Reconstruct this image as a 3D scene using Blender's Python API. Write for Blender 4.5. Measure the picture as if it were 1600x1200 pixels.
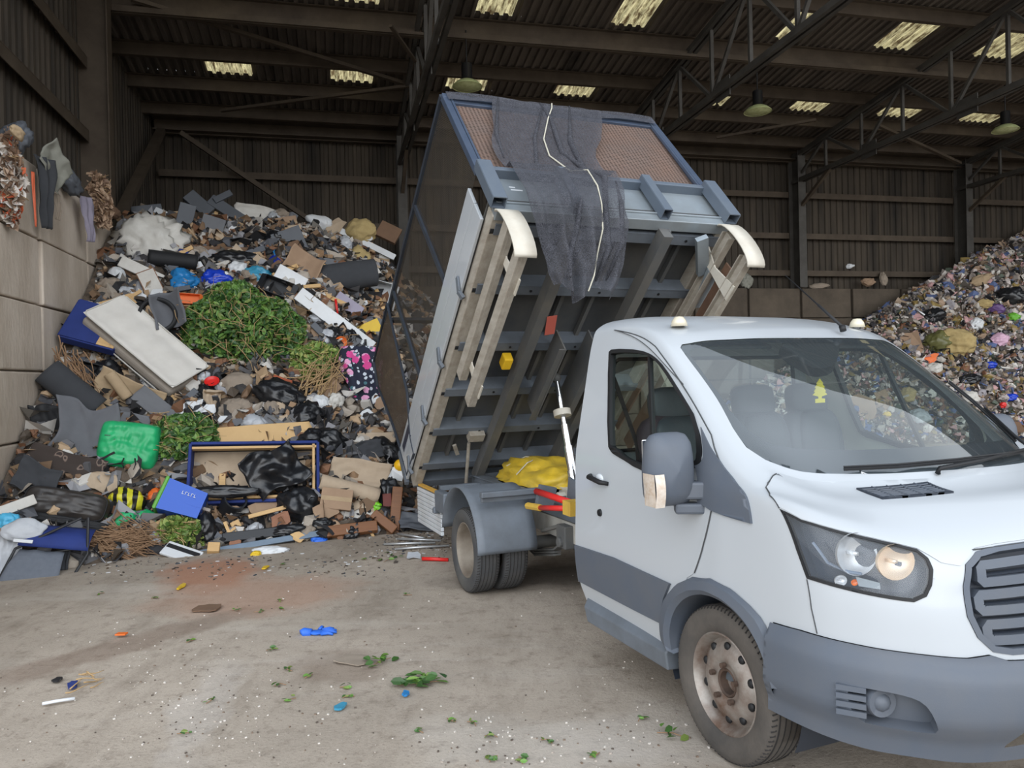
import bpy, bmesh, math, random
from mathutils import Vector, Matrix, noise as mnoise
from mathutils.bvhtree import BVHTree
from mathutils.geometry import delaunay_2d_cdt
sc = bpy.context.scene
for o in list(bpy.data.objects): bpy.data.objects.remove(o)
col = sc.collection
PI = math.pi
# ------------------------------------------------------------------ camera
FPX, PITCH, ROLL, HCAM = 1188.0, -0.0064, -0.0229, 1.75
BY, VY = 0.2266, 0.3876            # headings of the shed and of the truck
cF = Vector((0, math.cos(PITCH), math.sin(PITCH))); cU = Vector((0, -math.sin(PITCH), math.cos(PITCH))); cX = Vector((1, 0, 0))
cR = math.cos(ROLL)*cX + math.sin(ROLL)*cU; cUp = -math.sin(ROLL)*cX + math.cos(ROLL)*cU
CAM = Vector((0, 0, HCAM))
cd = bpy.data.cameras.new('camera'); cam = bpy.data.objects.new('camera', cd); col.objects.link(cam)
cam.matrix_world = Matrix(((cR.x, cUp.x, -cF.x, CAM.x), (cR.y, cUp.y, -cF.y, CAM.y), (cR.z, cUp.z, -cF.z, CAM.z), (0, 0, 0, 1)))
cd.sensor_width = 36; cd.sensor_fit = 'HORIZONTAL'; cd.lens = FPX/1600*36; cd.clip_start = .05; cd.clip_end = 300
sc.camera = cam
# ------------------------------------------------------------------ overcast sky
w = bpy.data.worlds.new('overcast_sky'); sc.world = w; w.use_nodes = True
nt = w.node_tree; nt.nodes.clear()
wo = nt.nodes.new('ShaderNodeOutputWorld'); bg = nt.nodes.new('ShaderNodeBackground')
tc = nt.nodes.new('ShaderNodeTexCoord'); sx = nt.nodes.new('ShaderNodeSeparateXYZ'); rp = nt.nodes.new('ShaderNodeValToRGB')
nz = nt.nodes.new('ShaderNodeTexNoise'); nz.inputs['Scale'].default_value = 2.2; nz.inputs['Detail'].default_value = 5
ad = nt.nodes.new('ShaderNodeMath'); ad.operation = 'MULTIPLY_ADD'; ad.inputs[1].default_value = .25
nt.links.new(tc.outputs['Generated'], sx.inputs[0]); nt.links.new(tc.outputs['Generated'], nz.inputs['Vector'])
nt.links.new(nz.outputs['Fac'], ad.inputs[0]); nt.links.new(sx.outputs['Z'], ad.inputs[2]); nt.links.new(ad.outputs[0], rp.inputs['Fac'])
e = rp.color_ramp.elements
e[0].position = .06; e[0].color = (.40, .38, .35, 1); e[1].position = 1.0; e[1].color = (.60, .67, .76, 1)
m_ = e.new(.14); m_.color = (.98, 1.0, 1.02, 1); m_ = e.new(.76); m_.color = (.92, .97, 1.03, 1)
fy = nt.nodes.new('ShaderNodeMapRange'); fy.inputs['From Min'].default_value = 0; fy.inputs['From Max'].default_value = -1; fy.inputs['To Min'].default_value = .70; fy.inputs['To Max'].default_value = 2.5
nt.links.new(sx.outputs['Y'], fy.inputs['Value'])          # the cloud is brightest low over the open side, behind the camera
vm_ = nt.nodes.new('ShaderNodeVectorMath'); vm_.operation = 'SCALE'; nt.links.new(rp.outputs[0], vm_.inputs[0]); nt.links.new(fy.outputs[0], vm_.inputs['Scale'])
nt.links.new(vm_.outputs[0], bg.inputs['Color']); bg.inputs['Strength'].default_value = 1.55
nt.links.new(bg.outputs[0], wo.inputs[0])
vs = sc.view_settings; vs.view_transform = 'Standard'; vs.look = 'None'; vs.gamma = 1; vs.use_curve_mapping = False; vs.exposure = 0.10
sc.cycles.max_bounces = 8; sc.cycles.transparent_max_bounces = 12
# ------------------------------------------------------------------ frames and rays
MB_ = Matrix.Rotation(BY, 4, 'Z')                         # shed frame: X along the back wall, Y into the shed
MBI = MB_.inverted()
def ray(px, py): return (cR*((px-800)/FPX) - cUp*((py-600)/FPX) + cF)
def on_z(px, py, z=0.0):
    d = ray(px, py); t = (z-HCAM)/d.z; return CAM + d*t
def on_axis(px, py, M, ax, val):                          # the ray met with one plane of frame M, in that frame
    Mi = M.inverted(); c = Mi @ CAM; d = Mi.to_3x3() @ ray(px, py)
    t = (val-c[ax])/d[ax]; return c + d*t
F0 = on_z(1131, 1068, .345)
Lf = Vector((-math.sin(VY), math.cos(VY), 0)); Lt = Vector((math.cos(VY), math.sin(VY), 0))
VO = F0 + Lt*.95; VO.z = 0
MV = Matrix.Translation(VO) @ Matrix.Rotation(VY, 4, 'Z')  # truck frame: X to the far side, Y to the rear, under the front axle
# ------------------------------------------------------------------ mesh builder
class Mesh:
    def __init__(s): s.v = []; s.f = []; s.mi = []; s.m = 0; s.T = None
    def add(s, vs, fs):
        n = len(s.v); s.v += [(s.T @ Vector(p)) if s.T else Vector(p) for p in vs]
        for f in fs: s.f.append([i+n for i in f]); s.mi.append(s.m)
        return s
    def box(s, c, d, R=None):
        x, y, z = d[0]/2, d[1]/2, d[2]/2; P = [Vector((i*x, j*y, k*z)) for i in (-1, 1) for j in (-1, 1) for k in (-1, 1)]
        if R is not None: P = [R @ p for p in P]
        c = Vector(c)
        return s.add([c+p for p in P], [(0, 1, 3, 2), (4, 6, 7, 5), (0, 4, 5, 1), (2, 3, 7, 6), (0, 2, 6, 4), (1, 5, 7, 3)])
    def bar(s, a, b, wd, ht, up=(0, 0, 1)):               # box from a to b
        a, b = Vector(a), Vector(b); d = b-a; L = d.length; y = d/L; u = Vector(up)
        x = y.cross(u)
        if x.length < 1e-4: x = y.cross(Vector((1, 0, 0)))
        x.normalize(); z = x.cross(y)
        R = Matrix((x, y, z)).transposed()
        return s.box((a+b)/2, (wd, L, ht), R)
    def chan(s, a, b, wd, ht, up, t=.006):                # C channel open towards up
        a, b = Vector(a), Vector(b); d = (b-a).normalized(); u = Vector(up).normalized(); x = d.cross(u)
        s.bar(a-u*(ht/2), b-u*(ht/2), wd, t, u); s.bar(a+x*(wd/2), b+x*(wd/2), t, ht, u); return s.bar(a-x*(wd/2), b-x*(wd/2), t, ht, u)
    def tube(s, pts, r, n=8, cap=True, closed=False):
        pts = [Vector(p) for p in pts]; N = len(pts); vs = []; fs = []
        rr = r if isinstance(r, (list, tuple)) else [r]*N; prev = None
        for i, p in enumerate(pts):
            if closed: t = pts[(i+1) % N]-pts[i-1]
            else: t = pts[min(i+1, N-1)]-pts[max(i-1, 0)]
            if t.length < 1e-9: t = Vector((0, 0, 1))
            t.normalize()
            if prev is None:
                x = t.orthogonal().normalized()
            else:
                x = prev - t*prev.dot(t)
                if x.length < 1e-6: x = t.orthogonal()
                x.normalize()
            prev = x; y = t.cross(x)
            for k in range(n):
                a = 2*PI*k/n; vs.append(p+(x*math.cos(a)+y*math.sin(a))*rr[i])
        M = N if closed else N-1
        for i in range(M):
            j = (i+1) % N
            for k in range(n): fs.append((i*n+k, i*n+(k+1) % n, j*n+(k+1) % n, j*n+k))
        if cap and not closed: fs.append(tuple(range(n-1, -1, -1))); fs.append(tuple((N-1)*n+k for k in range(n)))
        return s.add(vs, fs)
    def cyl(s, a, b, r, n=16, r2=None): return s.tube([a, b], [r, r if r2 is None else r2], n)
    def lathe(s, prof, n=24, c=(0, 0, 0), ax='z'):        # prof: (radius, height)
        vs = []; fs = []
        for (r, h) in prof:
            for k in range(n):
                a = 2*PI*k/n; x, y = r*math.cos(a), r*math.sin(a)
                p = (x, y, h) if ax == 'z' else ((h, x, y) if ax == 'x' else (y, h, x))
                vs.append(Vector(c)+Vector(p))
        for i in range(len(prof)-1):
            for k in range(n): fs.append((i*n+k, i*n+(k+1) % n, (i+1)*n+(k+1) % n, (i+1)*n+k))
        return s.add(vs, fs)
    def grid(s, nu, nv, fn, wrap=False):
        vs = [fn(i/(nu if wrap else nu-1), j/(nv-1)) for j in range(nv) for i in range(nu)]; fs = []
        for j in range(nv-1):
            for i in range(nu if wrap else nu-1):
                k = (i+1) % nu; fs.append((j*nu+i, j*nu+k, (j+1)*nu+k, (j+1)*nu+i))
        return s.add(vs, fs)
    def prism(s, poly, th, M=None):                        # 2-D polygon in x, y given the thickness th in z
        n = len(poly); vs = [Vector((x, y, -th/2)) for x, y in poly]+[Vector((x, y, th/2)) for x, y in poly]
        if M: vs = [M @ p for p in vs]
        fs = [tuple(range(n-1, -1, -1)), tuple(range(n, 2*n))]+[(i, (i+1) % n, n+(i+1) % n, n+i) for i in range(n)]
        return s.add(vs, fs)
    def ball(s, c, r, sub=2, fn=None):
        bm = bmesh.new(); bmesh.ops.create_icosphere(bm, subdivisions=sub, radius=1)
        r = r if isinstance(r, (tuple, list)) else (r, r, r); vs = []
        for q in bm.verts:
            p = q.co.copy(); k = fn(p) if fn else 1.0
            vs.append(Vector(c)+Vector((p.x*r[0], p.y*r[1], p.z*r[2]))*k)
        bm.verts.index_update(); fs = [[q.index for q in f.verts] for f in bm.faces]; bm.free()
        return s.add(vs, fs)
    def mirror(s):                                         # adds the copy on the other side of x = 0
        n = len(s.v); s.v += [Vector((-p.x, p.y, p.z)) for p in s.v]
        s.f += [[i+n for i in reversed(f)] for f in s.f]; s.mi += s.mi[:]
        return s
    def build(s, name, mats, parent=None, smooth=False, bevel=0, seg=2, solid=0, off=0, weld=False, angle=None):
        me = bpy.data.meshes.new(name); me.from_pydata([tuple(p) for p in s.v], [], s.f); me.update()
        if not isinstance(mats, (list, tuple)): mats = [mats]
        for m in mats: me.materials.append(m)
        if len(mats) > 1: me.polygons.foreach_set('material_index', s.mi)
        o = bpy.data.objects.new(name, me); col.objects.link(o)
        if weld or True:
            bm = bmesh.new(); bm.from_mesh(me)
            if weld: bmesh.ops.remove_doubles(bm, verts=bm.verts, dist=1e-4)
            if not solid: bmesh.ops.recalc_face_normals(bm, faces=bm.faces)
            bm.to_mesh(me); bm.free()
        if smooth or angle:
            me.polygons.foreach_set('use_smooth', [True]*len(me.polygons))
            if angle: me.set_sharp_from_angle(angle=math.radians(angle))
        if solid:
            md = o.modifiers.new('thickness', 'SOLIDIFY'); md.thickness = solid; md.offset = off
        if bevel:
            md = o.modifiers.new('bevel', 'BEVEL'); md.width = bevel; md.segments = seg; md.limit_method = 'ANGLE'; md.angle_limit = math.radians(35)
        if parent is not None: o.parent = parent
        return o
def tag(o, label=None, cat=None, group=None, kind=None):
    if label: o['label'] = label
    if cat: o['category'] = cat
    if group: o['group'] = group
    if kind: o['kind'] = kind
    return o
def empty(name, M):
    o = bpy.data.objects.new(name, None); col.objects.link(o); o.matrix_world = M; o.empty_display_size = .2; return o
def copy_tree(o, parent=None):
    c = o.copy(); col.objects.link(c)
    if parent is not None: c.parent = parent
    for ch in list(o.children): copy_tree(ch, c)
    return c
def fbm(p, o=4): return mnoise.fractal(Vector(p), 1.0, 2.0, o)
def nv(p): return mnoise.noise(Vector(p))
# ------------------------------------------------------------------ materials
def srgb(r, g, b):
    f = lambda c: (c/255/12.92) if c/255 <= .04045 else ((c/255+.055)/1.055)**2.4
    return (f(r), f(g), f(b), 1)
def mat(name, c, rough=.6, metal=0.0, c2=None, scale=6, amt=.5, bump=0.0, bscale=40, spec=.5, coat=0.0, detail=4, sheen=0, back=None, stretch=None, trans=0.0):
    m = bpy.data.materials.new(name); m.use_nodes = True; t = m.node_tree; b = t.nodes['Principled BSDF']
    b.inputs['Roughness'].default_value = rough; b.inputs['Metallic'].default_value = metal; b.inputs['Specular IOR Level'].default_value = spec
    b.inputs['Base Color'].default_value = c; b.inputs['Coat Weight'].default_value = coat
    if sheen: b.inputs['Sheen Weight'].default_value = sheen
    co = t.nodes.new('ShaderNodeTexCoord'); src = co.outputs['Object']
    if stretch:
        mp = t.nodes.new('ShaderNodeMapping'); mp.inputs['Scale'].default_value = stretch; t.links.new(src, mp.inputs[0]); src = mp.outputs[0]
    out = None
    if c2:
        n = t.nodes.new('ShaderNodeTexNoise'); n.inputs['Scale'].default_value = scale; n.inputs['Detail'].default_value = detail; n.inputs['Roughness'].default_value = .65
        t.links.new(src, n.inputs['Vector'])
        r = t.nodes.new('ShaderNodeValToRGB'); r.color_ramp.elements[0].position = max(0, .5-.22); r.color_ramp.elements[1].position = .5+.22
        r.color_ramp.elements[0].color = c; k = amt; r.color_ramp.elements[1].color = tuple(c[i]*(1-k)+c2[i]*k for i in range(3))+(1,)
        t.links.new(n.outputs['Fac'], r.inputs[0]); out = r.outputs[0]; t.links.new(out, b.inputs['Base Color'])
    if back:
        g = t.nodes.new('ShaderNodeNewGeometry'); mx = t.nodes.new('ShaderNodeMix'); mx.data_type = 'RGBA'
        mx.inputs['A'].default_value = c
        if out: t.links.new(out, mx.inputs['A'])
        mx.inputs['B'].default_value = back; t.links.new(g.outputs['Backfacing'], mx.inputs['Factor']); t.links.new(mx.outputs['Result'], b.inputs['Base Color'])
    if bump:
        n = t.nodes.new('ShaderNodeTexNoise'); n.inputs['Scale'].default_value = bscale; n.inputs['Detail'].default_value = 5; t.links.new(src, n.inputs['Vector'])
        bp = t.nodes.new('ShaderNodeBump'); bp.inputs['Strength'].default_value = bump; bp.inputs['Distance'].default_value = .02
        t.links.new(n.outputs['Fac'], bp.inputs['Height']); t.links.new(bp.outputs[0], b.inputs['Normal'])
    if trans: b.inputs['Transmission Weight'].default_value = trans
    return m
def glass(name, tint, ior=1.5, film=0.0, rough=0.02, fcol=(.5, .6, .66, 1)):
    m = bpy.data.materials.new(name); m.use_nodes = True; t = m.node_tree; t.nodes.clear()
    o = t.nodes.new('ShaderNodeOutputMaterial'); tr = t.nodes.new('ShaderNodeBsdfTransparent'); tr.inputs[0].default_value = tint
    gl = t.nodes.new('ShaderNodeBsdfGlossy'); gl.inputs['Roughness'].default_value = rough
    lw = t.nodes.new('ShaderNodeLayerWeight'); lw.inputs['Blend'].default_value = .5; pw = t.nodes.new('ShaderNodeMath'); pw.operation = 'POWER'; pw.inputs[1].default_value = 5; t.links.new(lw.outputs['Facing'], pw.inputs[0])
    f0 = ((ior-1)/(ior+1))**2; fr = t.nodes.new('ShaderNodeMath'); fr.operation = 'MULTIPLY_ADD'; fr.inputs[1].default_value = 1-f0; fr.inputs[2].default_value = f0; t.links.new(pw.outputs[0], fr.inputs[0])
    mx = t.nodes.new('ShaderNodeMixShader'); t.links.new(fr.outputs[0], mx.inputs[0]); t.links.new(tr.outputs[0], mx.inputs[1]); t.links.new(gl.outputs[0], mx.inputs[2])
    last = mx
    if film:                                               # a film of dust on the pane
        df = t.nodes.new('ShaderNodeBsdfDiffuse'); df.inputs[0].default_value = fcol; m2 = t.nodes.new('ShaderNodeMixShader'); m2.inputs[0].default_value = film
        t.links.new(mx.outputs[0], m2.inputs[1]); t.links.new(df.outputs[0], m2.inputs[2]); last = m2
    t.links.new(last.outputs[0], o.inputs[0]); return m
def mesh_mat(name, c, cell, wire=.35, rough=.6, aspect=2.0, c2=None, soft=False):
    """expanded metal / woven net: real holes, as alpha on the sheet's own UV-free object coordinates"""
    m = mat(name, c, rough, 0.2, c2=c2, scale=3, amt=.6)
    t = m.node_tree; b = t.nodes['Principled BSDF']; co = t.nodes.new('ShaderNodeTexCoord'); uvs = co.outputs['UV']
    vm = t.nodes.new('ShaderNodeVectorMath'); vm.operation = 'MULTIPLY'; vm.inputs[1].default_value = (1/cell/aspect, 1/cell, 1); t.links.new(uvs, vm.inputs[0])
    s = t.nodes.new('ShaderNodeSeparateXYZ'); t.links.new(vm.outputs[0], s.inputs[0])
    def f(op, a, bb=None):
        n = t.nodes.new('ShaderNodeMath'); n.operation = op
        for i, x in enumerate((a, bb)):
            if x is None: continue
            if isinstance(x, (int, float)): n.inputs[i].default_value = x
            else: t.links.new(x, n.inputs[i])
        return n.outputs[0]
    p = f('ADD', s.outputs[0], s.outputs[1]); q = f('SUBTRACT', s.outputs[0], s.outputs[1])
    fp = f('ABSOLUTE', f('SUBTRACT', f('FRACT', p), .5)); fq = f('ABSOLUTE', f('SUBTRACT', f('FRACT', q), .5))
    hole = f('LESS_THAN', f('MAXIMUM', fp, fq), .5-wire/2)
    t.links.new(f('SUBTRACT', 1.0, hole), b.inputs['Alpha'])
    return m
def add_uv(o, fn):
    me = o.data; uv = me.uv_layers.new(name='UVMap'); d = [0.0]*(2*len(me.loops))
    for i, l in enumerate(me.loops): d[2*i], d[2*i+1] = fn(me.vertices[l.vertex_index].co)
    uv.data.foreach_set('uv', d)
# ================================================================== THE SHED
def S(o, name=None): o.matrix_world = MB_; o['kind'] = 'structure'; return o
RZ0, RS, YB, YE = 7.8, .12, 18.5, 6.0                      # roof height at the back wall, its slope, back wall, open front
def rz(y): return RZ0 + RS*(18-y)
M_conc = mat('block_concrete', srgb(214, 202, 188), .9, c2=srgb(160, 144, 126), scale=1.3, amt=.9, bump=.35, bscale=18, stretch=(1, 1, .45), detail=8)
M_concd = mat('shaded_block_concrete', srgb(96, 86, 74), .9, c2=srgb(52, 45, 38), scale=1.0, amt=.9, bump=.35, bscale=18, detail=8)  # same blocks in a darker colour, which carries the light's falloff at the back
M_clad = mat('grimy_cladding', srgb(80, 71, 60), .85, c2=srgb(22, 20, 18), scale=1.2, amt=.95, stretch=(2.5, 2.5, .25), detail=7)
M_roof = mat('fibre_cement_sheet', srgb(112, 103, 94), .9, c2=srgb(46, 42, 39), scale=.9, amt=.9, stretch=(3, .4, 1), detail=6)
M_steel = mat('rusty_steel', srgb(88, 78, 66), .75, .2, c2=srgb(58, 47, 38), scale=2.5, amt=.8, detail=6)
M_steeld = mat('grey_steel', srgb(80, 78, 74), .7, .2, c2=srgb(50, 46, 43), scale=2.5, amt=.8)
# ground -------------------------------------------------------------
def ground_material():
    m = bpy.data.materials.new('dirty_concrete_yard'); m.use_nodes = True; t = m.node_tree; b = t.nodes['Principled BSDF']
    L = t.links.new; co = t.nodes.new('ShaderNodeTexCoord').outputs['Object']
    def noise(sc_, det=6, ro=.6, st=None):
        n = t.nodes.new('ShaderNodeTexNoise'); n.inputs['Scale'].default_value = sc_; n.inputs['Detail'].default_value = det; n.inputs['Roughness'].default_value = ro
        if st:
            mp = t.nodes.new('ShaderNodeMapping'); mp.inputs['Scale'].default_value = st; mp.inputs['Rotation'].default_value = (0, 0, .35); L(co, mp.inputs[0]); L(mp.outputs[0], n.inputs['Vector'])
        else: L(co, n.inputs['Vector'])
        return n.outputs['Fac']
    def ramp(x, a, bb, ca=(0, 0, 0, 1), cb=(1, 1, 1, 1)):
        r = t.nodes.new('ShaderNodeValToRGB'); r.color_ramp.elements[0].position = a; r.color_ramp.elements[1].position = bb
        r.color_ramp.elements[0].color = ca; r.color_ramp.elements[1].color = cb; L(x, r.inputs[0]); return r.outputs[0]
    def mix(f, a, bb, fac=1.0):
        x = t.nodes.new('ShaderNodeMix'); x.data_type = 'RGBA'
        if isinstance(f, float): x.inputs['Factor'].default_value = f
        else:
            if fac != 1.0:
                k = t.nodes.new('ShaderNodeMath'); k.operation = 'MULTIPLY'; k.inputs[1].default_value = fac; L(f, k.inputs[0]); f = k.outputs[0]
            L(f, x.inputs['Factor'])
        for s_, v in (('A', a), ('B', bb)):
            if isinstance(v, tuple): x.inputs[s_].default_value = v
            else: L(v, x.inputs[s_])
        return x.outputs['Result']
    c = ramp(noise(.55, 8), .34, .66, srgb(158, 147, 134), srgb(182, 170, 156))
    c = mix(ramp(noise(2.6, 8, .7, (1, .3, 1)), .5, .72), c, srgb(120, 108, 95), .6)
    c = mix(ramp(noise(9, 8, .75), .52, .70), c, srgb(112, 100, 88), .65)
    c = mix(ramp(noise(60, 4, .8), .56, .68), c, srgb(100, 90, 80), .6)
    c = mix(ramp(noise(.9, 5, .6, (.35, 1.6, 1)), .56, .68), c, srgb(198, 190, 180), .35)
    def blob(x, y, rx, ry, rot=0.0):                       # a patch of colour with a place of its own
        mp = t.nodes.new('ShaderNodeMapping'); mp.vector_type = 'TEXTURE'; mp.inputs['Location'].default_value = (x, y, 0); mp.inputs['Scale'].default_value = (rx, ry, 5); mp.inputs['Rotation'].default_value = (0, 0, rot)
        ns = t.nodes.new('ShaderNodeTexNoise'); ns.inputs['Scale'].default_value = 3.5; ns.inputs['Detail'].default_value = 6; L(co, ns.inputs['Vector'])
        vm = t.nodes.new('ShaderNodeVectorMath'); vm.operation = 'MULTIPLY_ADD'; vm.inputs[1].default_value = (.5, .5, 0); L(ns.outputs['Color'], vm.inputs[0]); L(co, vm.inputs[2])
        sb = t.nodes.new('ShaderNodeVectorMath'); sb.operation = 'SUBTRACT'; sb.inputs[1].default_value = (.25, .25, 0); L(vm.outputs[0], sb.inputs[0])
        L(sb.outputs[0], mp.inputs[0]); g = t.nodes.new('ShaderNodeTexGradient'); g.gradient_type = 'SPHERICAL'; L(mp.outputs[0], g.inputs[0]); return ramp(g.outputs['Fac'], 0, .45)
    p = on_z(330, 895); c = mix(blob(p.x, p.y, .55, .8, .5), c, srgb(172, 120, 92), .75)
    p = on_z(400, 930); c = mix(blob(p.x, p.y, 1.0, .7, .2), c, srgb(176, 138, 116), .55)
    p = on_z(530, 1040); c = mix(blob(p.x, p.y, .45, .3), c, srgb(128, 112, 98), .5)
    p = on_z(320, 1110); c = mix(blob(p.x, p.y, .18, .9, .2), c, srgb(206, 200, 194), .25)
    p = on_z(840, 1165); c = mix(blob(p.x, p.y, .8, .3, -.3), c, srgb(210, 204, 196), .25)
    p = on_z(1100, 1150); c = mix(blob(p.x, p.y, .9, .4), c, srgb(205, 198, 190), .25)
    p = on_z(850, 900); c = mix(blob(p.x, p.y, 1.1, .5, .2), c, srgb(84, 76, 68), .7)  # darker patch on the ground beneath the truck
    p = on_z(190, 1010); c = mix(blob(p.x, p.y, 1.3, .25, .9), c, srgb(120, 100, 86), .5)
    L(c, b.inputs['Base Color']); b.inputs['Roughness'].default_value = .92; b.inputs['Specular IOR Level'].default_value = .25
    bp = t.nodes.new('ShaderNodeBump'); bp.inputs['Strength'].default_value = .5; bp.inputs['Distance'].default_value = .012
    ad_ = t.nodes.new('ShaderNodeMath'); L(noise(45, 6, .7), ad_.inputs[0]); L(noise(7, 6, .6), ad_.inputs[1]); L(ad_.outputs[0], bp.inputs['Height']); L(bp.outputs[0], b.inputs['Normal'])
    return m
g = Mesh(); g.add([(-45, -30, 0), (60, -30, 0), (60, 45, 0), (-45, 45, 0)], [(0, 1, 2, 3)])
fl = g.build('floor', ground_material()); tag(fl, kind='structure')
# block walls --------------------------------------------------------
def block_wall(name, m, along, face, thick, a0, a1, joints, ztop, zs, mt):
    b = Mesh(); rnd = random.Random(5); xs = [a0]+[j for j in joints if a0 < j < a1]+[a1]
    for i in range(len(xs)-1):
        for k in range(len(zs)-1):
            j = rnd.uniform(-.012, .012); z0, z1 = zs[k], min(zs[k+1], ztop)
            if z1 <= z0: continue
            x0, x1 = xs[i]+.035, xs[i+1]-.035; cc = ((x0+x1)/2, face+(thick/2+j if m == 'y' else -thick/2+j), (z0+z1)/2); d = (x1-x0, thick, z1-z0-.02)
            if m == 'x': cc = (cc[1], cc[0], cc[2]); d = (d[1], d[0], d[2])
            b.box(cc, d)
        cc = ((xs[i]+xs[i+1])/2, face+(thick/2+.03 if m == 'y' else -thick/2-.03), ztop/2); d = (xs[i+1]-xs[i], thick-.12, ztop-.04)
        b.box((cc[1], cc[0], cc[2]) if m == 'x' else cc, (d[1], d[0], d[2]) if m == 'x' else d)
        if i:                                              # the interlocking key set back in the joint
            cc = (xs[i], face+(thick/2+.05 if m == 'y' else -thick/2-.05), ztop/2); d = (.12, thick-.08, ztop-.05)
            if m == 'x': cc = (cc[1], cc[0], cc[2]); d = (d[1], d[0], d[2])
            b.box(cc, d)
    return S(b.build(name, mt, bevel=.02, seg=2))
zl = [-.02, .37, 1.17, 1.97, 2.77, 3.57, 4.45]
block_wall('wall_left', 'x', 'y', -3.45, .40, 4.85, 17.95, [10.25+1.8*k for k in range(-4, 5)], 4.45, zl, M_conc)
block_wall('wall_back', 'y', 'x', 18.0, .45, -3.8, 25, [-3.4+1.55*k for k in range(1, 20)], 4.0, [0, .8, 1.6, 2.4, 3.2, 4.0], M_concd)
# corrugated sheets --------------------------------------------------
def corr(b, a0, a1, pitch, depth, place):                  # trapezoid section swept from end 0 to end 1
    n = max(1, round((a1-a0)/pitch)); p = (a1-a0)/n; pts = []
    for i in range(n):
        x = a0+i*p; pts += [(x, 0), (x+p*.46, 0), (x+p*.56, depth), (x+p*.90, depth)]
    pts.append((a1, 0)); k = len(pts)
    b.add([place(x, d, 0) for x, d in pts]+[place(x, d, 1) for x, d in pts], [(i, i+1, k+i+1, k+i) for i in range(k-1)])
b = Mesh(); corr(b, 4.9, YB+.1, .2, .035, lambda y, d, e: (-3.92+d, y, 4.2 if e == 0 else rz(y)+.05))
S(b.build('wall_left', M_clad))
b = Mesh(); corr(b, -3.95, 26, .19, .035, lambda x, d, e: (x, YB-d, 3.8 if e == 0 else rz(YB)+.02))
S(b.build('wall_back', M_clad))
b = Mesh(); corr(b, 4.9, YB+.1, .2, .035, lambda y, d, e: (26-d, y, 0 if e == 0 else rz(y)+.05))
S(b.build('wall_right', M_clad))
# roof with roof lights
sky = [(x0, x1, 12.2, 13.42) for x0, x1 in ((-2.3, -1.55), (.05, .83), (2.5, 3.3), (5.05, 5.8), (8.55, 9.1), (10.8, 11.55), (13.2, 14.2))] + \
      [(x0, x1, 15.36, 16.14) for x0, x1 in ((-2.3, -1.55), (.05, .83), (2.46, 3.2), (4.87, 5.68), (8.3, 8.92), (10.5, 11.4), (12.95, 13.9), (15.3, 16.3))]
sky = [(-4.05+.17*round((a+4.05)/.17), -4.05+.17*round((c+4.05)/.17), y0, y1) for a, c, y0, y1 in sky]
b = Mesh(); ys = [YE, 12.2, 13.42, 15.36, 16.14, YB+.2]
for i in range(len(ys)-1):
    y0, y1 = ys[i], ys[i+1]; x = -4.05
    for s in sorted([q for q in sky if q[2] == y0])+[(-4.05+.17*178, 0, 0, 0)]:
        corr(b, x, s[0], .17, .045, lambda xx, d, e: (xx, y0-.03 if e == 0 else y1+.03, rz(y0 if e == 0 else y1)-d)); x = s[1]
S(b.build('ceiling', M_roof))
M_sky = bpy.data.materials.new('mossy_rooflight_sheet'); M_sky.use_nodes = True; t = M_sky.node_tree; t.nodes.clear()
o_ = t.nodes.new('ShaderNodeOutputMaterial'); tl = t.nodes.new('ShaderNodeBsdfTranslucent'); df = t.nodes.new('ShaderNodeBsdfDiffuse'); mx = t.nodes.new('ShaderNodeMixShader'); mx.inputs[0].default_value = .85
co = t.nodes.new('ShaderNodeTexCoord'); mp = t.nodes.new('ShaderNodeMapping'); mp.inputs['Scale'].default_value = (12, 1.6, 1); n1 = t.nodes.new('ShaderNodeTexNoise'); n1.inputs['Scale'].default_value = 1.6; n1.inputs['Detail'].default_value = 8; n1.inputs['Roughness'].default_value = .75
cr = t.nodes.new('ShaderNodeValToRGB'); cr.color_ramp.elements[0].position = .40; cr.color_ramp.elements[0].color = srgb(92, 74, 50); cr.color_ramp.elements[1].position = .56; cr.color_ramp.elements[1].color = srgb(212, 198, 150)
t.links.new(co.outputs['Object'], mp.inputs[0]); t.links.new(mp.outputs[0], n1.inputs['Vector']); t.links.new(n1.outputs['Fac'], cr.inputs[0])
t.links.new(cr.outputs[0], tl.inputs[0]); t.links.new(cr.outputs[0], df.inputs[0]); t.links.new(df.outputs[0], mx.inputs[1]); t.links.new(tl.outputs[0], mx.inputs[2]); t.links.new(mx.outputs[0], o_.inputs[0])
for k, (x0, x1, y0, y1) in enumerate(sky):
    b = Mesh(); corr(b, x0, x1, .17, .045, lambda xx, d, e: (xx, y0-.03 if e == 0 else y1+.03, rz(y0 if e == 0 else y1)-d))
    S(b.build('window_%d' % (k+1), M_sky))
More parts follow.
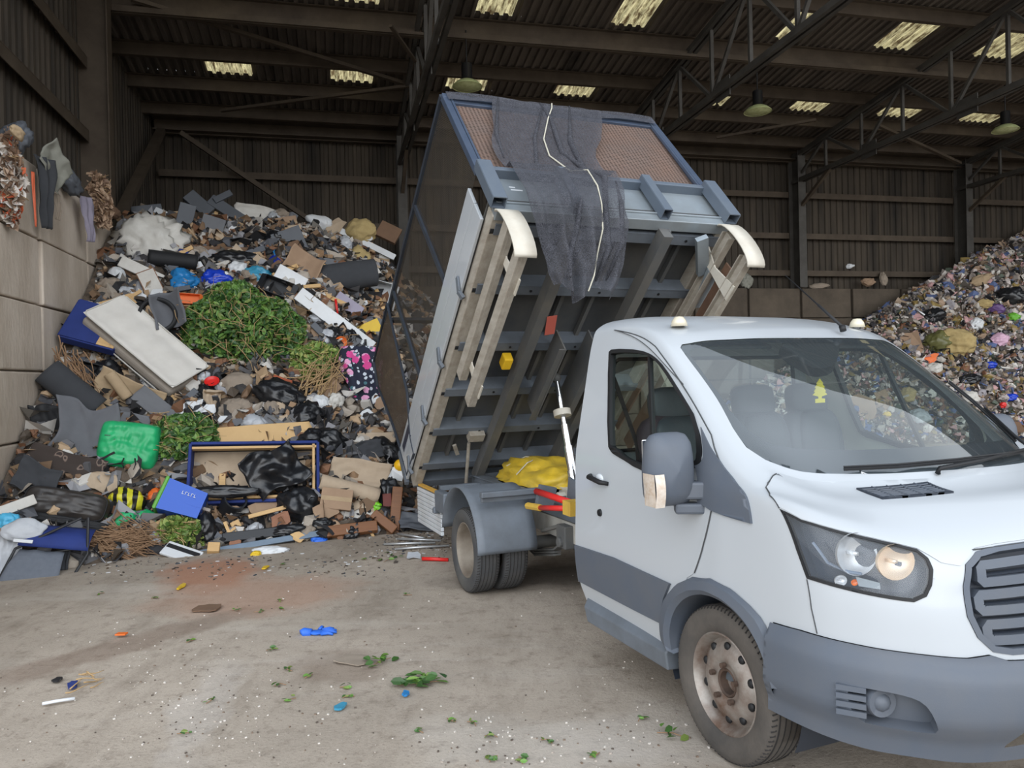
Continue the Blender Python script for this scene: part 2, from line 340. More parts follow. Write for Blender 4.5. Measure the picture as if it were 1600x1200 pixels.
# purlins, trusses, columns, rails, braces ---------------------------
def steel(name, b, m=None): return S(b.build(name, m or M_steel))
for y, h in ((6.7, .2), (8.0, .2), (9.4, .2), (10.75, .2), (12.08, .22), (13.62, .36), (15.16, .22), (16.35, .22), (17.5, .22)):
    b = Mesh(); z = rz(y)-.05
    b.box((11, y, z-h/2), (30, .012, h)); b.box((11, y+.045, z-h), (30, .10, .012)); b.box((11, y-.045, z), (30, .09, .012))
    if h > .3: b.box((11, y-.03, z-h+.05), (30, .07, .10))
    steel('purlin', b)
b = Mesh(); b.box((11, 18.25, 7.55), (29.6, .12, .32)); b.box((11, 18.1, 7.42), (29.6, .25, .02)); b.box((11, 18.1, 7.70), (29.6, .25, .02)); steel('eaves_beam', b)
for X in (1.6, 6.85, 12.05, 17.3):
    b = Mesh(); yb, ye = 18.1, 6.15; zb = 6.82
    for s in (-.06, .06):
        b.bar((X+s, ye, zb), (X+s, yb, zb), .075, .10); b.bar((X+s, ye, rz(ye)-.32), (X+s, yb, rz(yb)-.32), .075, .10)
    n = 9; st = (yb-ye)/n
    for i in range(n):
        y0, y1 = ye+i*st, ye+(i+1)*st
        b.bar((X, y0, zb), (X, y0, rz(y0)-.32), .06, .06); b.bar((X, y0 if i % 2 else y1, zb), (X, y1 if i % 2 else y0, rz(y1 if i % 2 else y0)-.32), .06, .06)
    b.box((X, 15.2, zb+.02), (.02, .5, .35)); b.box((X, 12.4, zb+.02), (.02, .5, .35))
    steel('roof_truss', b, M_steeld)
    b = Mesh(); b.box((X, 18.0, 5.8), (.014, .42, 3.6)); b.box((X, 17.79, 5.8), (.22, .016, 3.6)); b.box((X, 18.21, 5.8), (.22, .016, 3.6)); steel('steel_column', b, M_steeld)
    b = Mesh(); b.bar((X, 17.9, 6.1), (X, 16.6, 6.8), .08, .08); steel('knee_brace', b)
b = Mesh(); b.box((-3.68, 13.35, 6.5), (.50, .016, 4.6)); b.box((-3.43, 13.35, 6.5), (.018, .24, 4.6)); b.box((-3.93+.02, 13.35, 6.5), (.018, .24, 4.6)); steel('steel_column', b)
b = Mesh(); b.box((-3.68, 7.9, 6.8), (.50, .016, 4.6)); b.box((-3.43, 7.9, 6.8), (.018, .24, 4.6)); steel('steel_column', b)
for z in (5.85, 7.02):
    b = Mesh(); b.box((-3.82, 9.1, z), (.16, 8.4, .014)); b.box((-3.75, 9.1, z-.09), (.014, 8.4, .18)); steel('sheeting_rail', b)
for z in (4.5, 5.5, 6.6):
    b = Mesh(); b.box((11, 18.33, z), (29.5, .16, .014)); b.box((11, 18.26, z-.07), (29.5, .014, .15)); steel('sheeting_rail', b)
def rodobj(name, a, c, wd): b = Mesh(); b.bar(a, c, wd, wd*.7); return steel(name, b)
rodobj('wall_brace', (-3.6, 17.9, 7.35), (-3.6, 14.0, 4.45), .17)
rodobj('wall_brace', (-3.2, 17.9, 7.32), (-.1, 17.9, 5.2), .14)
def rp_(px, py, z0): # point under the roof plane
    c = MBI @ CAM; d = MBI.to_3x3() @ ray(px, py); t = (z0+RS*(18-c.y)-c.z)/(d.z+RS*d.y); return c+d*t
rodobj('roof_brace', rp_(205, -2, 7.5), rp_(634, 131, 7.5), .09); rodobj('roof_brace', rp_(640, 134, 7.45), rp_(345, 173, 7.45), .08)
rodobj('roof_brace', rp_(1275, 187, 7.4), rp_(1120, 215, 7.4), .08); rodobj('roof_brace', rp_(1370, 195, 7.4), rp_(1500, 255, 7.1), .09); rodobj('roof_brace', rp_(610, 40, 7.2), rp_(652, 100, 7.2), .06)
# hanging lamps ------------------------------------------------------
M_lampb = mat('lamp_black', srgb(22, 22, 24), .5); M_lampg = mat('lamp_glass', srgb(214, 222, 170), .18, c2=srgb(150, 160, 90), scale=9, amt=.7, coat=.4); M_lampr = mat('lamp_reflector', srgb(196, 206, 150), .35, .3)
def lamp(px, py, Y, lab):
    p = on_axis(px, py, MB_, 1, Y); h = rz(Y)-.25-p.z
    r = empty('high_bay_lamp', MB_ @ Matrix.Translation(p)); tag(r, lab, 'lamp', 'high bay lamps hanging from the roof')
    b = Mesh(); b.lathe([(0, .42), (.09, .42), (.10, .40), (.10, .16), (.13, .12), (.0, .12)], 20); b.build('gear_housing', M_lampb, r, angle=40)
    b = Mesh(); b.lathe([(.12, .12), (.20, .08), (.27, .015), (.275, 0), (.262, .01), (.19, .07), (.11, .11)], 28); b.build('reflector', M_lampr, r, angle=40)
    b = Mesh(); b.lathe([(.262, .01), (.2, -.015), (.1, -.03), (0, -.034)], 28); b.build('glass_cover', M_lampg, r, smooth=True)
    b = Mesh(); b.cyl((0, 0, .42), (0, 0, h), .012, 8); b.build('suspension_rod', M_lampb, r)
lamp(730, 136, 13.6, 'round high bay lamp hanging above the tipped truck body')
lamp(1184, 175, 13.8, 'round high bay lamp hanging between the roof trusses, second from the left')
lamp(1571, 204, 14.0, 'round high bay lamp hanging in the dark far right of the roof')
# ================================================================== THE TIPPER TRUCK
truck = empty('tipper_truck', MV); tag(truck, 'white tipper truck with its caged body raised, standing beside the rubbish heap', 'truck')
M_white = mat('white_paint', srgb(178, 183, 188), .32, coat=.4, back=srgb(196, 198, 186))
M_whited = mat('scuffed_white_paint', srgb(220, 226, 232), .4, c2=srgb(176, 178, 178), scale=3, amt=.6, coat=.2)
M_plas = mat('grey_plastic_trim', srgb(82, 90, 102), .55, c2=srgb(96, 98, 102), scale=5, amt=.5, bump=.05, bscale=300)
M_plasd = mat('dark_plastic', srgb(44, 50, 60), .5)
M_dirtp = mat('mud_splashed_plastic', srgb(84, 88, 92), .75, c2=srgb(136, 128, 116), scale=7, amt=.9, detail=8)
M_blk = mat('black_rubber_seal', srgb(20, 21, 24), .6)
M_frit = mat('black_glass_border', srgb(22, 26, 34), .12, coat=.5)
M_seam = mat('panel_gap_shade', srgb(70, 72, 74), .8)  # dark line colour, drawn on the skin for the shade inside panel gaps
M_glassw = glass('windscreen_glass', (.88, .95, .93, 1), 3.2, film=.05, rough=0)
M_glass = glass('side_glass', (.84, .93, .90, 1), 1.5)
M_tyre = mat('dusty_tyre', srgb(92, 86, 80), .9, c2=srgb(62, 60, 58), scale=4, amt=.9, bump=.15, bscale=60)
M_tyred = mat('dark_tyre', srgb(58, 60, 64), .85, c2=srgb(92, 90, 86), scale=3, amt=.8, bump=.15, bscale=60)
M_rust = mat('rusty_silver_wheel', srgb(168, 164, 158), .5, .45, c2=srgb(104, 78, 62), scale=7, amt=1.0, detail=7)
M_rimd = mat('dusty_wheel', srgb(150, 142, 130), .7, .2, c2=srgb(110, 98, 86), scale=5, amt=.9)
M_brown = mat('brown_rust', srgb(96, 76, 64), .8, .1, c2=srgb(58, 48, 42), scale=8, amt=.9)
M_chrome = mat('chrome', srgb(225, 228, 232), .08, 1.0)
M_silver = mat('lamp_reflector_silver', srgb(228, 230, 232), .38, .55)
M_clear = glass('clear_lens', (.93, .95, .97, 1), 1.5, film=.06, fcol=(.6, .65, .7, 1))
M_amber = mat('amber_lens', srgb(232, 120, 30), .2, coat=.5)
M_chas = mat('grey_chassis_paint', srgb(112, 120, 130), .55, .1, c2=srgb(84, 88, 92), scale=3, amt=.8, detail=6)
M_chasd = mat('dirty_underbody_steel', srgb(82, 86, 90), .7, .1, c2=srgb(112, 108, 100), scale=2.2, amt=.9, detail=7)
M_under = mat('dark_underbody_sheet', srgb(64, 68, 74), .6, .1, c2=srgb(104, 102, 96), scale=1.7, amt=.85, detail=7)
M_bluegrey = mat('blue_grey_steel', srgb(92, 103, 117), .42, .15, c2=srgb(110, 118, 126), scale=4, amt=.6)
M_galv = mat('galvanised_sheet', srgb(150, 160, 168), .38, .35, c2=srgb(128, 132, 132), scale=3, amt=.7, detail=6)
M_alu = mat('dull_aluminium', srgb(180, 174, 163), .55, .15, c2=srgb(138, 128, 114), scale=4, amt=.8, detail=7, stretch=(4, 1, 4))
M_beige = mat('cream_plastic', srgb(200, 196, 185), .5, c2=srgb(176, 166, 150), scale=6, amt=.6)
M_brownw = mat('brown_stained_side', srgb(112, 84, 66), .7, c2=srgb(70, 52, 42), scale=3, amt=.8)
M_red = mat('red_paint', srgb(214, 44, 40), .45)
M_yel = mat('yellow_grip', srgb(214, 178, 70), .6, c2=srgb(170, 130, 60), scale=8, amt=.6)
M_dash = mat('dashboard_plastic', srgb(84, 90, 96), .7)
M_seat = mat('dark_seat_cover', srgb(34, 42, 50), .55, c2=srgb(54, 62, 68), scale=4, amt=.6, bump=.3, bscale=9)
M_seatm = mat('maroon_seat_side', srgb(38, 26, 36), .8)
M_cream = mat('cream_cab_trim', srgb(196, 198, 186), .7)
# ---- cab skin: belts (rows, bottom to top) by columns (front centre round to the rear edge); (half width, rearward, height)
BELT = [
 [(0, -.995, .335), (.35, -.98, .335), (.60, -.92, .34), (.76, -.82, .35), (.88, -.69, .355), (.965, -.50, .37), (.985, -.1, .37), (.985, .1, .38), (.96, .6, .38), (.95, 1.33, .38)],
 [(0, -1.05, .52), (.35, -1.035, .52), (.60, -.97, .52), (.76, -.87, .525), (.89, -.73, .53), (.975, -.51, .53), (.995, -.1, .53), (1.0, .1, .52), (.985, .6, .51), (.975, 1.375, .51)],
 [(0, -1.045, .71), (.35, -1.025, .705), (.60, -.955, .71), (.76, -.855, .725), (.885, -.72, .735), (.97, -.51, .745), (.995, -.1, .75), (1.0, .1, .73), (.997, .6, .72), (.988, 1.388, .72)],
 [(0, -1.03, .92), (.35, -1.005, .92), (.60, -.935, .915), (.76, -.84, .92), (.88, -.71, .935), (.965, -.50, .95), (.99, -.1, .95), (.99, .1, .94), (.99, .6, .94), (.98, 1.39, .94)],
 [(0, -.985, 1.11), (.35, -.96, 1.105), (.58, -.895, 1.09), (.74, -.79, 1.105), (.86, -.66, 1.145), (.955, -.42, 1.20), (.978, -.1, 1.19), (.98, .1, 1.18), (.982, .6, 1.18), (.975, 1.392, 1.18)],
 [(0, -.82, 1.235), (.35, -.78, 1.225), (.58, -.69, 1.215), (.72, -.57, 1.215), (.84, -.40, 1.245), (.932, -.24, 1.27), (.962, -.05, 1.28), (.972, .12, 1.28), (.973, .6, 1.28), (.967, 1.395, 1.28)],
 [(0, -.62, 1.312), (.30, -.57, 1.31), (.52, -.46, 1.305), (.72, -.28, 1.305), (.865, -.12, 1.37), (.925, -.03, 1.38), (.945, .06, 1.38), (.955, .2, 1.37), (.958, .65, 1.37), (.952, 1.397, 1.37)],
 [(0, -.115, 1.655), (.30, -.085, 1.65), (.50, -.02, 1.645), (.665, .08, 1.64), (.805, .215, 1.65), (.862, .28, 1.66), (.885, .36, 1.665), (.895, .5, 1.67), (.90, .85, 1.67), (.893, 1.40, 1.67)],
 [(0, .43, 1.94), (.30, .44, 1.94), (.50, .47, 1.935), (.64, .51, 1.93), (.77, .57, 1.915), (.812, .62, 1.93), (.83, .70, 1.945), (.835, .82, 1.955), (.84, 1.05, 1.955), (.835, 1.40, 1.955)],
 [(0, .60, 2.02), (.29, .61, 2.018), (.48, .64, 2.015), (.61, .69, 2.01), (.71, .77, 2.02), (.745, .84, 2.035), (.765, .92, 2.05), (.775, 1.02, 2.06), (.78, 1.18, 2.065), (.775, 1.40, 2.065)],
 [(0, .90, 2.09), (.22, .91, 2.09), (.36, .94, 2.09), (.46, .99, 2.095), (.53, 1.05, 2.10), (.56, 1.10, 2.105), (.575, 1.15, 2.11), (.58, 1.21, 2.112), (.585, 1.29, 2.115), (.585, 1.40, 2.115)],
 [(0, 1.25, 2.13), (.03, 1.25, 2.13), (.05, 1.26, 2.13), (.06, 1.27, 2.13), (.07, 1.29, 2.13), (.08, 1.31, 2.13), (.085, 1.33, 2.13), (.09, 1.35, 2.13), (.09, 1.37, 2.13), (.09, 1.40, 2.13)]]
NB, NC = len(BELT), len(BELT[0])
def crom(p0, p1, p2, p3, t):
    return tuple(.5*((2*b)+(c-a)*t+(2*a-5*b+4*c-d)*t*t+(3*b-a-3*c+d)*t**3) for a, b, c, d in zip(p0, p1, p2, p3))
def skin(u, v):
    """point of the cab skin on the driver side (negative x)"""
    v = min(max(v, 0), NB-1); s = -1
    if u < 0: u, s = -u, 1
    u = min(u, NC-1); i = min(int(u), NC-2); j = min(int(v), NB-2); rows = []
    for jj in (j-1, j, j+1, j+2):
        jc = min(max(jj, 0), NB-1); R = BELT[jc]
        a = R[i-1] if i > 0 else (-R[1][0], R[1][1], R[1][2])
        d = R[i+2] if i+2 < NC else tuple(2*R[NC-1][k]-R[NC-2][k] for k in range(3))
        q = crom(a, R[i], R[i+1], d, u-i); rows.append(q)
    if j == 0: rows[0] = tuple(2*rows[1][k]-rows[2][k] for k in range(3))
    p = crom(*rows, v-j)
    return Vector((s*max(p[0], 0), p[1], p[2]))
def skinn(u, v):
    e_ = .01; a = skin(u+e_, v)-skin(u-e_, v); b_ = skin(u, v+e_)-skin(u, v-e_); n = b_.cross(a)
    if n.length < 1e-9: return Vector((0, 0, 1))
    n.normalize(); p = skin(u, v)
    if n.dot(p-Vector((0, .35, 1.0))) < 0: n = -n
    return n
# rays of the photograph met with the skin give (u, v) of the outlines drawn on it
_nu, _nv = 145, 177; _vs = []; _fs = []; _uv = []
for j in range(_nv):
    for i in range(_nu): uu, vv = -1.5+(NC+.5)*i/(_nu-1), (NB-1)*j/(_nv-1); _uv.append((uu, vv)); _vs.append(skin(uu, vv))
for j in range(_nv-1):
    for i in range(_nu-1): k = j*_nu+i; _fs += [(k, k+1, k+_nu+1), (k, k+_nu+1, k+_nu)]
_bvh = BVHTree.FromPolygons(_vs, _fs); MVI = MV.inverted(); C_V = MVI @ CAM
def px_uv(px, py):
    d = (MVI.to_3x3() @ ray(px, py)).normalized(); h, n, fi, _ = _bvh.ray_cast(C_V, d)
    if h is None:
        h, n, fi, _ = _bvh.find_nearest(C_V + d*((Vector((-.9, 0, 1))-C_V).dot(d)))
    f = _fs[fi]; A, B, C = (_vs[k] for k in f); v0, v1, v2 = B-A, C-A, h-A
    d00, d01, d11, d20, d21 = v0.dot(v0), v0.dot(v1), v1.dot(v1), v2.dot(v0), v2.dot(v1); den = d00*d11-d01*d01
    b1 = (d11*d20-d01*d21)/den; b2 = (d00*d21-d01*d20)/den; b0 = 1-b1-b2
    return (sum(w_*_uv[k][0] for w_, k in zip((b0, b1, b2), f)), sum(w_*_uv[k][1] for w_, k in zip((b0, b1, b2), f)))
def U(*pp): return [px_uv(*p) for p in pp]
def dens(P, step=.07, closed=True):
    out = []; n = len(P)
    for i in range(n if closed else n-1):
        a, b_ = P[i], P[(i+1) % n]; k = max(1, int(math.hypot(b_[0]-a[0], b_[1]-a[1])/step))
        out += [(a[0]+(b_[0]-a[0])*t/k, a[1]+(b_[1]-a[1])*t/k) for t in range(k)]
    return out if closed else out+[P[-1]]
def smooth_poly(P, it=1):                                  # rounds the corners
    for _ in range(it):
        q = []
        for i in range(len(P)):
            a, b_ = P[i], P[(i+1) % len(P)]; q += [(a[0]*.75+b_[0]*.25, a[1]*.75+b_[1]*.25), (a[0]*.25+b_[0]*.75, a[1]*.25+b_[1]*.75)]
        P = q
    return P
def inside(P, x, y):
    c = False; j = len(P)-1
    for i in range(len(P)):
        if (P[i][1] > y) != (P[j][1] > y) and x < (P[j][0]-P[i][0])*(y-P[i][1])/(P[j][1]-P[i][1])+P[i][0]: c = not c
        j = i
    return c
def shrink(P, d):                                          # offsets an outline inward in metres, measured on the skin
    n = len(P); out = []; A = sum(P[i][0]*P[(i+1) % n][1]-P[(i+1) % n][0]*P[i][1] for i in range(n)); sg = 1 if A > 0 else -1
    for i in range(n):
        a, b_, c = P[i-1], P[i], P[(i+1) % n]; su = max(.03, (skin(b_[0]+.05, b_[1])-skin(b_[0]-.05, b_[1])).length/.1); sv = max(.03, (skin(b_[0], b_[1]+.05)-skin(b_[0], b_[1]-.05)).length/.1)
        t = Vector(((c[0]-a[0])*su, (c[1]-a[1])*sv))
        if t.length < 1e-9: out.append(b_); continue
        t.normalize(); nx, ny = -t.y*sg, t.x*sg; out.append((b_[0]+nx*d/su, b_[1]+ny*d/sv))
    return out
def patch(b, outer, holes=(), off=0.0, step=.16, back=0.0, fn=None):
    """trims a piece of the cab skin, lifted off along the normal; back > 0 gives it that thickness"""
    loops = [dens(outer)]+[dens(h) for h in holes]; pts = []; ed = []
    for Lp in loops:
        n0 = len(pts); pts += [Vector(p) for p in Lp]; ed += [(n0+i, n0+(i+1) % len(Lp)) for i in range(len(Lp))]
    u0, u1 = min(p[0] for p in outer), max(p[0] for p in outer); v0, v1 = min(p[1] for p in outer), max(p[1] for p in outer)
    for i in range(int((u1-u0)/step)+1):
        for j in range(int((v1-v0)/step)+1):
            x, y = u0+(i+.5)*step, v0+(j+.5)*step
            if inside(outer, x, y) and not any(inside(h, x, y) for h in holes): pts.append(Vector((x, y)))
    V2, E2, F2, ov, oe, of = delaunay_2d_cdt(pts, ed, [], 0, 1e-6)
    fs = []
    for f in F2:
        x = sum(V2[k].x for k in f)/len(f); y = sum(V2[k].y for k in f)/len(f)
        if inside(loops[0], x, y) and not any(inside(h, x, y) for h in loops[1:]): fs.append(tuple(f))
    vs = []
    for p in V2:
        q = skin(p.x, p.y)+skinn(p.x, p.y)*(off+(fn(p.x, p.y) if fn else 0)); vs.append(q)
    n = len(vs)
    # wind the faces outward
    gs = []
    for f in fs:
        a, b_, c = vs[f[0]], vs[f[1]], vs[f[2]]; nn = (b_-a).cross(c-a); x = sum(V2[k].x for k in f)/3; y = sum(V2[k].y for k in f)/3
        gs.append(f if nn.dot(skinn(x, y)) >= 0 else tuple(reversed(f)))
    if back:
        bv = [q-skinn(p.x, p.y)*back for q, p in zip(vs, V2)]; es = {}
        for f in gs:
            for i in range(len(f)): es[(f[i], f[(i+1) % len(f)])] = 1
        side = [(i, i+n, j+n, j) for (i, j) in es if (j, i) not in es]
        b.add(vs+bv, gs+[tuple(k+n for k in reversed(f)) for f in gs]+[(a, d_, c, e_) for a, d_, c, e_ in side])
    else: b.add(vs, gs)
    return b
def keep(b, name, m, parent, both=True, **kw):
    if both: b.mirror()
    me = b.build.__wrapped__ if False else None
    return b.build(name, m, parent, **kw)
def path3(P, off): return [skin(*p)+skinn(*p)*off for p in dens(P, .05, False)]
# outlines, read off the photograph on the skin ------------------------
win = smooth_poly(U((951, 552), (958, 545), (1000, 547), (1022, 556), (1040, 575), (1062, 610), (1092, 660), (1088, 724), (1050, 752), (1000, 735), (962, 712), (949, 690)), 1)
hl = U((1218, 795), (1252, 812), (1285, 822), (1330, 834), (1364, 842), (1400, 850), (1432, 858), (1450, 872), (1458, 890), (1456, 915), (1448, 932), (1428, 941), (1390, 936), (1348, 928), (1300, 916), (1261, 904), (1245, 860))
archo = U((1036, 985), (1035, 960), (1043, 930), (1060, 911), (1083, 901), (1110, 903), (1145, 921), (1172, 945), (1192, 967), (1208, 1000), (1220, 1040), (1229, 1078))
scr = [(0.0, 6.07), (1, 6.06), (2, 6.05), (3.0, 6.07), (3.6, 6.10), (3.9, 6.22), (3.99, 6.5), (4.0, 7.0), (4.0, 7.6), (3.97, 7.9), (3.8, 7.985), (3, 8.0), (2, 8.0), (1, 8.0), (0, 8.0)]
scrf = scr+[(-q[0], q[1]) for q in reversed(scr[1:-1])]
gr = [(-.001, 4.02), (1.4, 4.02), (1.75, 3.96), (2.0, 3.72), (2.06, 3.3), (2.03, 2.75), (1.9, 2.4), (1.68, 2.16), (1.4, 2.10), (-.001, 2.10)]
grf = gr[1:-1]+[(-q[0], q[1]) for q in reversed(gr[1:-1])]
def arch_in(kk=1.0, a0=-42, a1=222):                                             # wheel opening: circle about the axle on the side of the skin
    P = []
    for k in range(27):
        a = math.radians(a0+(a1-a0)*k/26); r_, z_ = .385*kk*math.cos(a)-.02, .405+.36*kk*math.sin(a)
        lo = (4.4, .0); best = None
        # nearest (u, v) by search on the side
        for _i in range(46):
            uu = 4.6+_i*.08
            for _j in range(34):
                vv = _j*.12; p = skin(uu, vv); dd = (p.y-r_)**2+(p.z-z_)**2
                if best is None or dd < best[0]: best = (dd, uu, vv)
        uu, vv = best[1], best[2]; s_ = .04
        for _r in range(7):
            for du in (-s_, 0, s_):
                for dv in (-s_, 0, s_):
                    p = skin(uu+du, max(0, vv+dv)); dd = (p.y-r_)**2+(p.z-z_)**2
                    if dd < best[0]: best = (dd, uu+du, max(0, vv+dv))
            uu, vv = best[1], best[2]; s_ *= .6
        P.append((uu, vv))
    return P
arc_in = arch_in(.965, -18, 172); ain = arch_in(1.03); ain = [(ain[0][0], -.1)]+ain+[(ain[-1][0], -.1)]
# shell ------------------------------------------------------------
bon = [(0, 5.94)]+[(1, 5.94), (2, 5.93), (3, 5.90), (3.55, 5.85)]+U((1204, 752), (1197, 762), (1203, 775))+U((1219, 793), (1252, 811), (1285, 821), (1330, 833), (1364, 841), (1400, 849), (1432, 857))+U((1452, 868), (1470, 879), (1500, 884))+[(1.75, 4.03), (1.4, 4.06), (0, 4.06)]
bonf = bon[1:-1]+[(-q[0], q[1]) for q in reversed(bon[1:-1])]
half = [(-.001, 2.0), (1, 2.0), (1.5, 2.02), (1.7, 2.1), (2.05, 2.06), (3, 2.03), (4, 2.02), (5.05, 2.0)]+[(5.3, 1.9)]+[(ain[k][0], ain[k][1]) for k in range(len(ain)-2, 1, -1) if ain[k][1] < 1.9 and ain[k][0] < 6][:0]
body = [(0, 2.0), (1, 2.0), (1.5, 2.02), (1.75, 2.12), (2.1, 2.06), (3, 2.03), (4, 2.02), (5.0, 2.0), (5.35, 1.95), (5.6, .0), (NC-1, 0), (NC-1, NB-1), (0, NB-1)]
bodyf = body
def shell_half(b):
    patch(b, body, [win, hl, [p for p in ain], [(-.3, 6.07)]+scr[1:-1]+[(-.3, 8.0)], [(-.3, 4.06)]+[p for p in reversed(bon[1:-1])]+[(-.3, 5.94)], [(-.3, 4.02)]+gr[1:-1]+[(-.3, 2.10)]], step=.14)
b = Mesh(); shell_half(b); b.mirror()
cab = b.build('cab_shell', M_white, truck, smooth=True, solid=0, weld=True)
b = Mesh(); patch(b, bonf, step=.16, off=.004, back=.02); b.build('bonnet', M_white, truck, angle=40); bonnet = bpy.data.objects['bonnet']
b = Mesh(); patch(b, scrf, step=.2, off=-.004); wsc = b.build('windscreen', M_glassw, truck, smooth=True); tag(wsc, 'dusty tinted windscreen reflecting the sky')
inner = [(0.0, 6.36), (2, 6.36), (3.2, 6.40), (3.6, 6.52), (3.80, 6.8), (3.84, 7.3), (3.8, 7.75), (3.6, 7.87), (2.6, 7.885), (0, 7.86)]
innf = inner[1:-1]+[(-q[0], q[1]) for q in reversed(inner[1:-1])]
b = Mesh(); patch(b, scrf, [innf], step=.2, off=-.0065); b.build('glass_border', M_frit, wsc, smooth=True)
cowl = [(0, 5.92), (2, 5.92), (3, 5.90), (3.6, 5.88), (3.95, 6.02), (3.98, 6.25), (3.7, 6.14), (3, 6.10), (0, 6.09)]
b = Mesh(); patch(b, cowl[1:-1]+[(-q[0], q[1]) for q in reversed(cowl[1:-1])], step=.2, off=-.006, back=.02); b.build('scuttle_panel', M_plasd, truck, angle=40)
# bumper -------------------------------------------------------------
bmp = [(5.42, -.0), (4, 0), (3, 0), (2, 0), (1, 0), (-.001, 0), (-.001, 2.0), (1, 2.0), (1.5, 2.02), (1.75, 2.12), (2.1, 2.06), (3, 2.03), (4, 2.02), (5.0, 2.0), (5.36, 1.95)]
fog = smooth_poly(U((1322, 1064), (1378, 1074), (1415, 1082), (1440, 1092), (1455, 1112), (1464, 1138), (1440, 1138), (1390, 1130), (1340, 1120)), 1)
lowg = [(-.001, .35), (1.2, .35), (1.5, .32), (1.42, .55), (1.28, .95), (-.001, .95)]
bm_h = [p for p in bmp]
def bump_fn(u, v):                                         # stands a little proud of the painted panels, with a chamfered upper shelf
    k = max(0, min(1, (2.0-v)/.35)); return .012+.028*k*k*(3-2*k)-(.03 if v < .9 else 0)*max(0, min(1, (.9-v)/.5))
b = Mesh(); patch(b, bm_h, [fog, [(-.3, .35)]+lowg[1:-1]+[(-.3, .95)]], step=.12, fn=bump_fn); b.mirror()
bumper = b.build('front_bumper', M_plas, truck, smooth=True, weld=True)
b = Mesh(); patch(b, [(q[0]*1.12, (.25 if q[1] < .6 else 1.06)) for q in lowg], step=.15, off=-.06); b.mirror()
lg = b.build('lower_air_intake', M_plasd, bumper, smooth=True)
b = Mesh()
for k in range(5): P = [(-1.25+2.5*i/20, .42+.11*k) for i in range(21)]; b.tube([skin(*p)-skinn(*p)*.035 for p in P], .006, 5)
b.build('intake_bars', M_plas, bumper)
# fog lamp recess, lens, ribs
for s_ in (-1, 1):
    b = Mesh(); patch(b, fog, step=.06, off=-.035)
    P = dens(fog, .05); n_ = len(P); b.add([skin(*p)+skinn(*p)*(bump_fn(*p)) for p in P]+[skin(*p)-skinn(*p)*.036 for p in P], [(i, (i+1) % n_, n_+(i+1) % n_, n_+i) for i in range(n_)])
    if s_ > 0: b.v = [Vector((-p.x, p.y, p.z)) for p in b.v]
    b.build('fog_lamp_recess', M_plas, bumper, angle=30)
    q = px_uv(1377, 1097); c = skin(*q); nn = Vector((-.25, -.97, 0)).normalized(); c = c+nn*.01; X_ = Vector((s_*-1*-1, 1, 1))
    b = Mesh(); a1 = c-nn*.07; a2 = c+nn*.0
    tb = [(a1, .052), (a2-nn*.01, .056), (a2, .052), (a2-nn*.006, .042), (a2-nn*.012, .040)]
    b.tube([p for p, _ in tb], [r_ for _, r_ in tb], 28); b.ball(a2-nn*.02, .038, 2)
    for k in range(4):
        o_ = c+Vector((-.09, .035, .045-.03*k)); b.bar(o_-nn*.03+Vector((-.035, .04, 0)), o_-nn*.005+Vector((.035, -.015, 0)), .012, .02)
    if s_ > 0: b.v = [Vector((-p.x, p.y, p.z)) for p in b.v]
    b.build('fog_lamp_blank', M_plas, bumper, angle=40)
# grille --------------------------------------------------------------
b = Mesh(); patch(b, grf, step=.2, off=-.05, back=.01); grl = b.build('grille', M_plasd, truck, angle=40)
b = Mesh(); gi = shrink(dens(grf, .06), .022); P = dens(grf, .06); n_ = len(P)
b.add([skin(*p)+skinn(*p)*.004 for p in P]+[skin(*p)+skinn(*p)*.004 for p in gi]+[skin(*p)-skinn(*p)*.05 for p in gi], [(i, (i+1) % n_, n_+(i+1) % n_, n_+i) for i in range(n_)]+[(n_+i, n_+(i+1) % n_, 2*n_+(i+1) % n_, 2*n_+i) for i in range(n_)])
b.build('grille_surround', M_plas, grl, angle=30)
for k, (v0, v1, um) in enumerate(((3.25, 3.78, 1.80), (2.75, 3.2, 1.86), (2.26, 2.68, 1.78))):
    b = Mesh(); R_ = []
    for uu in [um-.0]*1: pass
    pts = [(-um+.1, v0)]+[(-um+.1+(2*um-.2)*i/24, v0) for i in range(1, 24)]+[(um-.1, v0), (um, v0+.12), (um+.01, v1-.12), (um-.08, v1)]+[(um-.08-(2*um-.16)*i/24, v1) for i in range(1, 24)]+[(-um+.08, v1), (-um-.01, v1-.12), (-um, v0+.12)]
    hole = shrink(dens(pts, .06), .034); patch(b, dens(pts, .06), [hole], step=.3, off=-.006, back=.045); b.build('grille_slat', M_plas, grl, angle=40)
    b = Mesh(); vm_ = (v0+v1)/2
    for dv in (-.05, .06): b.tube([skin(-um+.2+(2*um-.4)*i/20, vm_+dv)-skinn(-um+.2+(2*um-.4)*i/20, vm_+dv)*.03 for i in range(21)], .007, 5)
    b.build('grille_bar', M_plasd, grl)
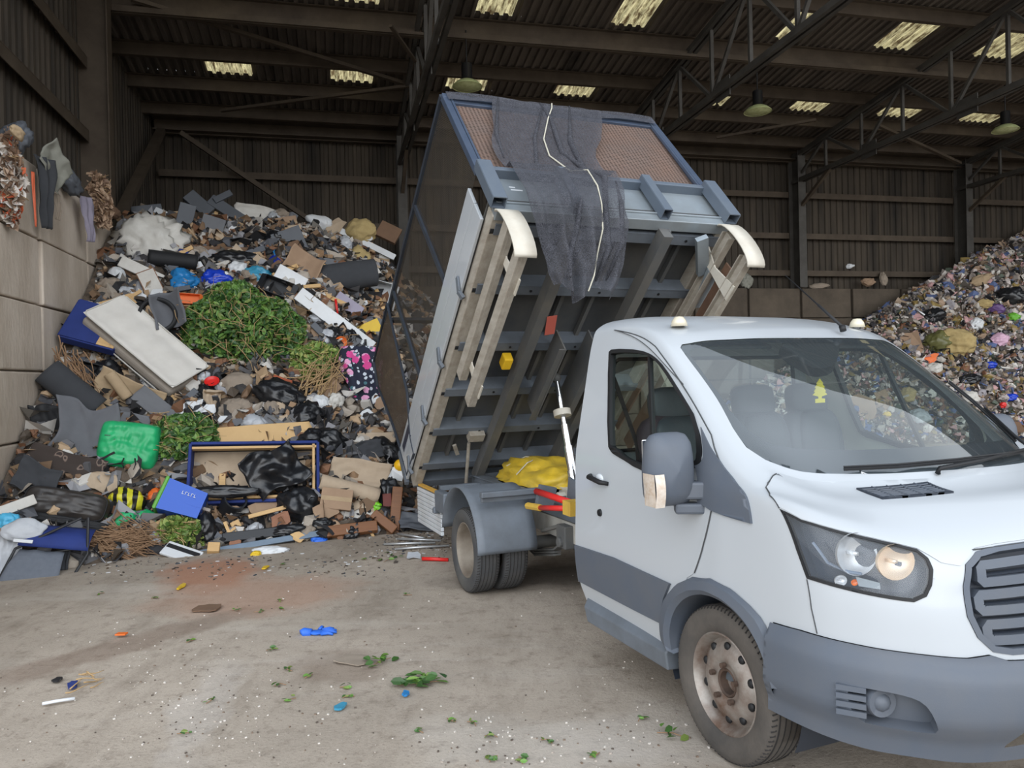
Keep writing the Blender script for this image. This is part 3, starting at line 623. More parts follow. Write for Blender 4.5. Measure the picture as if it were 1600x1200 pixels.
# ---- doors, trim and lamps ---------------------------------------------
door_px = ((918, 515), (960, 517), (1000, 527), (1025, 543), (1050, 577), (1080, 624), (1112, 680), (1117, 700), (1112, 799), (1100, 850), (1086, 895), (1060, 911), (1043, 930), (1036, 960), (1036, 1002), (1036, 1012), (985, 983), (914, 940))
door_uv = U(*door_px); door_uv = [p if p[0] < 8.95 else (8.99, p[1]) for p in door_uv]
def side(b, s_):                                           # keep as modelled (driver side) or put on the far side
    if s_ > 0: b.v = [Vector((-p.x, p.y, p.z)) for p in b.v]; b.f = [list(reversed(f)) for f in b.f]
    return b
band = U((900, 851), (960, 871), (1049, 912), (1040, 935), (1036, 960), (1035, 973), (980, 945), (907, 907)); band = [p if p[0] < 8.9 else (8.98, p[1]) for p in band]
sail = U((1097, 668), (1111, 697), (1126, 720), (1176, 818), (1112, 797), (1092, 785), (1088, 728))
for s_ in (-1, 1):
    b = Mesh(); patch(b, door_uv, [shrink(dens(win, .05), -.004), ain], step=.15, off=.005, back=.03)
    dr = side(b, s_).build('cab_door', M_white, truck, angle=40)
    b = Mesh(); b.tube(path3(U((921, 513), (960, 516), (1000, 526), (1025, 542), (1050, 576), (1080, 623), (1112, 680), (1117, 700), (1112, 799), (1100, 850), (1086, 895)), .0035), .0035, 5)
    side(b, s_).build('door_seam', M_seam, dr)
    b = Mesh(); wi = shrink(dens(win, .05), .026); patch(b, win, [wi], step=.4, off=.008, back=.035); side(b, s_).build('window_seal', M_blk, dr, angle=40)
    b = Mesh(); patch(b, shrink(dens(win, .05), .016), step=.15, off=-.012); g_ = side(b, s_).build('door_window', M_glass, dr, smooth=True)
    b = Mesh(); bp_ = [px_uv(1013, 556), px_uv(1019, 732)]; b.bar(skin(*bp_[0])-skinn(*bp_[0])*.012, skin(*bp_[1])-skinn(*bp_[1])*.012, .022, .022, (1, 0, 0)); side(b, s_).build('window_divider', M_blk, dr)
    b = Mesh(); patch(b, band, step=.2, off=.016, back=.014); side(b, s_).build('side_moulding', M_plas, dr, angle=40)
    b = Mesh(); patch(b, sail, step=.2, off=.012, back=.015); side(b, s_).build('mirror_sail_panel', M_plas, dr, angle=40)
    q = px_uv(937, 748); c = skin(*q); n_ = skinn(*q); b = Mesh()
    b.ball(c+n_*.0, (.012, .045, .03), 2); side(b, s_).build('handle_recess', M_whited, dr, smooth=True)
    a1, a2 = px_uv(924, 743), px_uv(951, 756); A_, B_ = skin(*a1), skin(*a2); b = Mesh(); b.tube([A_+n_*.004, A_*.85+B_*.15+n_*.034, A_*.2+B_*.8+n_*.036, B_+n_*.004], [.013, .016, .015, .011], 10)
    side(b, s_).build('door_handle', M_blk, dr, smooth=True)
    q = px_uv(938, 801); c = skin(*q); n_ = skinn(*q); b = Mesh(); b.cyl(c, c+n_*.012, .022, 20, .019); b.cyl(c+n_*.012, c+n_*.016, .011, 16); side(b, s_).build('door_lock', M_blk, dr, angle=40)
    # wheel arch flare
    b = Mesh(); fl_o = dens(archo, .06, False); arc = arc_in; o2 = [(archo[0][0], max(0, archo[0][1]-.25))]+fl_o+[px_uv(1226, 1060)]
    def rs(P, n):
        L_ = [0]
        for i in range(1, len(P)): L_.append(L_[-1]+(skin(*P[i])-skin(*P[i-1])).length)
        out = []
        for k in range(n):
            t_ = L_[-1]*k/(n-1); i = max(0, min(len(P)-2, next((j for j in range(len(L_)-1) if L_[j+1] >= t_), len(P)-2))); f_ = (t_-L_[i])/max(1e-9, L_[i+1]-L_[i]); out.append((P[i][0]+(P[i+1][0]-P[i][0])*f_, P[i][1]+(P[i+1][1]-P[i][1])*f_))
        return out
    ai = arc if skin(*arc[0]).y > skin(*arc[-1]).y else arc[::-1]
    I_, O_ = rs(ai, 40), rs(o2, 40)
    rows = [[skin(*p)+skinn(*p)*.004 for p in O_], [skin(*p)+skinn(*p)*.03 for p in [(O_[k][0]*.85+I_[k][0]*.15, O_[k][1]*.85+I_[k][1]*.15) for k in range(40)]],
            [skin(*p)+skinn(*p)*.04 for p in [(O_[k][0]*.3+I_[k][0]*.7, O_[k][1]*.3+I_[k][1]*.7) for k in range(40)]], [skin(*p)+skinn(*p)*.02 for p in I_], [skin(*p)-skinn(*p)*.26 for p in I_]]
    b.add([p for r_ in rows for p in r_], [(j*40+i, j*40+i+1, (j+1)*40+i+1, (j+1)*40+i) for j in range(4) for i in range(39)])
    side(b, s_).build('wheel_arch_flare', M_plas, truck, angle=35)
    # inner wheel arch liner
    b = Mesh(); b.grid(24, 2, lambda x, y: Vector((-.93+.42*y, .47*math.cos(PI*(1.15-1.3*x)), .405+.43*math.sin(PI*(1.15-1.3*x))))); side(b, s_).build('wheel_arch_liner', M_plasd, truck, smooth=True)
    # sill
    b = Mesh(); b.add([Vector(p) for p in ((-.955, 1.31, .40), (-.955, .40, .40), (-.995, .40, .36), (-.995, 1.28, .36), (-.985, 1.26, .27), (-.985, .40, .27), (-.80, .40, .26), (-.80, 1.26, .26))], [(0, 1, 2, 3), (3, 2, 5, 4), (4, 5, 6, 7), (0, 3, 4, 7), (1, 6, 5, 2)]); side(b, s_).build('side_sill', M_chas, truck, bevel=.008)
    # mirror
    M0 = Vector((-1.115, .165, 1.155))
    def mir(u, v):                                         # rounded box shell, taller than wide
        a = 2*PI*u; ce, se = math.cos(a), math.sin(a); k = 5.0; r_ = (abs(ce)**k+abs(se)**k)**(-1/k); w_ = math.sin(PI*min(1, max(0, v)))**.38 if 0 < v < 1 else 0
        zt = se*r_; return M0+Vector((ce*r_*.128*w_*(1-.10*max(0, zt)), (v-.5)*.19+.03*zt*0, .160+zt*.172*w_))
    b = Mesh(); b.grid(28, 13, mir, True); mo = side(b, s_).build('door_mirror', M_plas, truck, smooth=True)
    b = Mesh(); b.box(M0+Vector((.01, .085, .165)), (.19, .008, .26)); side(b, s_).build('mirror_glass', M_chrome, mo, bevel=.004)
    b = Mesh(); b.grid(14, 9, lambda x, y: M0+Vector((-.133-.006*math.sin(PI*x)*math.sin(PI*y)+.03*(1-y)*.3, -.09+.095*x, .0+.15*y))); b.grid(10, 9, lambda x, y: M0+Vector((-.131+.05*x, -.092-.012*math.sin(PI*y), .0+.15*y)))
    side(b, s_).build('mirror_indicator', mat('indicator_lens', srgb(214, 206, 196), .12, c2=srgb(170, 140, 110), scale=30, amt=.7, coat=.5) if s_ < 0 else bpy.data.materials['indicator_lens'], mo, smooth=True)
    b = Mesh(); b.bar((-1.08, .17, 1.215), (-.94, .10, 1.215), .10, .08); b.bar((-1.08, .17, 1.13), (-.95, .10, 1.13), .08, .05); side(b, s_).build('mirror_arm', M_plas, mo, bevel=.012)
    # headlight
    b = Mesh(); ho = dens(hl, .04); n_ = len(ho); hi = shrink(ho, .012)
    patch(b, ho, [hi], step=.5, off=.003, back=.02); H_ = side(b, s_).build('headlight', M_blk, truck, angle=40)
    b = Mesh(); patch(b, ho, step=.10, off=-.075); b.add([skin(*p)-skinn(*p)*.01 for p in ho]+[skin(*p)-skinn(*p)*.076 for p in ho], [(i, (i+1) % n_, n_+(i+1) % n_, n_+i) for i in range(n_)]); side(b, s_).build('lamp_housing', mat('lamp_housing_grey', srgb(62, 72, 86), .35, coat=.3) if s_ < 0 else bpy.data.materials['lamp_housing_grey'], H_, angle=40)
    b = Mesh(); patch(b, shrink(ho, .006), step=.08, off=-.001); side(b, s_).build('lamp_lens', M_clear, H_, smooth=True)
    def bowl(pix, r_, dp, name, m_, sq=.8):
        q = px_uv(*pix); c = skin(*q)-skinn(*q)*.016; ax = Vector((-.18, -.98, .05)).normalized(); x_ = ax.orthogonal().normalized(); x_ = Vector((ax.y, -ax.x, 0)).normalized(); y_ = ax.cross(x_); b = Mesh(); vs_ = []; fs_ = []
        for j in range(7):
            rr = r_*math.sin(PI/2*j/6)+1e-4; dd = -dp*math.cos(PI/2*j/6)
            for k in range(24): a = 2*PI*k/24; vs_.append(c+ax*dd+x_*(rr*math.cos(a))+y_*(rr*math.sin(a)*sq))
        for j in range(6):
            for k in range(24): fs_.append((j*24+k, j*24+(k+1) % 24, (j+1)*24+(k+1) % 24, (j+1)*24+k))
        b.add(vs_, fs_); b.bar(c-ax*dp*.9-x_*r_*.02, c-ax*dp*.1-x_*r_*.02, r_*.22, r_*.16); return side(b, s_).build(name, m_, H_, smooth=True)
    bowl((1338, 866), .085, .06, 'dipped_beam_reflector', M_silver, .95); bowl((1402, 878), .078, .055, 'main_beam_reflector', mat('warm_reflector', srgb(234, 214, 190), .4, .45) if s_ < 0 else bpy.data.materials['warm_reflector'], .85)
    bowl((1312, 908), .026, .02, 'side_lamp', M_silver); bowl((1334, 911), .015, .01, 'indicator_bulb', M_amber)
    b = Mesh(); iv = U((1335, 902), (1375, 912), (1376, 922), (1340, 917)); patch(b, iv, step=.1, off=-.02, back=.006); side(b, s_).build('indicator_reflector', M_galv, H_)
    b = Mesh(); b.tube([skin(*p)-skinn(*p)*.02 for p in dens(U((1266, 848), (1290, 880), (1318, 893), (1345, 898)), .04, False)], .006, 6); side(b, s_).build('lamp_bezel', mat('bezel_grey', srgb(120, 132, 148), .3) if s_ < 0 else bpy.data.materials['bezel_grey'], H_)
sh_ = U((1212, 529), (1318, 529), (1311, 562), (1292, 573), (1262, 570)); b = Mesh(); patch(b, smooth_poly(sh_), step=.15, off=-.012, back=.05); b.build('sensor_housing', M_blk, truck, angle=40)
# bonnet vents --------------------------------------------------------
vq = U((1338, 766), (1448, 756), (1490, 772), (1379, 782))
for s_ in (-1, 1):
    b = Mesh(); patch(b, dens(vq, .1), [shrink(dens(vq, .1), .012)], step=.4, off=.012, back=.012); v_ = side(b, s_).build('bonnet_vent', M_plasd, truck, angle=40)
    b = Mesh(); patch(b, dens(vq, .1), step=.2, off=.0055); side(b, s_).build('vent_mesh', M_frit, v_)
    b = Mesh()
    for k in range(1, 8): t_ = k/8; b.tube([skin(*[vq[0][i]*(1-t_)*(1-x)+vq[3][i]*t_*(1-x)+vq[1][i]*(1-t_)*x+vq[2][i]*t_*x for i in (0, 1)])+Vector((0, 0, .010)) for x in (0, .25, .5, .75, 1)], .0035, 4)
    for k in range(1, 5): t_ = k/5; b.tube([skin(*[vq[0][i]*(1-t_)*(1-x)+vq[1][i]*t_*(1-x)+vq[3][i]*(1-t_)*x+vq[2][i]*t_*x for i in (0, 1)])+Vector((0, 0, .011)) for x in (0, .5, 1)], .0035, 4)
    side(b, s_).build('vent_louvres', M_plas, v_)
def gap(P, r_, o_=.002, mir=False):
    b = Mesh(); b.tube(path3(P, o_), r_, 5); b.build('panel_gap', M_seam, cab)
    if mir: b.v = [Vector((-p.x, p.y, p.z)) for p in b.v]; b.build('panel_gap', M_seam, cab)
gap(U((1213, 741), (1200, 755), (1197, 762), (1203, 775), (1218, 794)), .003, .003, True); gap([(u_*.1, 4.0) for u_ in range(-18, 19)], .003); gap(U((1261, 905), (1268, 950), (1277, 990)), .0022, .002, True)
# wipers --------------------------------------------------------------
def sp(u_, v_, o_): return skin(u_, v_)+skinn(u_, v_)*o_
for nm, P in (('wiper', [(.95, 6.00), (.2, 6.08), (-1.3, 6.16), (-2.9, 6.2)]), ('wiper', [(-2.6, 5.99), (-3.1, 6.25), (-3.45, 6.6), (-3.6, 6.75)])):
    b = Mesh(); pt = [sp(u_, v_, .035) for u_, v_ in P]; b.tube([sp(*P[0], .01)]+pt[:-1], [.012, .010, .008, .006], 8); wr = b.build('wiper', M_blk, truck, smooth=True)
    b = Mesh()
    if P[0][0] > 0: bl = [sp(u_, v_, .018) for u_, v_ in [(2.35, 6.085), (1.5, 6.10), (.5, 6.13), (-.5, 6.15), (-1.3, 6.16)]]
    else: bl = [sp(u_, v_, .018) for u_, v_ in [(-3.75, 7.05), (-3.62, 6.7), (-3.4, 6.4), (-3.1, 6.2)]]
    b.tube(bl, .008, 6); b.tube([p+Vector((0, 0, .010)) for p in bl], .005, 5); b.build('wiper_blade', M_blk, wr)
# roof lamps and aerial ------------------------------------------------
def onskin(px, py): return skin(*px_uv(px, py))
for s_ in (-1, 1):
    p = Vector((s_*.655, .715, 2.022)); b = Mesh(); b.lathe([(0, .055), (.025, .052), (.040, .03), (.048, 0), (0, 0)], 18, p); b.build('roof_marker_lamp', mat('marker_lamp', srgb(206, 198, 176), .25, coat=.4) if s_ < 0 else bpy.data.materials['marker_lamp'], truck, smooth=True)
b = Mesh(); p0, p1 = Vector((.28, .46, 2.0)), Vector((.34, .98, 2.37)); b.tube([p0, p0.lerp(p1, .4), p0.lerp(p1, .42), p1], [.009, .008, .005, .003], 8); b.cyl(p0-Vector((0, 0, .02)), p0+Vector((0, .01, .012)), .018, 12); b.build('roof_aerial', M_blk, truck, smooth=True)
# cab interior ---------------------------------------------------------
b = Mesh()
def rearwall(x, z): return Vector((x, 1.385, z))
fr = [(-.93, .45), (.93, .45), (.935, 1.3), (.82, 1.95), (.70, 2.05), (-.70, 2.05), (-.82, 1.95), (-.935, 1.3)]; hw = [(-.78, 1.28), (.78, 1.28), (.74, 1.80), (.66, 1.86), (-.66, 1.86), (-.74, 1.80)]
pts = [Vector(p) for p in fr+hw]; ed = [(i, (i+1) % 8) for i in range(8)]+[(8+i, 8+(i+1) % 6) for i in range(6)]
V2, _, F2, *_r = delaunay_2d_cdt(pts, ed, [], 0, 1e-6); b.add([rearwall(p.x, p.y) for p in V2], [f for f in F2 if inside(fr, sum(V2[k].x for k in f)/3, sum(V2[k].y for k in f)/3) and not inside(hw, sum(V2[k].x for k in f)/3, sum(V2[k].y for k in f)/3)])
rw = b.build('cab_rear_wall', M_white, truck, solid=.02, off=0)
b = Mesh(); b.add([rearwall(x, z) for x, z in hw], [tuple(range(6))]); b.build('rear_window', M_glass, rw)
b = Mesh(); b.tube([rearwall(x, z)-Vector((0, .012, 0)) for x, z in hw], .014, 6, closed=True); b.build('rear_window_seal', M_blk, rw)
b = Mesh(); b.box((0, .4, .36), (1.8, 1.95, .04)); b.box((0, -.45, .62), (1.5, .04, .5)); b.build('cab_floor', M_dash, truck)
b = Mesh()
def dash(x, y):
    X = -.86+1.72*x; P = [(.16, .72), (.12, 1.0), (.08, 1.17), (.02, 1.25), (-.10, 1.265), (-.30, 1.26), (-.52, 1.255)]
    k = min(int(y*6), 5); t_ = y*6-k; yy = P[k][0]*(1-t_)+P[k+1][0]*t_; zz = P[k][1]*(1-t_)+P[k+1][1]*t_
    if yy < .05: yy = max(yy, -.62+.62*(abs(X)/.9)**2+.06)
    return Vector((X, yy, zz+(.035*math.exp(-((X+.42)/.2)**2) if .3 < y < .7 else 0)))
b.grid(25, 25, dash); ds = b.build('dashboard', M_dash, truck, smooth=True)
b = Mesh(); b.box((.18, -.02, 1.275), (.10, .12, .006)); b.build('paper_slip', mat('white_paper', srgb(226, 230, 230), .6), ds)
b = Mesh(); cw = Vector((-.43, .24, 1.16)); Rw = Matrix.Rotation(math.radians(-62), 3, 'X'); b.tube([cw+Rw @ Vector((.19*math.cos(2*PI*k/32), .19*math.sin(2*PI*k/32), 0)) for k in range(32)], .016, 8, closed=True); b.cyl(cw, cw+Vector((0, -.16, -.08)), .03, 10)
for a in (.2, PI-.2, -PI/2): b.bar(cw, cw+Rw @ Vector((.18*math.cos(a), .18*math.sin(a), 0)), .035, .012)
b.ball(cw, (.06, .03, .05), 2); b.build('steering_wheel', M_blk, truck, angle=40)
def seat(xc, wd, m2):
    b = Mesh()
    def blob(c, d, k=4.0, tilt=0):
        R = Matrix.Rotation(tilt, 3, 'X')
        def f(u, v):
            a = 2*PI*u; t_ = PI*(v-.5); cu, su, cv, sv = math.cos(a), math.sin(a), math.cos(t_), math.sin(t_); pw = lambda q: math.copysign(abs(q)**(2/k), q)
            return Vector(c)+R @ Vector((d[0]/2*pw(cv)*pw(cu), d[1]/2*pw(cv)*pw(su), d[2]/2*pw(sv)))
        b.grid(20, 11, f, True)
    blob((xc, .78, .80), (wd, .52, .17)); b.m = 1; blob((xc, 1.03, 1.16), (wd, .17, .72), tilt=-.16); b.m = 0; blob((xc, .99, 1.18), (wd*.72, .15, .66), tilt=-.16); blob((xc, 1.10, 1.57), (.30, .13, .22), tilt=-.12); b.box((xc, .78, .56), (wd*.8, .45, .36))
    return b.build('seat', [M_seat, m2], truck, angle=60)
seat(-.46, .54, M_seatm); seat(.16, .46, M_seat); seat(.60, .46, M_seat)
b = Mesh(); b.bar((-.80, 1.20, 1.75), (-.70, 1.02, 1.20), .045, .004); b.bar((-.70, 1.02, 1.20), (-.25, .93, .9), .045, .004); b.build('seat_belt', M_blk, truck)
b = Mesh(); b.box((.0, .50, 1.885), (.22, .05, .075)); b.cyl((0, .50, 1.91), (0, .46, 1.945), .014, 8); b.build('rear_view_mirror', M_blk, truck, bevel=.02)
b = Mesh()
def hdl(x, y): X = -.66+1.32*x; yy = .50+.86*y+.06*(abs(X)/.7)**2*(1-y); return Vector((X, yy, 1.955+.10*math.sin(PI*min(1, y*1.3)*.5)-.05*(abs(X)/.7)**4))
b.grid(12, 10, hdl); b.build('headlining', M_cream, truck, smooth=True)
b = Mesh(); b.box((-.40, .58, 1.925), (.42, .16, .02), Matrix.Rotation(.45, 3, 'X')); b.build('sun_visor', M_dash, truck, bevel=.008); b = Mesh(); b.box((.40, .58, 1.925), (.42, .16, .02), Matrix.Rotation(.45, 3, 'X')); b.build('sun_visor', M_dash, truck, bevel=.008)
M_groove = mat('tread_groove_rubber', srgb(44, 42, 41), .95)
# front wheels ---------------------------------------------------------
def wheel(x, y, s_, outer, mt, mr, name, deep=False, holes=True, rl=.235):
    """tyre and rim about the x axis; outer face on the side s_"""
    r = bpy.data.objects.new(name, None); col.objects.link(r); r.parent = truck; r.location = (x, y, .345); r.empty_display_size = .2
    W = .2; pr = [(.222, .075), (.232, .088), (.262, .100), (.300, .1025), (.326, .098), (.341, .083), (.346, .05), (.3465, 0)]
    prof = [(a, s_*h) for a, h in pr]+[(a, -s_*h) for a, h in reversed(pr[:-1])]
    b = Mesh(); b.lathe(prof, 56, ax='x'); b.m = 1
    for k in range(5):
        xx = (-.062+.031*k); b.tube([(xx, .3462*math.cos(a), .3462*math.sin(a)) for a in [2*PI*i/64 for i in range(64)]], .0032, 4, closed=True)
    for i in range(84):
        a = 2*PI*i/84
        for sg in (-1, 1): b.bar((sg*.073, .3435*math.cos(a), .3435*math.sin(a)), (sg*.092, .333*math.cos(a+.03), .333*math.sin(a+.03)), .006, .006)
    b.build('tyre', [mt, M_groove], r, smooth=True, angle=50)
    b = Mesh()
    if deep: rp = [(.222, .076), (.228, .082), (.222, .086), (.214, .078), (.205, .05), (.200, -.04), (.19, -.06), (.10, -.066), (.085, -.055), (0, -.055)]
    else: rp = [(.222, .076), (.228, .082), (.222, .086), (.212, .074), (.202, .050), (.196, .030), (.184, .036), (.165, .056), (.130, .072), (.105, .076), (.092, .066), (.066, .060), (.060, .02), (0, .02)]
    b.lathe([(a, s_*h) for a, h in rp], 48, ax='x'); rim = b.build('wheel_rim', mr, r, smooth=True, angle=50)
    if not deep:
        for k in range(10):
            a = 2*PI*(k+.5)/10; c = Vector((s_*.0535, .165*math.cos(a), .165*math.sin(a))); b = Mesh(); b.ball(c, (.012, .021, .021), 2); b.build('vent_hole', M_blk, r, smooth=True)
        for k in range(5): a = 2*PI*k/5+.3; c = Vector((s_*.07, .083*math.cos(a), .083*math.sin(a))); b = Mesh(); b.cyl(c, c+Vector((s_*.022, 0, 0)), .013, 6); b.build('wheel_nut', M_brown, r)
        b = Mesh(); b.lathe([(.064, s_*.058), (.060, s_*.064), (.052, s_*.058), (.046, s_*.0), (.0, s_*-.005)], 24, ax='x'); b.build('hub', M_brown, r, angle=40)
    return r
wheel(-.872, 0, -1, True, M_tyre, M_rust, 'front_wheel'); wheel(.872, 0, 1, True, M_tyre, M_rust, 'front_wheel')
for s_ in (-1, 1):
    wheel(s_*1.045, 3.137, s_, True, M_tyred, M_rimd, 'rear_wheel', deep=True); wheel(s_*.80, 3.137, s_, False, M_tyred, M_rimd, 'rear_wheel', deep=True)
# ---- chassis ---------------------------------------------------------
def part(b, name, m, parent=truck, **kw): return b.build(name, m, parent, **kw)
M_wchas = mat('dirty_white_chassis', srgb(196, 196, 190), .6, c2=srgb(140, 132, 120), scale=4, amt=.9, detail=7)
for s_ in (-1, 1):
    b = Mesh(); b.box((s_*.42, 2.9, .53), (.07, 3.9, .16)); part(b, 'chassis_rail', M_wchas, bevel=.006)
    b = Mesh(); b.box((s_*.42, 3.2, .675), (.09, 3.3, .11)); b.box((s_*.42, 3.2, .735), (.13, 3.3, .012)); part(b, 'subframe_rail', M_chas, bevel=.004)
    # leaf spring, hanger
    b = Mesh(); b.T = None
    P = [Vector((s_*.47, 2.55, .47)), Vector((s_*.47, 2.75, .36)), Vector((s_*.47, 3.137, .28)), Vector((s_*.47, 3.5, .36)), Vector((s_*.47, 3.75, .45))]
    for k in range(3): Q = [p-Vector((0, 0, .022*k)) for p in P][(1 if k else 0):(4 if k else 5)]; [b.bar(Q[i], Q[i+1], .07, .016) for i in range(len(Q)-1)]
    part(b, 'leaf_spring', M_chasd)
    b = Mesh(); b.box((s_*.48, 2.56, .50), (.10, .16, .18)); b.cyl((s_*.40, 2.55, .46), (s_*.56, 2.55, .46), .04, 14); b.bar((s_*.5, 2.60, .58), (s_*.55, 2.85, .5), .05, .03); part(b, 'spring_hanger', M_chasd, bevel=.01)
    # mudguard
    b = Mesh(); L0, L1 = s_*.66, s_*1.165; A0, A1 = math.radians(172), math.radians(-8)
    def gd(x, y):
        t_ = y; y2, z2 = 3.19+.47*math.cos(A0+(A1-A0)*t_)*-1, .385+.475*max(0, math.sin(A0+(A1-A0)*t_))
        if t_ > .9: z2 = .385+.475*max(0, math.sin(A0+(A1-A0)*.9))*(1-(t_-.9)/.1)+.0*(t_-.9)
        lip = 0
        return Vector((L0+(L1-L0)*x, y2, z2+lip))
    b.grid(8, 29, gd); part(b, 'mudguard', M_chas, smooth=True, solid=.012)
    b = Mesh(); b.box((s_*.80, 2.78, .845), (.62, .06, .045)); b.box((s_*.80, 2.80, .80), (.60, .03, .04)); part(b, 'mudguard_bracket', M_chas, bevel=.006)
    # ribbed white board behind the wheels, lamp box
    b = Mesh(); n_ = 9
    for k in range(n_): b.box((s_*1.0, 4.62, .275+.042*k), (.03, .86, .037))
    bd = part(b, 'ribbed_rear_board', M_whited, bevel=.005); b = Mesh(); b.box((s_*.99, 4.62, .655), (.05, .86, .02)); b.build('board_edge', mat('ochre_edge', srgb(206, 160, 70), .7) if s_ < 0 else bpy.data.materials['ochre_edge'], bd)
    b = Mesh(); b.box((s_*1.02, 4.08, .60), (.09, .30, .20)); b.box((s_*1.03, 4.24, .50), (.10, .06, .06)); part(b, 'bracket_box', M_chas, bevel=.015)
b = Mesh(); b.box((0, 4.85, .68), (.9, .08, .14)); b.box((0, 1.9, .66), (.8, .08, .10)); b.box((0, 3.3, .65), (.8, .10, .10)); b.box((0, 2.5, .62), (.8, .06, .2)); b.bar((-.9, 4.6, .66), (.9, 4.6, .66), .05, .05); part(b, 'chassis_cross_member', M_chas)
b = Mesh(); b.cyl((-.95, 3.137, .345), (.95, 3.137, .345), .055, 14); b.ball((0, 3.137, .345), (.17, .17, .17), 2); b.cyl((0, 3.0, .36), (0, 1.2, .46), .045, 12); part(b, 'rear_axle', M_chasd, smooth=True)
b = Mesh(); b.box((.0, 3.2, .60), (.76, 2.9, .012)); part(b, 'subframe_tray', M_chasd)
b = Mesh(); b.cyl((-.86, 0, .345), (.86, 0, .345), .05, 12); b.box((0, .1, .36), (1.2, .2, .1)); part(b, 'front_axle', M_chasd)
b = Mesh(); b.bar((.62, 3.0, .45), (.62, 1.5, .45), .3, .3); part(b, 'fuel_tank', M_plasd, bevel=.03)
b = Mesh(); b.bar((-.55, 1.75, .80), (-.55, 2.35, .92), .02, .16); b.bar((-.64, 2.62, .74), (-.60, 2.62, .90), .05, .14); part(b, 'prop_bracket', M_chas)
b = Mesh(); b.tube([(-.70, 2.62, .865), (-.70, 1.98, .86)], .026, 8); b.tube([(-.76, 2.42, .77), (-.76, 1.98, .83)], .020, 8); pr_ = part(b, 'safety_prop', M_red, smooth=True); tag(pr_, 'red folding safety prop with a yellow grip')
b = Mesh(); b.tube([(-.76, 2.66, .75), (-.76, 2.42, .77)], .027, 8); b.build('prop_grip', M_yel, pr_); b = Mesh(); b.box((-.73, 1.93, .84), (.1, .12, .1)); b.build('prop_hinge', M_yel, pr_)
# ---- tipping body: local axes l (to the far side), a (forward along the floor), n (away from the floor) --------
TH = math.radians(42.5); ct, st = math.cos(TH), math.sin(TH); RB = Vector((0, 5.20, .655))
ML = Matrix(((1, 0, 0, 0), (0, -ct, st, 5.20), (0, st, ct, .655), (0, 0, 0, 1)))
def T(): b = Mesh(); b.T = ML; return b
W_ = 1.08; M_meshr = mesh_mat('rusty_expanded_metal', srgb(112, 98, 92), .018, .48, .7, 4.0, c2=srgb(134, 104, 88)); M_meshd = mesh_mat('dark_expanded_metal', srgb(58, 54, 50), .016, .42, .7, 2.0, c2=srgb(82, 72, 58)); M_meshb = mesh_mat('brown_dirty_mesh', srgb(74, 62, 52), .012, .80, .8, 2.0, c2=srgb(104, 92, 78))
M_cage = mat('navy_grey_cage_steel', srgb(66, 78, 98), .42, .15, c2=srgb(84, 94, 110), scale=4, amt=.6)
M_frame = mat('dark_cage_frame', srgb(62, 70, 82), .5, .2, c2=srgb(46, 46, 48), scale=5, amt=.6)
b = T(); b.box((0, 1.82, .005), (2*W_, 3.62, .01)); part(b, 'tipper_floor', M_under)
b = T()
for l in (-.76, -.17, .13, .74): b.box((l, 1.9, -.03), (.035, 3.3, .05))
part(b, 'floor_stiffeners', M_chasd)
for k, a in enumerate((3.47, 2.88, 2.22, 1.62, 1.04, .48)):
    b = T(); b.box((0, a+.035, -.075), (2.06, .012, .15)); b.box((0, a-.01, -.145), (2.06, .09, .010)); b.box((0, a-.03, -.005), (2.06, .12, .01)); cm = part(b, 'cross_member', M_chas)
    b = T()
    for s_ in (-1, 1): b.cyl((s_*1.03, a-.03, -.11), (s_*1.06, a-.03, -.11), .035, 10)
    for l in (-.55, .1, .7): b.cyl((l, a-.01, -.15), (l, a-.01, -.156), .012, 8)
    b.build('member_bolts', M_blk, cm)
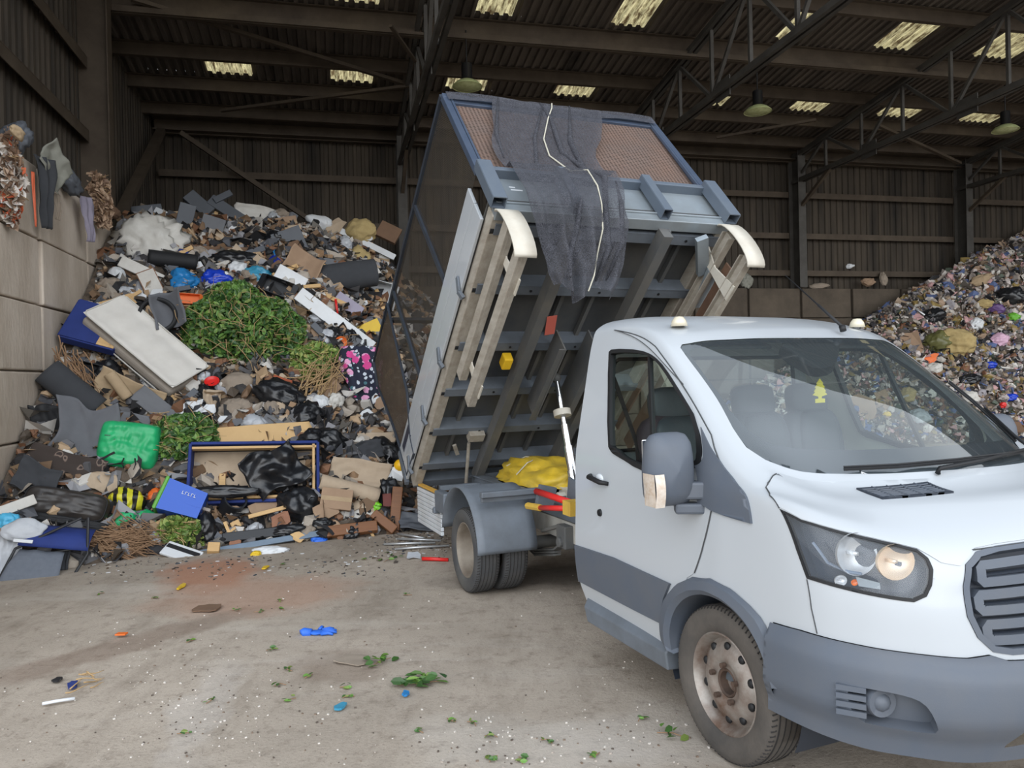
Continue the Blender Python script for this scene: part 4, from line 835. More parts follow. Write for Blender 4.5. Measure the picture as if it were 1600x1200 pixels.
for s_ in (-1, 1):
    b = T(); b.box((s_*.42, 1.95, -.21), (.09, 3.25, .12)); b.box((s_*.42+.05, 1.95, -.17), (.02, 3.25, .05)); part(b, 'long_rail', M_chasd)
    b = T(); b.box((s_*.16, 1.95, -.28), (.014, .95, .26)); b.box((s_*.16+s_*.03, 1.95, -.40), (.06, .95, .012)); part(b, 'ram_bracket', M_chasd)
    b = T(); b.box((s_*1.02, 1.85, -.07), (.10, 3.45, .13)); part(b, 'side_rail', M_alu, bevel=.008)
    # drop side: two planks, latches
    b = T(); b.box((s_*1.10, 1.785, .075), (.028, 3.37, .205)); b.box((s_*1.10, 1.785, .285), (.028, 3.37, .20)); ds_ = part(b, 'drop_side', M_white, bevel=.006)
    b = T(); b.box((s_*1.088, 1.785, .18), (.02, 3.36, .02)); b.build('plank_joint', M_plasd, ds_)
    b = T(); b.box((s_*1.10, .05, .17), (.04, .06, .42)); b.build('rear_post', M_chas, ds_)
    for a in (.32, 1.12, 1.92, 2.75):
        b = T(); b.bar((s_*1.125, a+.05, .085), (s_*1.13, a, -.04), .05, .014, (s_, 0, 0)); b.bar((s_*1.13, a, -.04), (s_*1.10, a-.02, -.10), .04, .03, (s_, 0, 0)); b.build('latch', M_chas, ds_)
    b = T(); b.box((s_*1.1155, .42, .28), (.003, .36, .085)); b.build('warning_sticker', mat('dark_sticker', srgb(46, 50, 66), .4) if s_ < 0 else bpy.data.materials['dark_sticker'], ds_)
    # side guard
    b = T(); b.grid(12, 2, lambda x, y: Vector((s_*1.0, 3.66, 0))+Vector((s_*(.05-.10*y) if False else s_*(-.085+.17*y), .075*math.cos(PI*(x-.5)*1.0)-.02, -.43+.27*math.sin(PI*(x-.5))*1.0)))
    sg = part(b, 'side_guard', M_beige, smooth=True, solid=.012)
    for nn in (-.27, -.58):
        b = T(); b.box((s_*1.0, 2.80, nn), (.035, 1.66, .11)); b.box((s_*(1.0-.03), 2.80, nn+.05), (.05, 1.66, .012)); b.box((s_*(1.0-.03), 2.80, nn-.05), (.05, 1.66, .012)); b.build('guard_rail', M_alu if s_ < 0 else M_alu, sg, bevel=.006)
    for a in (2.15, 3.3):
        b = T(); b.prism([(0, -.02), (.16, -.02), (.05, -.35), (.10, -.66), (-.05, -.66), (-.02, -.35)], .012, Matrix.Translation((s_*.955, a, 0)) @ Matrix(((0, 0, 1, 0), (1, 0, 0, 0), (0, 1, 0, 0), (0, 0, 0, 1)))); b.build('guard_bracket', M_beige, sg)
    if s_ > 0:
        b = T(); b.box((1.03, 2.2, -.16), (.02, 2.4, .10)); b.box((1.05, 2.2, -.42), (.014, 2.4, .16)); b.build('brown_board', M_brownw, sg)
        b = T(); b.box((.86, 3.38, -.24), (.10, .42, .05), Matrix.Rotation(.5, 3, 'Z')); b.box((1.02, 3.08, -.30), (.09, .42, .05), Matrix.Rotation(.15, 3, 'Z')); b.build('folded_step', M_galv, sg)
b = T(); b.box((.0, .12, -.05), (2.1, .10, .12)); b.box((0, .02, .05), (2.1, .03, .12)); part(b, 'rear_beam', M_chas)
b = T(); b.cyl((-.62, .85, -.16), (-.55, .25, -.30), .018, 8); b.bar((-.66, .98, -.17), (-.50, .98, -.17), .10, .08); b.bar((-.75, .78, -.12), (-.68, .62, -.12), .04, .02); part(b, 'tailboard_linkage', M_alu)
b = T(); b.box((-.56, 2.07, -.19), (.085, .13, .10)); part(b, 'yellow_wedge', mat('yellow_plastic', srgb(236, 190, 40), .5), bevel=.01)
b = T(); b.box((-.32, 2.60, -.28), (.09, .22, .004), Matrix.Rotation(.2, 3, 'Z')); part(b, 'red_notice', mat('red_notice', srgb(190, 96, 82), .5))
# headboard
b = T(); b.box((0, 3.615, .13), (2*W_-.04, .012, .44)); hb = part(b, 'headboard', M_galv); tag(hb, 'galvanised headboard panel with blue-grey ribs')
b = T(); b.box((0, 3.655, .335), (2*W_, .09, .05)); b.build('headboard_top_rail', M_bluegrey, hb, bevel=.006)
b = T(); b.box((0, 3.60, -.105), (2*W_-.04, .10, .10)); b.box((0, 3.655, -.065), (2*W_-.06, .02, .02)); b.build('headboard_bottom_rail', M_galv, hb, bevel=.006)
for l, wd in ((-1.055, .11), (1.055, .11), (.40, .075), (-.40, .075)):
    b = T(); b.chan((l, 3.70, .36), (l, 3.70, -.14), wd, .09, (0, -1, 0) if False else (0, 1, 0), .008); b.box((l, 3.745, .11), (wd, .008, .50)); b.build('headboard_post', M_bluegrey, hb)
for l in (-.83, -.80): b = T(); b.box((l, 3.623, .20 if l < -.81 else .165), (.10 if l > -.81 else .05, .002, .016)); b.build('white_sticker', M_whited, hb)
# cage
NT = 1.56
b = T(); b.add([(-1.05, 3.60, .36), (1.05, 3.60, .36), (1.05, 3.60, NT), (-1.05, 3.60, NT)], [(0, 1, 2, 3)]); cg = part(b, 'front_mesh_panel', M_meshr); add_uv(cg, lambda p: (p.x, (Vector(p)-RB).dot(Vector((0, st, ct))))); tag(cg, 'rusty expanded mesh panel above the headboard')
for s_ in (-1, 1):
    b = T(); b.bar((s_*1.065, 3.63, .36), (s_*1.065, 3.60, NT+.03), .06, .06); b.bar((s_*1.02, 3.645, .36), (s_*1.02, 3.62, NT), .02, .03); part(b, 'cage_corner_post', M_cage, bevel=.005)
b = T(); b.box((0, 3.60, NT+.01), (2.18, .07, .07)); b.box((0, 3.61, NT-.07), (2.1, .03, .05)); part(b, 'cage_top_rail', M_cage, bevel=.005)
def topn(a): return NT+.03+(3.6-a)*.09 if False else NT+.05+(3.6-a)*.10
for s_ in (-1, 1):
    X = s_*1.075
    b = T(); b.add([(X, 3.58, .38), (X, .86, .38), (X, .86, topn(.86)), (X, 3.58, topn(3.58))], [(0, 1, 2, 3)]); sm = part(b, 'side_mesh_panel', M_meshd); add_uv(sm, lambda p: (p.y, p.z)); tag(sm, 'dark see-through mesh side of the cage')
    b = T(); b.bar((X, 3.6, topn(3.6)), (X, .60, topn(.60)), .05, .05, (1, 0, 0)); b.build('top_rail', M_frame, sm)
    for a0, n0, a1, n1 in ((2.36, topn(2.36), 2.47, .38), (1.12, topn(1.12), 1.24, .38)):
        b = T(); b.bar((X, a0, n0), (X, a1, n1), .045, .045, (1, 0, 0)); b.build('cage_upright', M_frame, sm)
    # mesh tail gate swung back
    b = T(); X2 = X-s_*-.02; gp = [(.88, topn(.88)+.02), (.60, topn(.6)+.02), (-.15, 1.98), (-.22, 1.62), (.02, .85), (.12, .40), (.15, 0), (.55, -.02), (.56, .16), (.80, .60)]
    b.add([(X2, a, n) for a, n in gp], [tuple(range(len(gp)))]); tg = part(b, 'mesh_tail_gate', M_meshb); add_uv(tg, lambda p: (p.y, p.z)); tag(tg, 'brown dirt-clogged mesh flap at the rear of the cage')
    b = T(); b.tube([Vector((X2+s_*.012, a, n)) for a, n in gp], .016, 6, closed=True); b.build('gate_frame', M_frame, tg)
b = T(); b.bar((-1.07, .62, topn(.62)), (1.07, .62, topn(.62)), .05, .05); part(b, 'cage_rear_rail', M_frame)
# ram
P0 = ML @ Vector((0, 1.86, -.22)); P1 = Vector((0, 3.30, .66)); b = Mesh(); ds0 = (P1-P0)
for t0, t1, r_ in ((0, .42, .026), (.40, .60, .036), (.58, .80, .045), (.78, 1.0, .054)): b.cyl(P0+ds0*t0, P0+ds0*t1, r_, 20)
rm = part(b, 'hydraulic_ram', M_chrome, angle=40)
b = Mesh(); c = P0+ds0*.30; dn = ds0.normalized(); b.tube([c-dn*.03, c+dn*.03], .082, 24); b.build('ram_collar', M_beige, rm, angle=40)
b = Mesh(); b.box(P1+Vector((0, 0, .02)), (.26, .22, .16)); b.cyl(P1+Vector((-.2, 0, .02)), P1+Vector((.2, 0, .02)), .05, 12); b.build('ram_cradle', M_beige, rm, bevel=.01)
b = Mesh(); b.ball(P0, (.05, .05, .05), 2); b.build('ram_pin', M_chasd, rm)
# ---- things on the truck ----------------------------------------------
M_net = mat('dark_net', srgb(76, 77, 84), .9, c2=srgb(56, 57, 64), scale=14, amt=.8, detail=6)
nd = M_net.node_tree; bs = nd.nodes['Principled BSDF']; nn_ = nd.nodes.new('ShaderNodeTexNoise'); nn_.inputs['Scale'].default_value = 140; co_ = nd.nodes.new('ShaderNodeTexCoord'); nd.links.new(co_.outputs['Object'], nn_.inputs['Vector'])
rr_ = nd.nodes.new('ShaderNodeValToRGB'); rr_.color_ramp.elements[0].position = .34; rr_.color_ramp.elements[0].color = (.3, .3, .3, 1); rr_.color_ramp.elements[1].position = .62; nd.links.new(nn_.outputs['Fac'], rr_.inputs[0]); nd.links.new(rr_.outputs[0], bs.inputs['Alpha'])
rows = []                                                  # (left l, right l, point(l)) down the net
for n, l0, l1 in ((NT+.03, -.62, .47), (NT, -.64, .47), (1.35, -.70, .40), (1.03, -.77, .26), (.85, -.84, .14), (.71, -.87, .08), (.57, -.87, .07), (.42, -.84, .10)): rows.append((l0, l1, 3.655, n))
rows += [(-.84, .10, 3.74, .38), (-.87, .04, 3.775, .20), (-.89, -.02, 3.79, .0), (-.90, -.08, 3.80, -.14)]
lastp = ML @ Vector((0, 3.80, -.14))
for k, (l0, l1) in enumerate(((-.88, -.09), (-.86, -.06), (-.84, -.07), (-.81, -.08), (-.78, -.10), (-.76, -.14), (-.70, -.22))): rows.append((l0, l1, None, .10+.105*k))
def netp(x, y):
    i = y*(len(rows)-1); k = min(int(i), len(rows)-2); f = i-k
    def pt(r_):
        l = r_[0]+(r_[1]-r_[0])*x
        return ML @ Vector((l, r_[2], r_[3])) if r_[2] is not None else Vector((l, lastp.y-.01, lastp.z-r_[3]))
    a, c = pt(rows[k]), pt(rows[k+1]); p = a.lerp(c, f); amp = .016+.05*min(1, max(0, (i-8)/4))
    fold = math.sin(x*19+y*3.2+1.5*nv((x*3, y*4, 1)))*.6+math.sin(x*41-y*5)*.3+nv((x*6, y*7, 3))*.8
    low = .10*math.sin(x*PI*3.1+.6)*max(0, (i-16)/3) if i > 16 else 0
    return p+Vector((0, -amp*(1+fold), low+.02*fold*max(0, (i-10)/9)))
net = empty('cargo_net', MV); tag(net, 'dark grey debris net draped over the front of the raised cage', 'net')
b = Mesh(); b.grid(70, 110, netp); b.build('net_cloth', M_net, net, smooth=True)
M_cord = mat('pale_cord', srgb(190, 186, 170), .8)
def ncord(P, r_):
    b = Mesh(); b.tube([netp(x, y)+Vector((0, -.012, .004)) for x, y in P], r_, 5); b.build('net_cord', M_cord, net)
ncord([(.53, 0), (.53, .07), (.49, .12), (.47, .2), (.52, .3), (.60, .4), (.70, .47), (.74, .55), (.75, .65), (.72, .75), (.68, .85), (.62, .95), (.58, 1)], .006)
for P, r_ in (([(.42, .02), (.52, .12), (.66, .27), (.82, .40), (.93, .48)], .022), ([(.45, .05), (.38, .2), (.33, .36), (.34, .46)], .018), ([(.70, .0), (.72, .2), (.80, .36), (.86, .5), (.84, .66), (.80, .82), (.74, .97)], .026), ([(.56, .62), (.50, .72), (.38, .84), (.28, .95)], .026), ([(.04, .02), (.03, .2), (.05, .34)], .02), ([(.95, .52), (.97, .64), (.92, .8), (.86, .95)], .02)):
    b = Mesh(); Q = [netp(x, y)+Vector((0, -.004, 0)) for x, y in P]; b.tube(Q, [r_*q for q in ([.3]+[1]*(len(Q)-2)+[.3])], 8); b.build('net_fold', M_net, net, smooth=True)
b = Mesh(); b.grid(40, 9, lambda x, y: ML @ Vector((-1.06+2.12*x, 3.65-.0+.015*math.sin(9*x), NT+.045-.13*y+.02*nv((x*9, y*2, 7))*y))); b.build('net_rolled_edge', M_net, net, smooth=True)
# yellow tarpaulin bundle on the subframe
M_tarp = mat('yellow_tarpaulin', srgb(224, 188, 44), .5, c2=srgb(128, 116, 72), scale=3.5, amt=.75, bump=.3, bscale=7, detail=7)
tp = empty('tarpaulin_bundle', MV @ Matrix.Translation((0, 4.05, .70))); tag(tp, 'folded yellow tarpaulin lying on the chassis behind the cab', 'tarpaulin')
b = Mesh(); b.ball((0, 0, .04), (.39, .70, .22), 4, lambda p: 1.06+.20*fbm((p.x*2.2, p.y*2.6, p.z*2+3), 5)-.22*abs(nv((p.x*3, p.y*4, p.z*3)))+.08*nv((p.x*9, p.y*9, p.z*9))); 
for p in b.v: p.z = max(p.z, .045)
b.build('tarpaulin', M_tarp, tp, smooth=True); b = Mesh(); b.tube([(-.36, -.2, .14), (-.2, -.1, .235), (0, .05, .262), (.2, .1, .24)], .006, 5); b.tube([(-.3, .2, .18), (-.05, .3, .25), (.25, .3, .2)], .006, 5); b.build('tie_rope', M_cord, tp)
# air freshener
af = empty('air_freshener', MV @ Matrix.Translation((0.0, .36, 1.645)) @ Matrix.Rotation(.1, 4, 'Z')); tag(af, 'yellow tree shaped air freshener hanging behind the windscreen', 'air freshener')
tr_ = [(-.055, -.10), (.055, -.10), (.055, -.065), (.018, -.062), (.02, -.045), (.085, -.03), (.055, -.005), (.07, .0), (.045, .03), (.058, .035), (.03, .065), (.04, .07), (.012, .10), (.0, .115), (-.012, .10), (-.04, .07), (-.03, .065), (-.058, .035), (-.045, .03), (-.07, 0), (-.055, -.005), (-.085, -.03), (-.02, -.045), (-.018, -.062), (-.055, -.065)]
b = Mesh(); b.prism([(x*.68, y*.62) for x, y in tr_], .003, Matrix(((1, 0, 0, 0), (0, 0, 1, 0), (0, 1, 0, 0), (0, 0, 0, 1)))); b.build('tree_card', mat('bright_yellow_card', srgb(238, 220, 30), .5), af); b = Mesh(); b.tube([(0, 0, .068), (0, .05, .16), (-.01, .12, .22)], .0015, 4); b.build('string', M_cord, af)
# ================================================================== THE RUBBISH HEAPS
MS = MB_; rnd = random.Random(11)
FOOT = [(-3.6, 8.0), (-2.9, 8.1), (-1.9, 8.6), (-1.0, 8.75), (.2, 8.75), (1.2, 9.05), (2.5, 9.9), (4.0, 11.5), (5.3, 13.5), (5.8, 16), (6.0, 18.4)]
def lerp_tab(tab, x):
    if x <= tab[0][0]: return tab[0][1]
    for (a, b_), (c, d) in zip(tab, tab[1:]):
        if x <= c: return b_+(d-b_)*(x-a)/(c-a)
    return tab[-1][1]
def seg_d(x, y):
    best = 1e9
    for (a, b_), (c, d) in zip(FOOT, FOOT[1:]):
        ex, ey = c-a, d-b_; t_ = max(0, min(1, ((x-a)*ex+(y-b_)*ey)/(ex*ex+ey*ey))); best = min(best, math.hypot(x-a-ex*t_, y-b_-ey*t_))
    return best
def smin(a, b_, k): h = max(k-abs(a-b_), 0)/k; return min(a, b_)-h*h*k*.25
def HL(x, y):
    ins = y > lerp_tab(FOOT, x); d = seg_d(x, y)*(1 if ins else -1)
    if d < -.2: return -.3
    return smin(.88*d, 4.75-.10*max(0, x-.2)**1.5, .9)+(.10*fbm((x*.9, y*.9, 1), 4)+.04*nv((x*4, y*4, 5)))*min(1, max(0, d+.2)*2)
def HR(x, y):
    yf = 14.9+.16*(15.8-x); front = (y-yf)*1.75; sidep = .50*(x-7.7); sidep = smin(sidep, 6.0, 1.0)
    return smin(front, sidep, .5)+.14*fbm((x*.8, y*.8, 9), 4)
M_mound = mat('dark_mixed_rubbish', srgb(112, 98, 84), .9, c2=srgb(40, 36, 33), scale=9, amt=1.0, bump=.8, bscale=12, detail=8)
def mound(name, x0, x1, y0, y1, H, lab, step=.14):
    nx, ny = int((x1-x0)/step), int((y1-y0)/step); b = Mesh(); vs_ = []; ok = []
    for j in range(ny+1):
        for i in range(nx+1): x, y = x0+(x1-x0)*i/nx, y0+(y1-y0)*j/ny; z = H(x, y); vs_.append(Vector((x, y, max(z, -.12)))); ok.append(z > -.05)
    fs_ = []
    for j in range(ny):
        for i in range(nx):
            q = (j*(nx+1)+i, j*(nx+1)+i+1, (j+1)*(nx+1)+i+1, (j+1)*(nx+1)+i)
            if any(ok[k] for k in q): fs_.append(q)
    b.add(vs_, fs_); o = b.build(name, M_mound, smooth=True); o.matrix_world = MS; tag(o, lab, 'rubbish heap', kind='stuff')
    return BVHTree.FromPolygons([MS @ p for p in vs_], fs_), o
bvL, moundL = mound('rubbish_heap', -3.42, 6.0, 7.9, 17.9, HL, 'dark packed rubbish filling the tall heap against the left block wall')
bvR, moundR = mound('rubbish_heap', 7.2, 24.5, 14.0, 17.9, HR, 'dark packed rubbish filling the heap in the far right bay')
def hit(px, py):
    d = ray(px, py).normalized(); best = None
    for bv in (bvL, bvR):
        h = bv.ray_cast(CAM, d)
        if h[0] is not None and (best is None or h[3] < best[1]): best = (h[0], h[3], bv is bvL)
    if d.z < 0:
        t_ = -HCAM/d.z
        if best is None or t_ < best[1]: return CAM+d*t_, t_, 'g'
    if best is None: return None
    return best[0], best[1], 'L' if best[2] else 'R'
NS = (MS.to_3x3() @ Vector((0, -.66, .75))).normalized(); NR = (MS.to_3x3() @ Vector((-.12, -.80, .55))).normalized()
def frame(px, py, rot=0, face=.5, lift=0.0, hs=None, at=None):
    """a frame lying on whatever the ray meets: x to the right, y up the slope, z out of it"""
    if at is not None: p, dist, where = at
    else:
        q = hit(px, py)
        if q is None:
            p = MS @ on_axis(px, py, MS, 1, 15.6); dist = (p-CAM).length; where = 'L'
        else: p, dist, where = q
    toc = (CAM-p).normalized(); n = {'g': Vector((0, 0, 1)), 'L': NS, 'R': NR, 'W': (MS.to_3x3() @ Vector((1, 0, .1))).normalized()}[where]
    n = (n*(1-face)+toc*face).normalized(); x = cR-n*cR.dot(n); x.normalize(); y = n.cross(x); a = math.radians(rot)
    x, y = x*math.cos(a)+y*math.sin(a), y*math.cos(a)-x*math.sin(a); p = p+n*lift
    M = Matrix(((x.x, y.x, n.x, p.x), (x.y, y.y, n.y, p.y), (x.z, y.z, n.z, p.z), (0, 0, 0, 1)))
    depth = (p-CAM).dot(cF); return M, depth/FPX, max(.25, n.dot(toc))
# ---- colours of rubbish
def rm(name, c, rough=.7, c2=None, **k): return mat(name, srgb(*c), rough, c2=srgb(*c2) if c2 else None, **k)
R = dict(
 felt=rm('grey_felt', (104, 106, 111), .95, (86, 88, 94), scale=5), dgrey=rm('dark_grey_carpet', (62, 64, 68), .95, (48, 50, 54), scale=6), black=rm('black_polythene', (24, 25, 28), .28, (40, 42, 46), scale=5, bump=.3, bscale=11),
 blackm=rm('matt_black', (26, 27, 30), .7), bplast=rm('black_plastic_moulding', (34, 36, 40), .45), white=rm('dirty_white', (206, 204, 198), .6, (168, 162, 152), scale=5), wplast=rm('white_plastic', (214, 218, 222), .35, (190, 190, 188), scale=4),
 clearp=rm('cloudy_polythene', (180, 184, 190), .3, (150, 154, 160), scale=8, bump=.3, bscale=14), card=rm('brown_cardboard', (160, 134, 110), .85, (134, 110, 90), scale=5), cardd=rm('dark_cardboard', (118, 92, 72), .9, (92, 72, 58), scale=5),
 pale=rm('pale_timber', (206, 172, 122), .7, (176, 138, 92), scale=4, stretch=(1, 8, 8)), wood=rm('brown_timber', (128, 84, 50), .55, (94, 58, 34), scale=4, stretch=(1, 9, 9)), ply=rm('plywood', (212, 178, 126), .7, (190, 152, 104), scale=3),
 beige=rm('beige_carpet', (182, 164, 142), .95, (156, 138, 118), scale=7), tan=rm('tan_carpet', (176, 154, 124), .95, (140, 120, 96), scale=6), matt=rm('mattress_ticking', (214, 211, 205), .85, (196, 191, 183), scale=6, amt=.5, detail=8), mattside=rm('mattress_border', (170, 162, 152), .9, (148, 138, 128), scale=4),
 lblue=rm('light_blue_polythene', (44, 128, 190), .3, (24, 92, 150), scale=6, bump=.3, bscale=12), rblue=rm('royal_blue_polythene', (28, 66, 196), .3, (20, 44, 140), scale=6, bump=.3, bscale=12), teal=rm('teal_polythene', (66, 148, 178), .3, (36, 110, 146), scale=6, bump=.3, bscale=12), dblue=rm('dark_blue_polythene', (22, 44, 140), .3),
 navy=rm('navy_fabric', (34, 54, 122), .8, (24, 38, 92), scale=5), green=rm('green_carrier_plastic', (40, 178, 112), .4, (22, 132, 82), scale=5, bump=.25, bscale=9), crate=rm('blue_crate_plastic', (18, 84, 190), .4), lime=rm('green_rim_plastic', (92, 160, 60), .5),
 grey=rm('grey_board', (106, 108, 112), .7, (86, 88, 94), scale=3), slate=rm('slate_grey_panel', (86, 90, 97), .6, (72, 76, 82), scale=3), lilac=rm('lilac_panel', (160, 154, 172), .7, (140, 134, 150), scale=4), yellow=rm('yellow_plastic_sheet', (222, 186, 44), .5, (196, 158, 36), scale=5), foam=rm('yellowed_foam', (180, 160, 112), .95, (142, 120, 78), scale=8, bump=.4, bscale=20),
 orange=rm('orange_plastic', (226, 108, 40), .5), red=rm('red_plastic', (212, 40, 36), .4), stone=rm('grey_brown_rag', (150, 138, 124), .95, (120, 108, 96), scale=7, bump=.3, bscale=14), fibre=rm('shredded_brown_stuffing', (166, 142, 122), .95, (120, 98, 82), scale=14, bump=.6, bscale=30), lavender=rm('lavender_cloth', (150, 144, 160), .9, (120, 114, 130), scale=6), sage=rm('sage_grey_sheet', (140, 140, 130), .8, (112, 112, 104), scale=6),
 twig=rm('dry_twig', (150, 120, 92), .9, (112, 84, 62), scale=8), straw=rm('dry_stems', (178, 150, 110), .9, (140, 112, 78), scale=8), brick=rm('brick_rubble', (152, 110, 88), .95, (120, 86, 68), scale=8), metal=rm('grey_metal_strip', (108, 124, 140), .45, (84, 94, 104), scale=4, metal=.4), alum=rm('bright_metal_strip', (190, 192, 194), .35, metal=.7), glove=rm('blue_rubber_glove', (44, 104, 208), .55), pink=rm('pink_polythene', (206, 168, 190), .4), purple=rm('purple_polythene', (96, 70, 120), .4), leather=rm('worn_black_leatherette', (44, 42, 42), .42, (70, 62, 54), scale=4, bump=.2, bscale=10), mesh=rm('blue_grey_mesh_fabric', (104, 110, 120), .9, (88, 94, 104), scale=30))
def ramp_mat(name, cols, rough=.7, soft=False):
    """one colour per loose piece"""
    m = bpy.data.materials.new(name); m.use_nodes = True; t = m.node_tree; bsd = t.nodes['Principled BSDF']; g = t.nodes.new('ShaderNodeNewGeometry'); r = t.nodes.new('ShaderNodeValToRGB'); r.color_ramp.interpolation = 'CONSTANT'
    el = r.color_ramp.elements; n = len(cols)
    el[0].color = srgb(*cols[0]); el[0].position = 0; el[1].position = 1/n; el[1].color = srgb(*cols[1])
    for k in range(2, n): q = el.new(k/n); q.color = srgb(*cols[k])
    t.links.new(g.outputs['Random Per Island'], r.inputs[0]); t.links.new(r.outputs[0], bsd.inputs['Base Color']); bsd.inputs['Roughness'].default_value = rough; return m
M_scrapL = ramp_mat('mixed_scraps', [(170, 160, 148), (120, 96, 74), (60, 58, 58), (196, 192, 186), (98, 98, 101), (34, 34, 36), (146, 118, 90), (110, 106, 100), (46, 46, 49), (176, 150, 120), (80, 70, 60), (150, 150, 154), (82, 84, 90), (126, 90, 66), (28, 28, 30)])
M_scrapR = ramp_mat('mixed_household_scraps', [(186, 180, 172), (150, 132, 112), (70, 66, 64), (210, 206, 200), (120, 112, 106), (40, 40, 42), (166, 142, 120), (96, 90, 84), (176, 166, 158), (84, 100, 140), (140, 120, 70), (200, 190, 186), (120, 84, 62), (150, 146, 150), (86, 96, 84), (190, 150, 150), (56, 54, 58), (160, 150, 140)])
M_leaf = ramp_mat('hedge_leaves', [(74, 112, 44), (56, 92, 38), (98, 138, 62), (44, 74, 32), (118, 150, 74), (66, 100, 50), (82, 110, 58), (110, 128, 62), (50, 84, 44), (92, 124, 52)], .5)
M_leafl = ramp_mat('yellow_green_leaves', [(112, 138, 62), (92, 120, 52), (140, 156, 82), (76, 104, 44), (150, 150, 84), (104, 120, 66)], .55)
# ---- loose scraps of a heap: one mesh each
def scrap(b, M, s, r):
    k = r.random()
    if k < .45:
        n_ = 3; z = [[r.uniform(-.35, .35)*s for _ in range(n_)] for _ in range(n_)]; a = r.uniform(.4, 1.3)
        b.add([M @ Vector(((i-1)*s*.5+r.uniform(-.15, .15)*s, (j-1)*s*.5*a+r.uniform(-.15, .15)*s, z[i][j])) for j in range(n_) for i in range(n_)], [(j*n_+i, j*n_+i+1, (j+1)*n_+i+1, (j+1)*n_+i) for j in range(n_-1) for i in range(n_-1)])
    elif k < .7:
        d = Vector((s*r.uniform(.5, 1.4), s*r.uniform(.08, .5), s*r.uniform(.03, .3))); b.T = M; b.box((0, 0, 0), d); b.T = None
    else:
        q = (r.uniform(0, 50), r.uniform(0, 50), r.uniform(0, 50)); b.T = M; b.ball((0, 0, 0), (s*.5, s*r.uniform(.3, .5), s*r.uniform(.2, .4)), 1, lambda p: 1+.5*nv((p.x*1.5+q[0], p.y*1.5+q[1], p.z*1.5+q[2]))); b.T = None
def scatter(name, H, x0, x1, y0, y1, n_, smin_, smax_, m, lab, seed, nrm, cat='rubbish'):
    r = random.Random(seed); b = Mesh(); c = 0
    while c < n_:
        x, y = r.uniform(x0, x1), r.uniform(y0, y1); z = H(x, y)
        if z < .0 or z > 5.6: continue
        p = MS @ Vector((x, y, z+r.uniform(0, .05))); s = smin_+(smax_-smin_)*r.random()**2.6
        Rm = Matrix.Rotation(r.uniform(0, 6.28), 3, 'Z') @ Matrix.Rotation(r.gauss(.6, .5), 3, 'X') @ Matrix.Rotation(r.gauss(0, .5), 3, 'Y') @ Matrix.Rotation(r.uniform(0, 6.28), 3, 'Z')
        scrap(b, Matrix.Translation(p) @ Rm.to_4x4(), s, r); c += 1
    o = b.build(name, m); tag(o, lab, cat, kind='stuff'); return o
scatter('loose_scraps', HL, -3.37, 5.0, 8.2, 15.6, 15000, .045, .30, M_scrapL, 'countless small scraps strewn over the tall left rubbish heap', 3, NS)
scatter('loose_scraps', HR, 8.5, 20, 14.2, 17.75, 17000, .05, .30, M_scrapR, 'countless small scraps covering the far right rubbish heap', 4, NR)
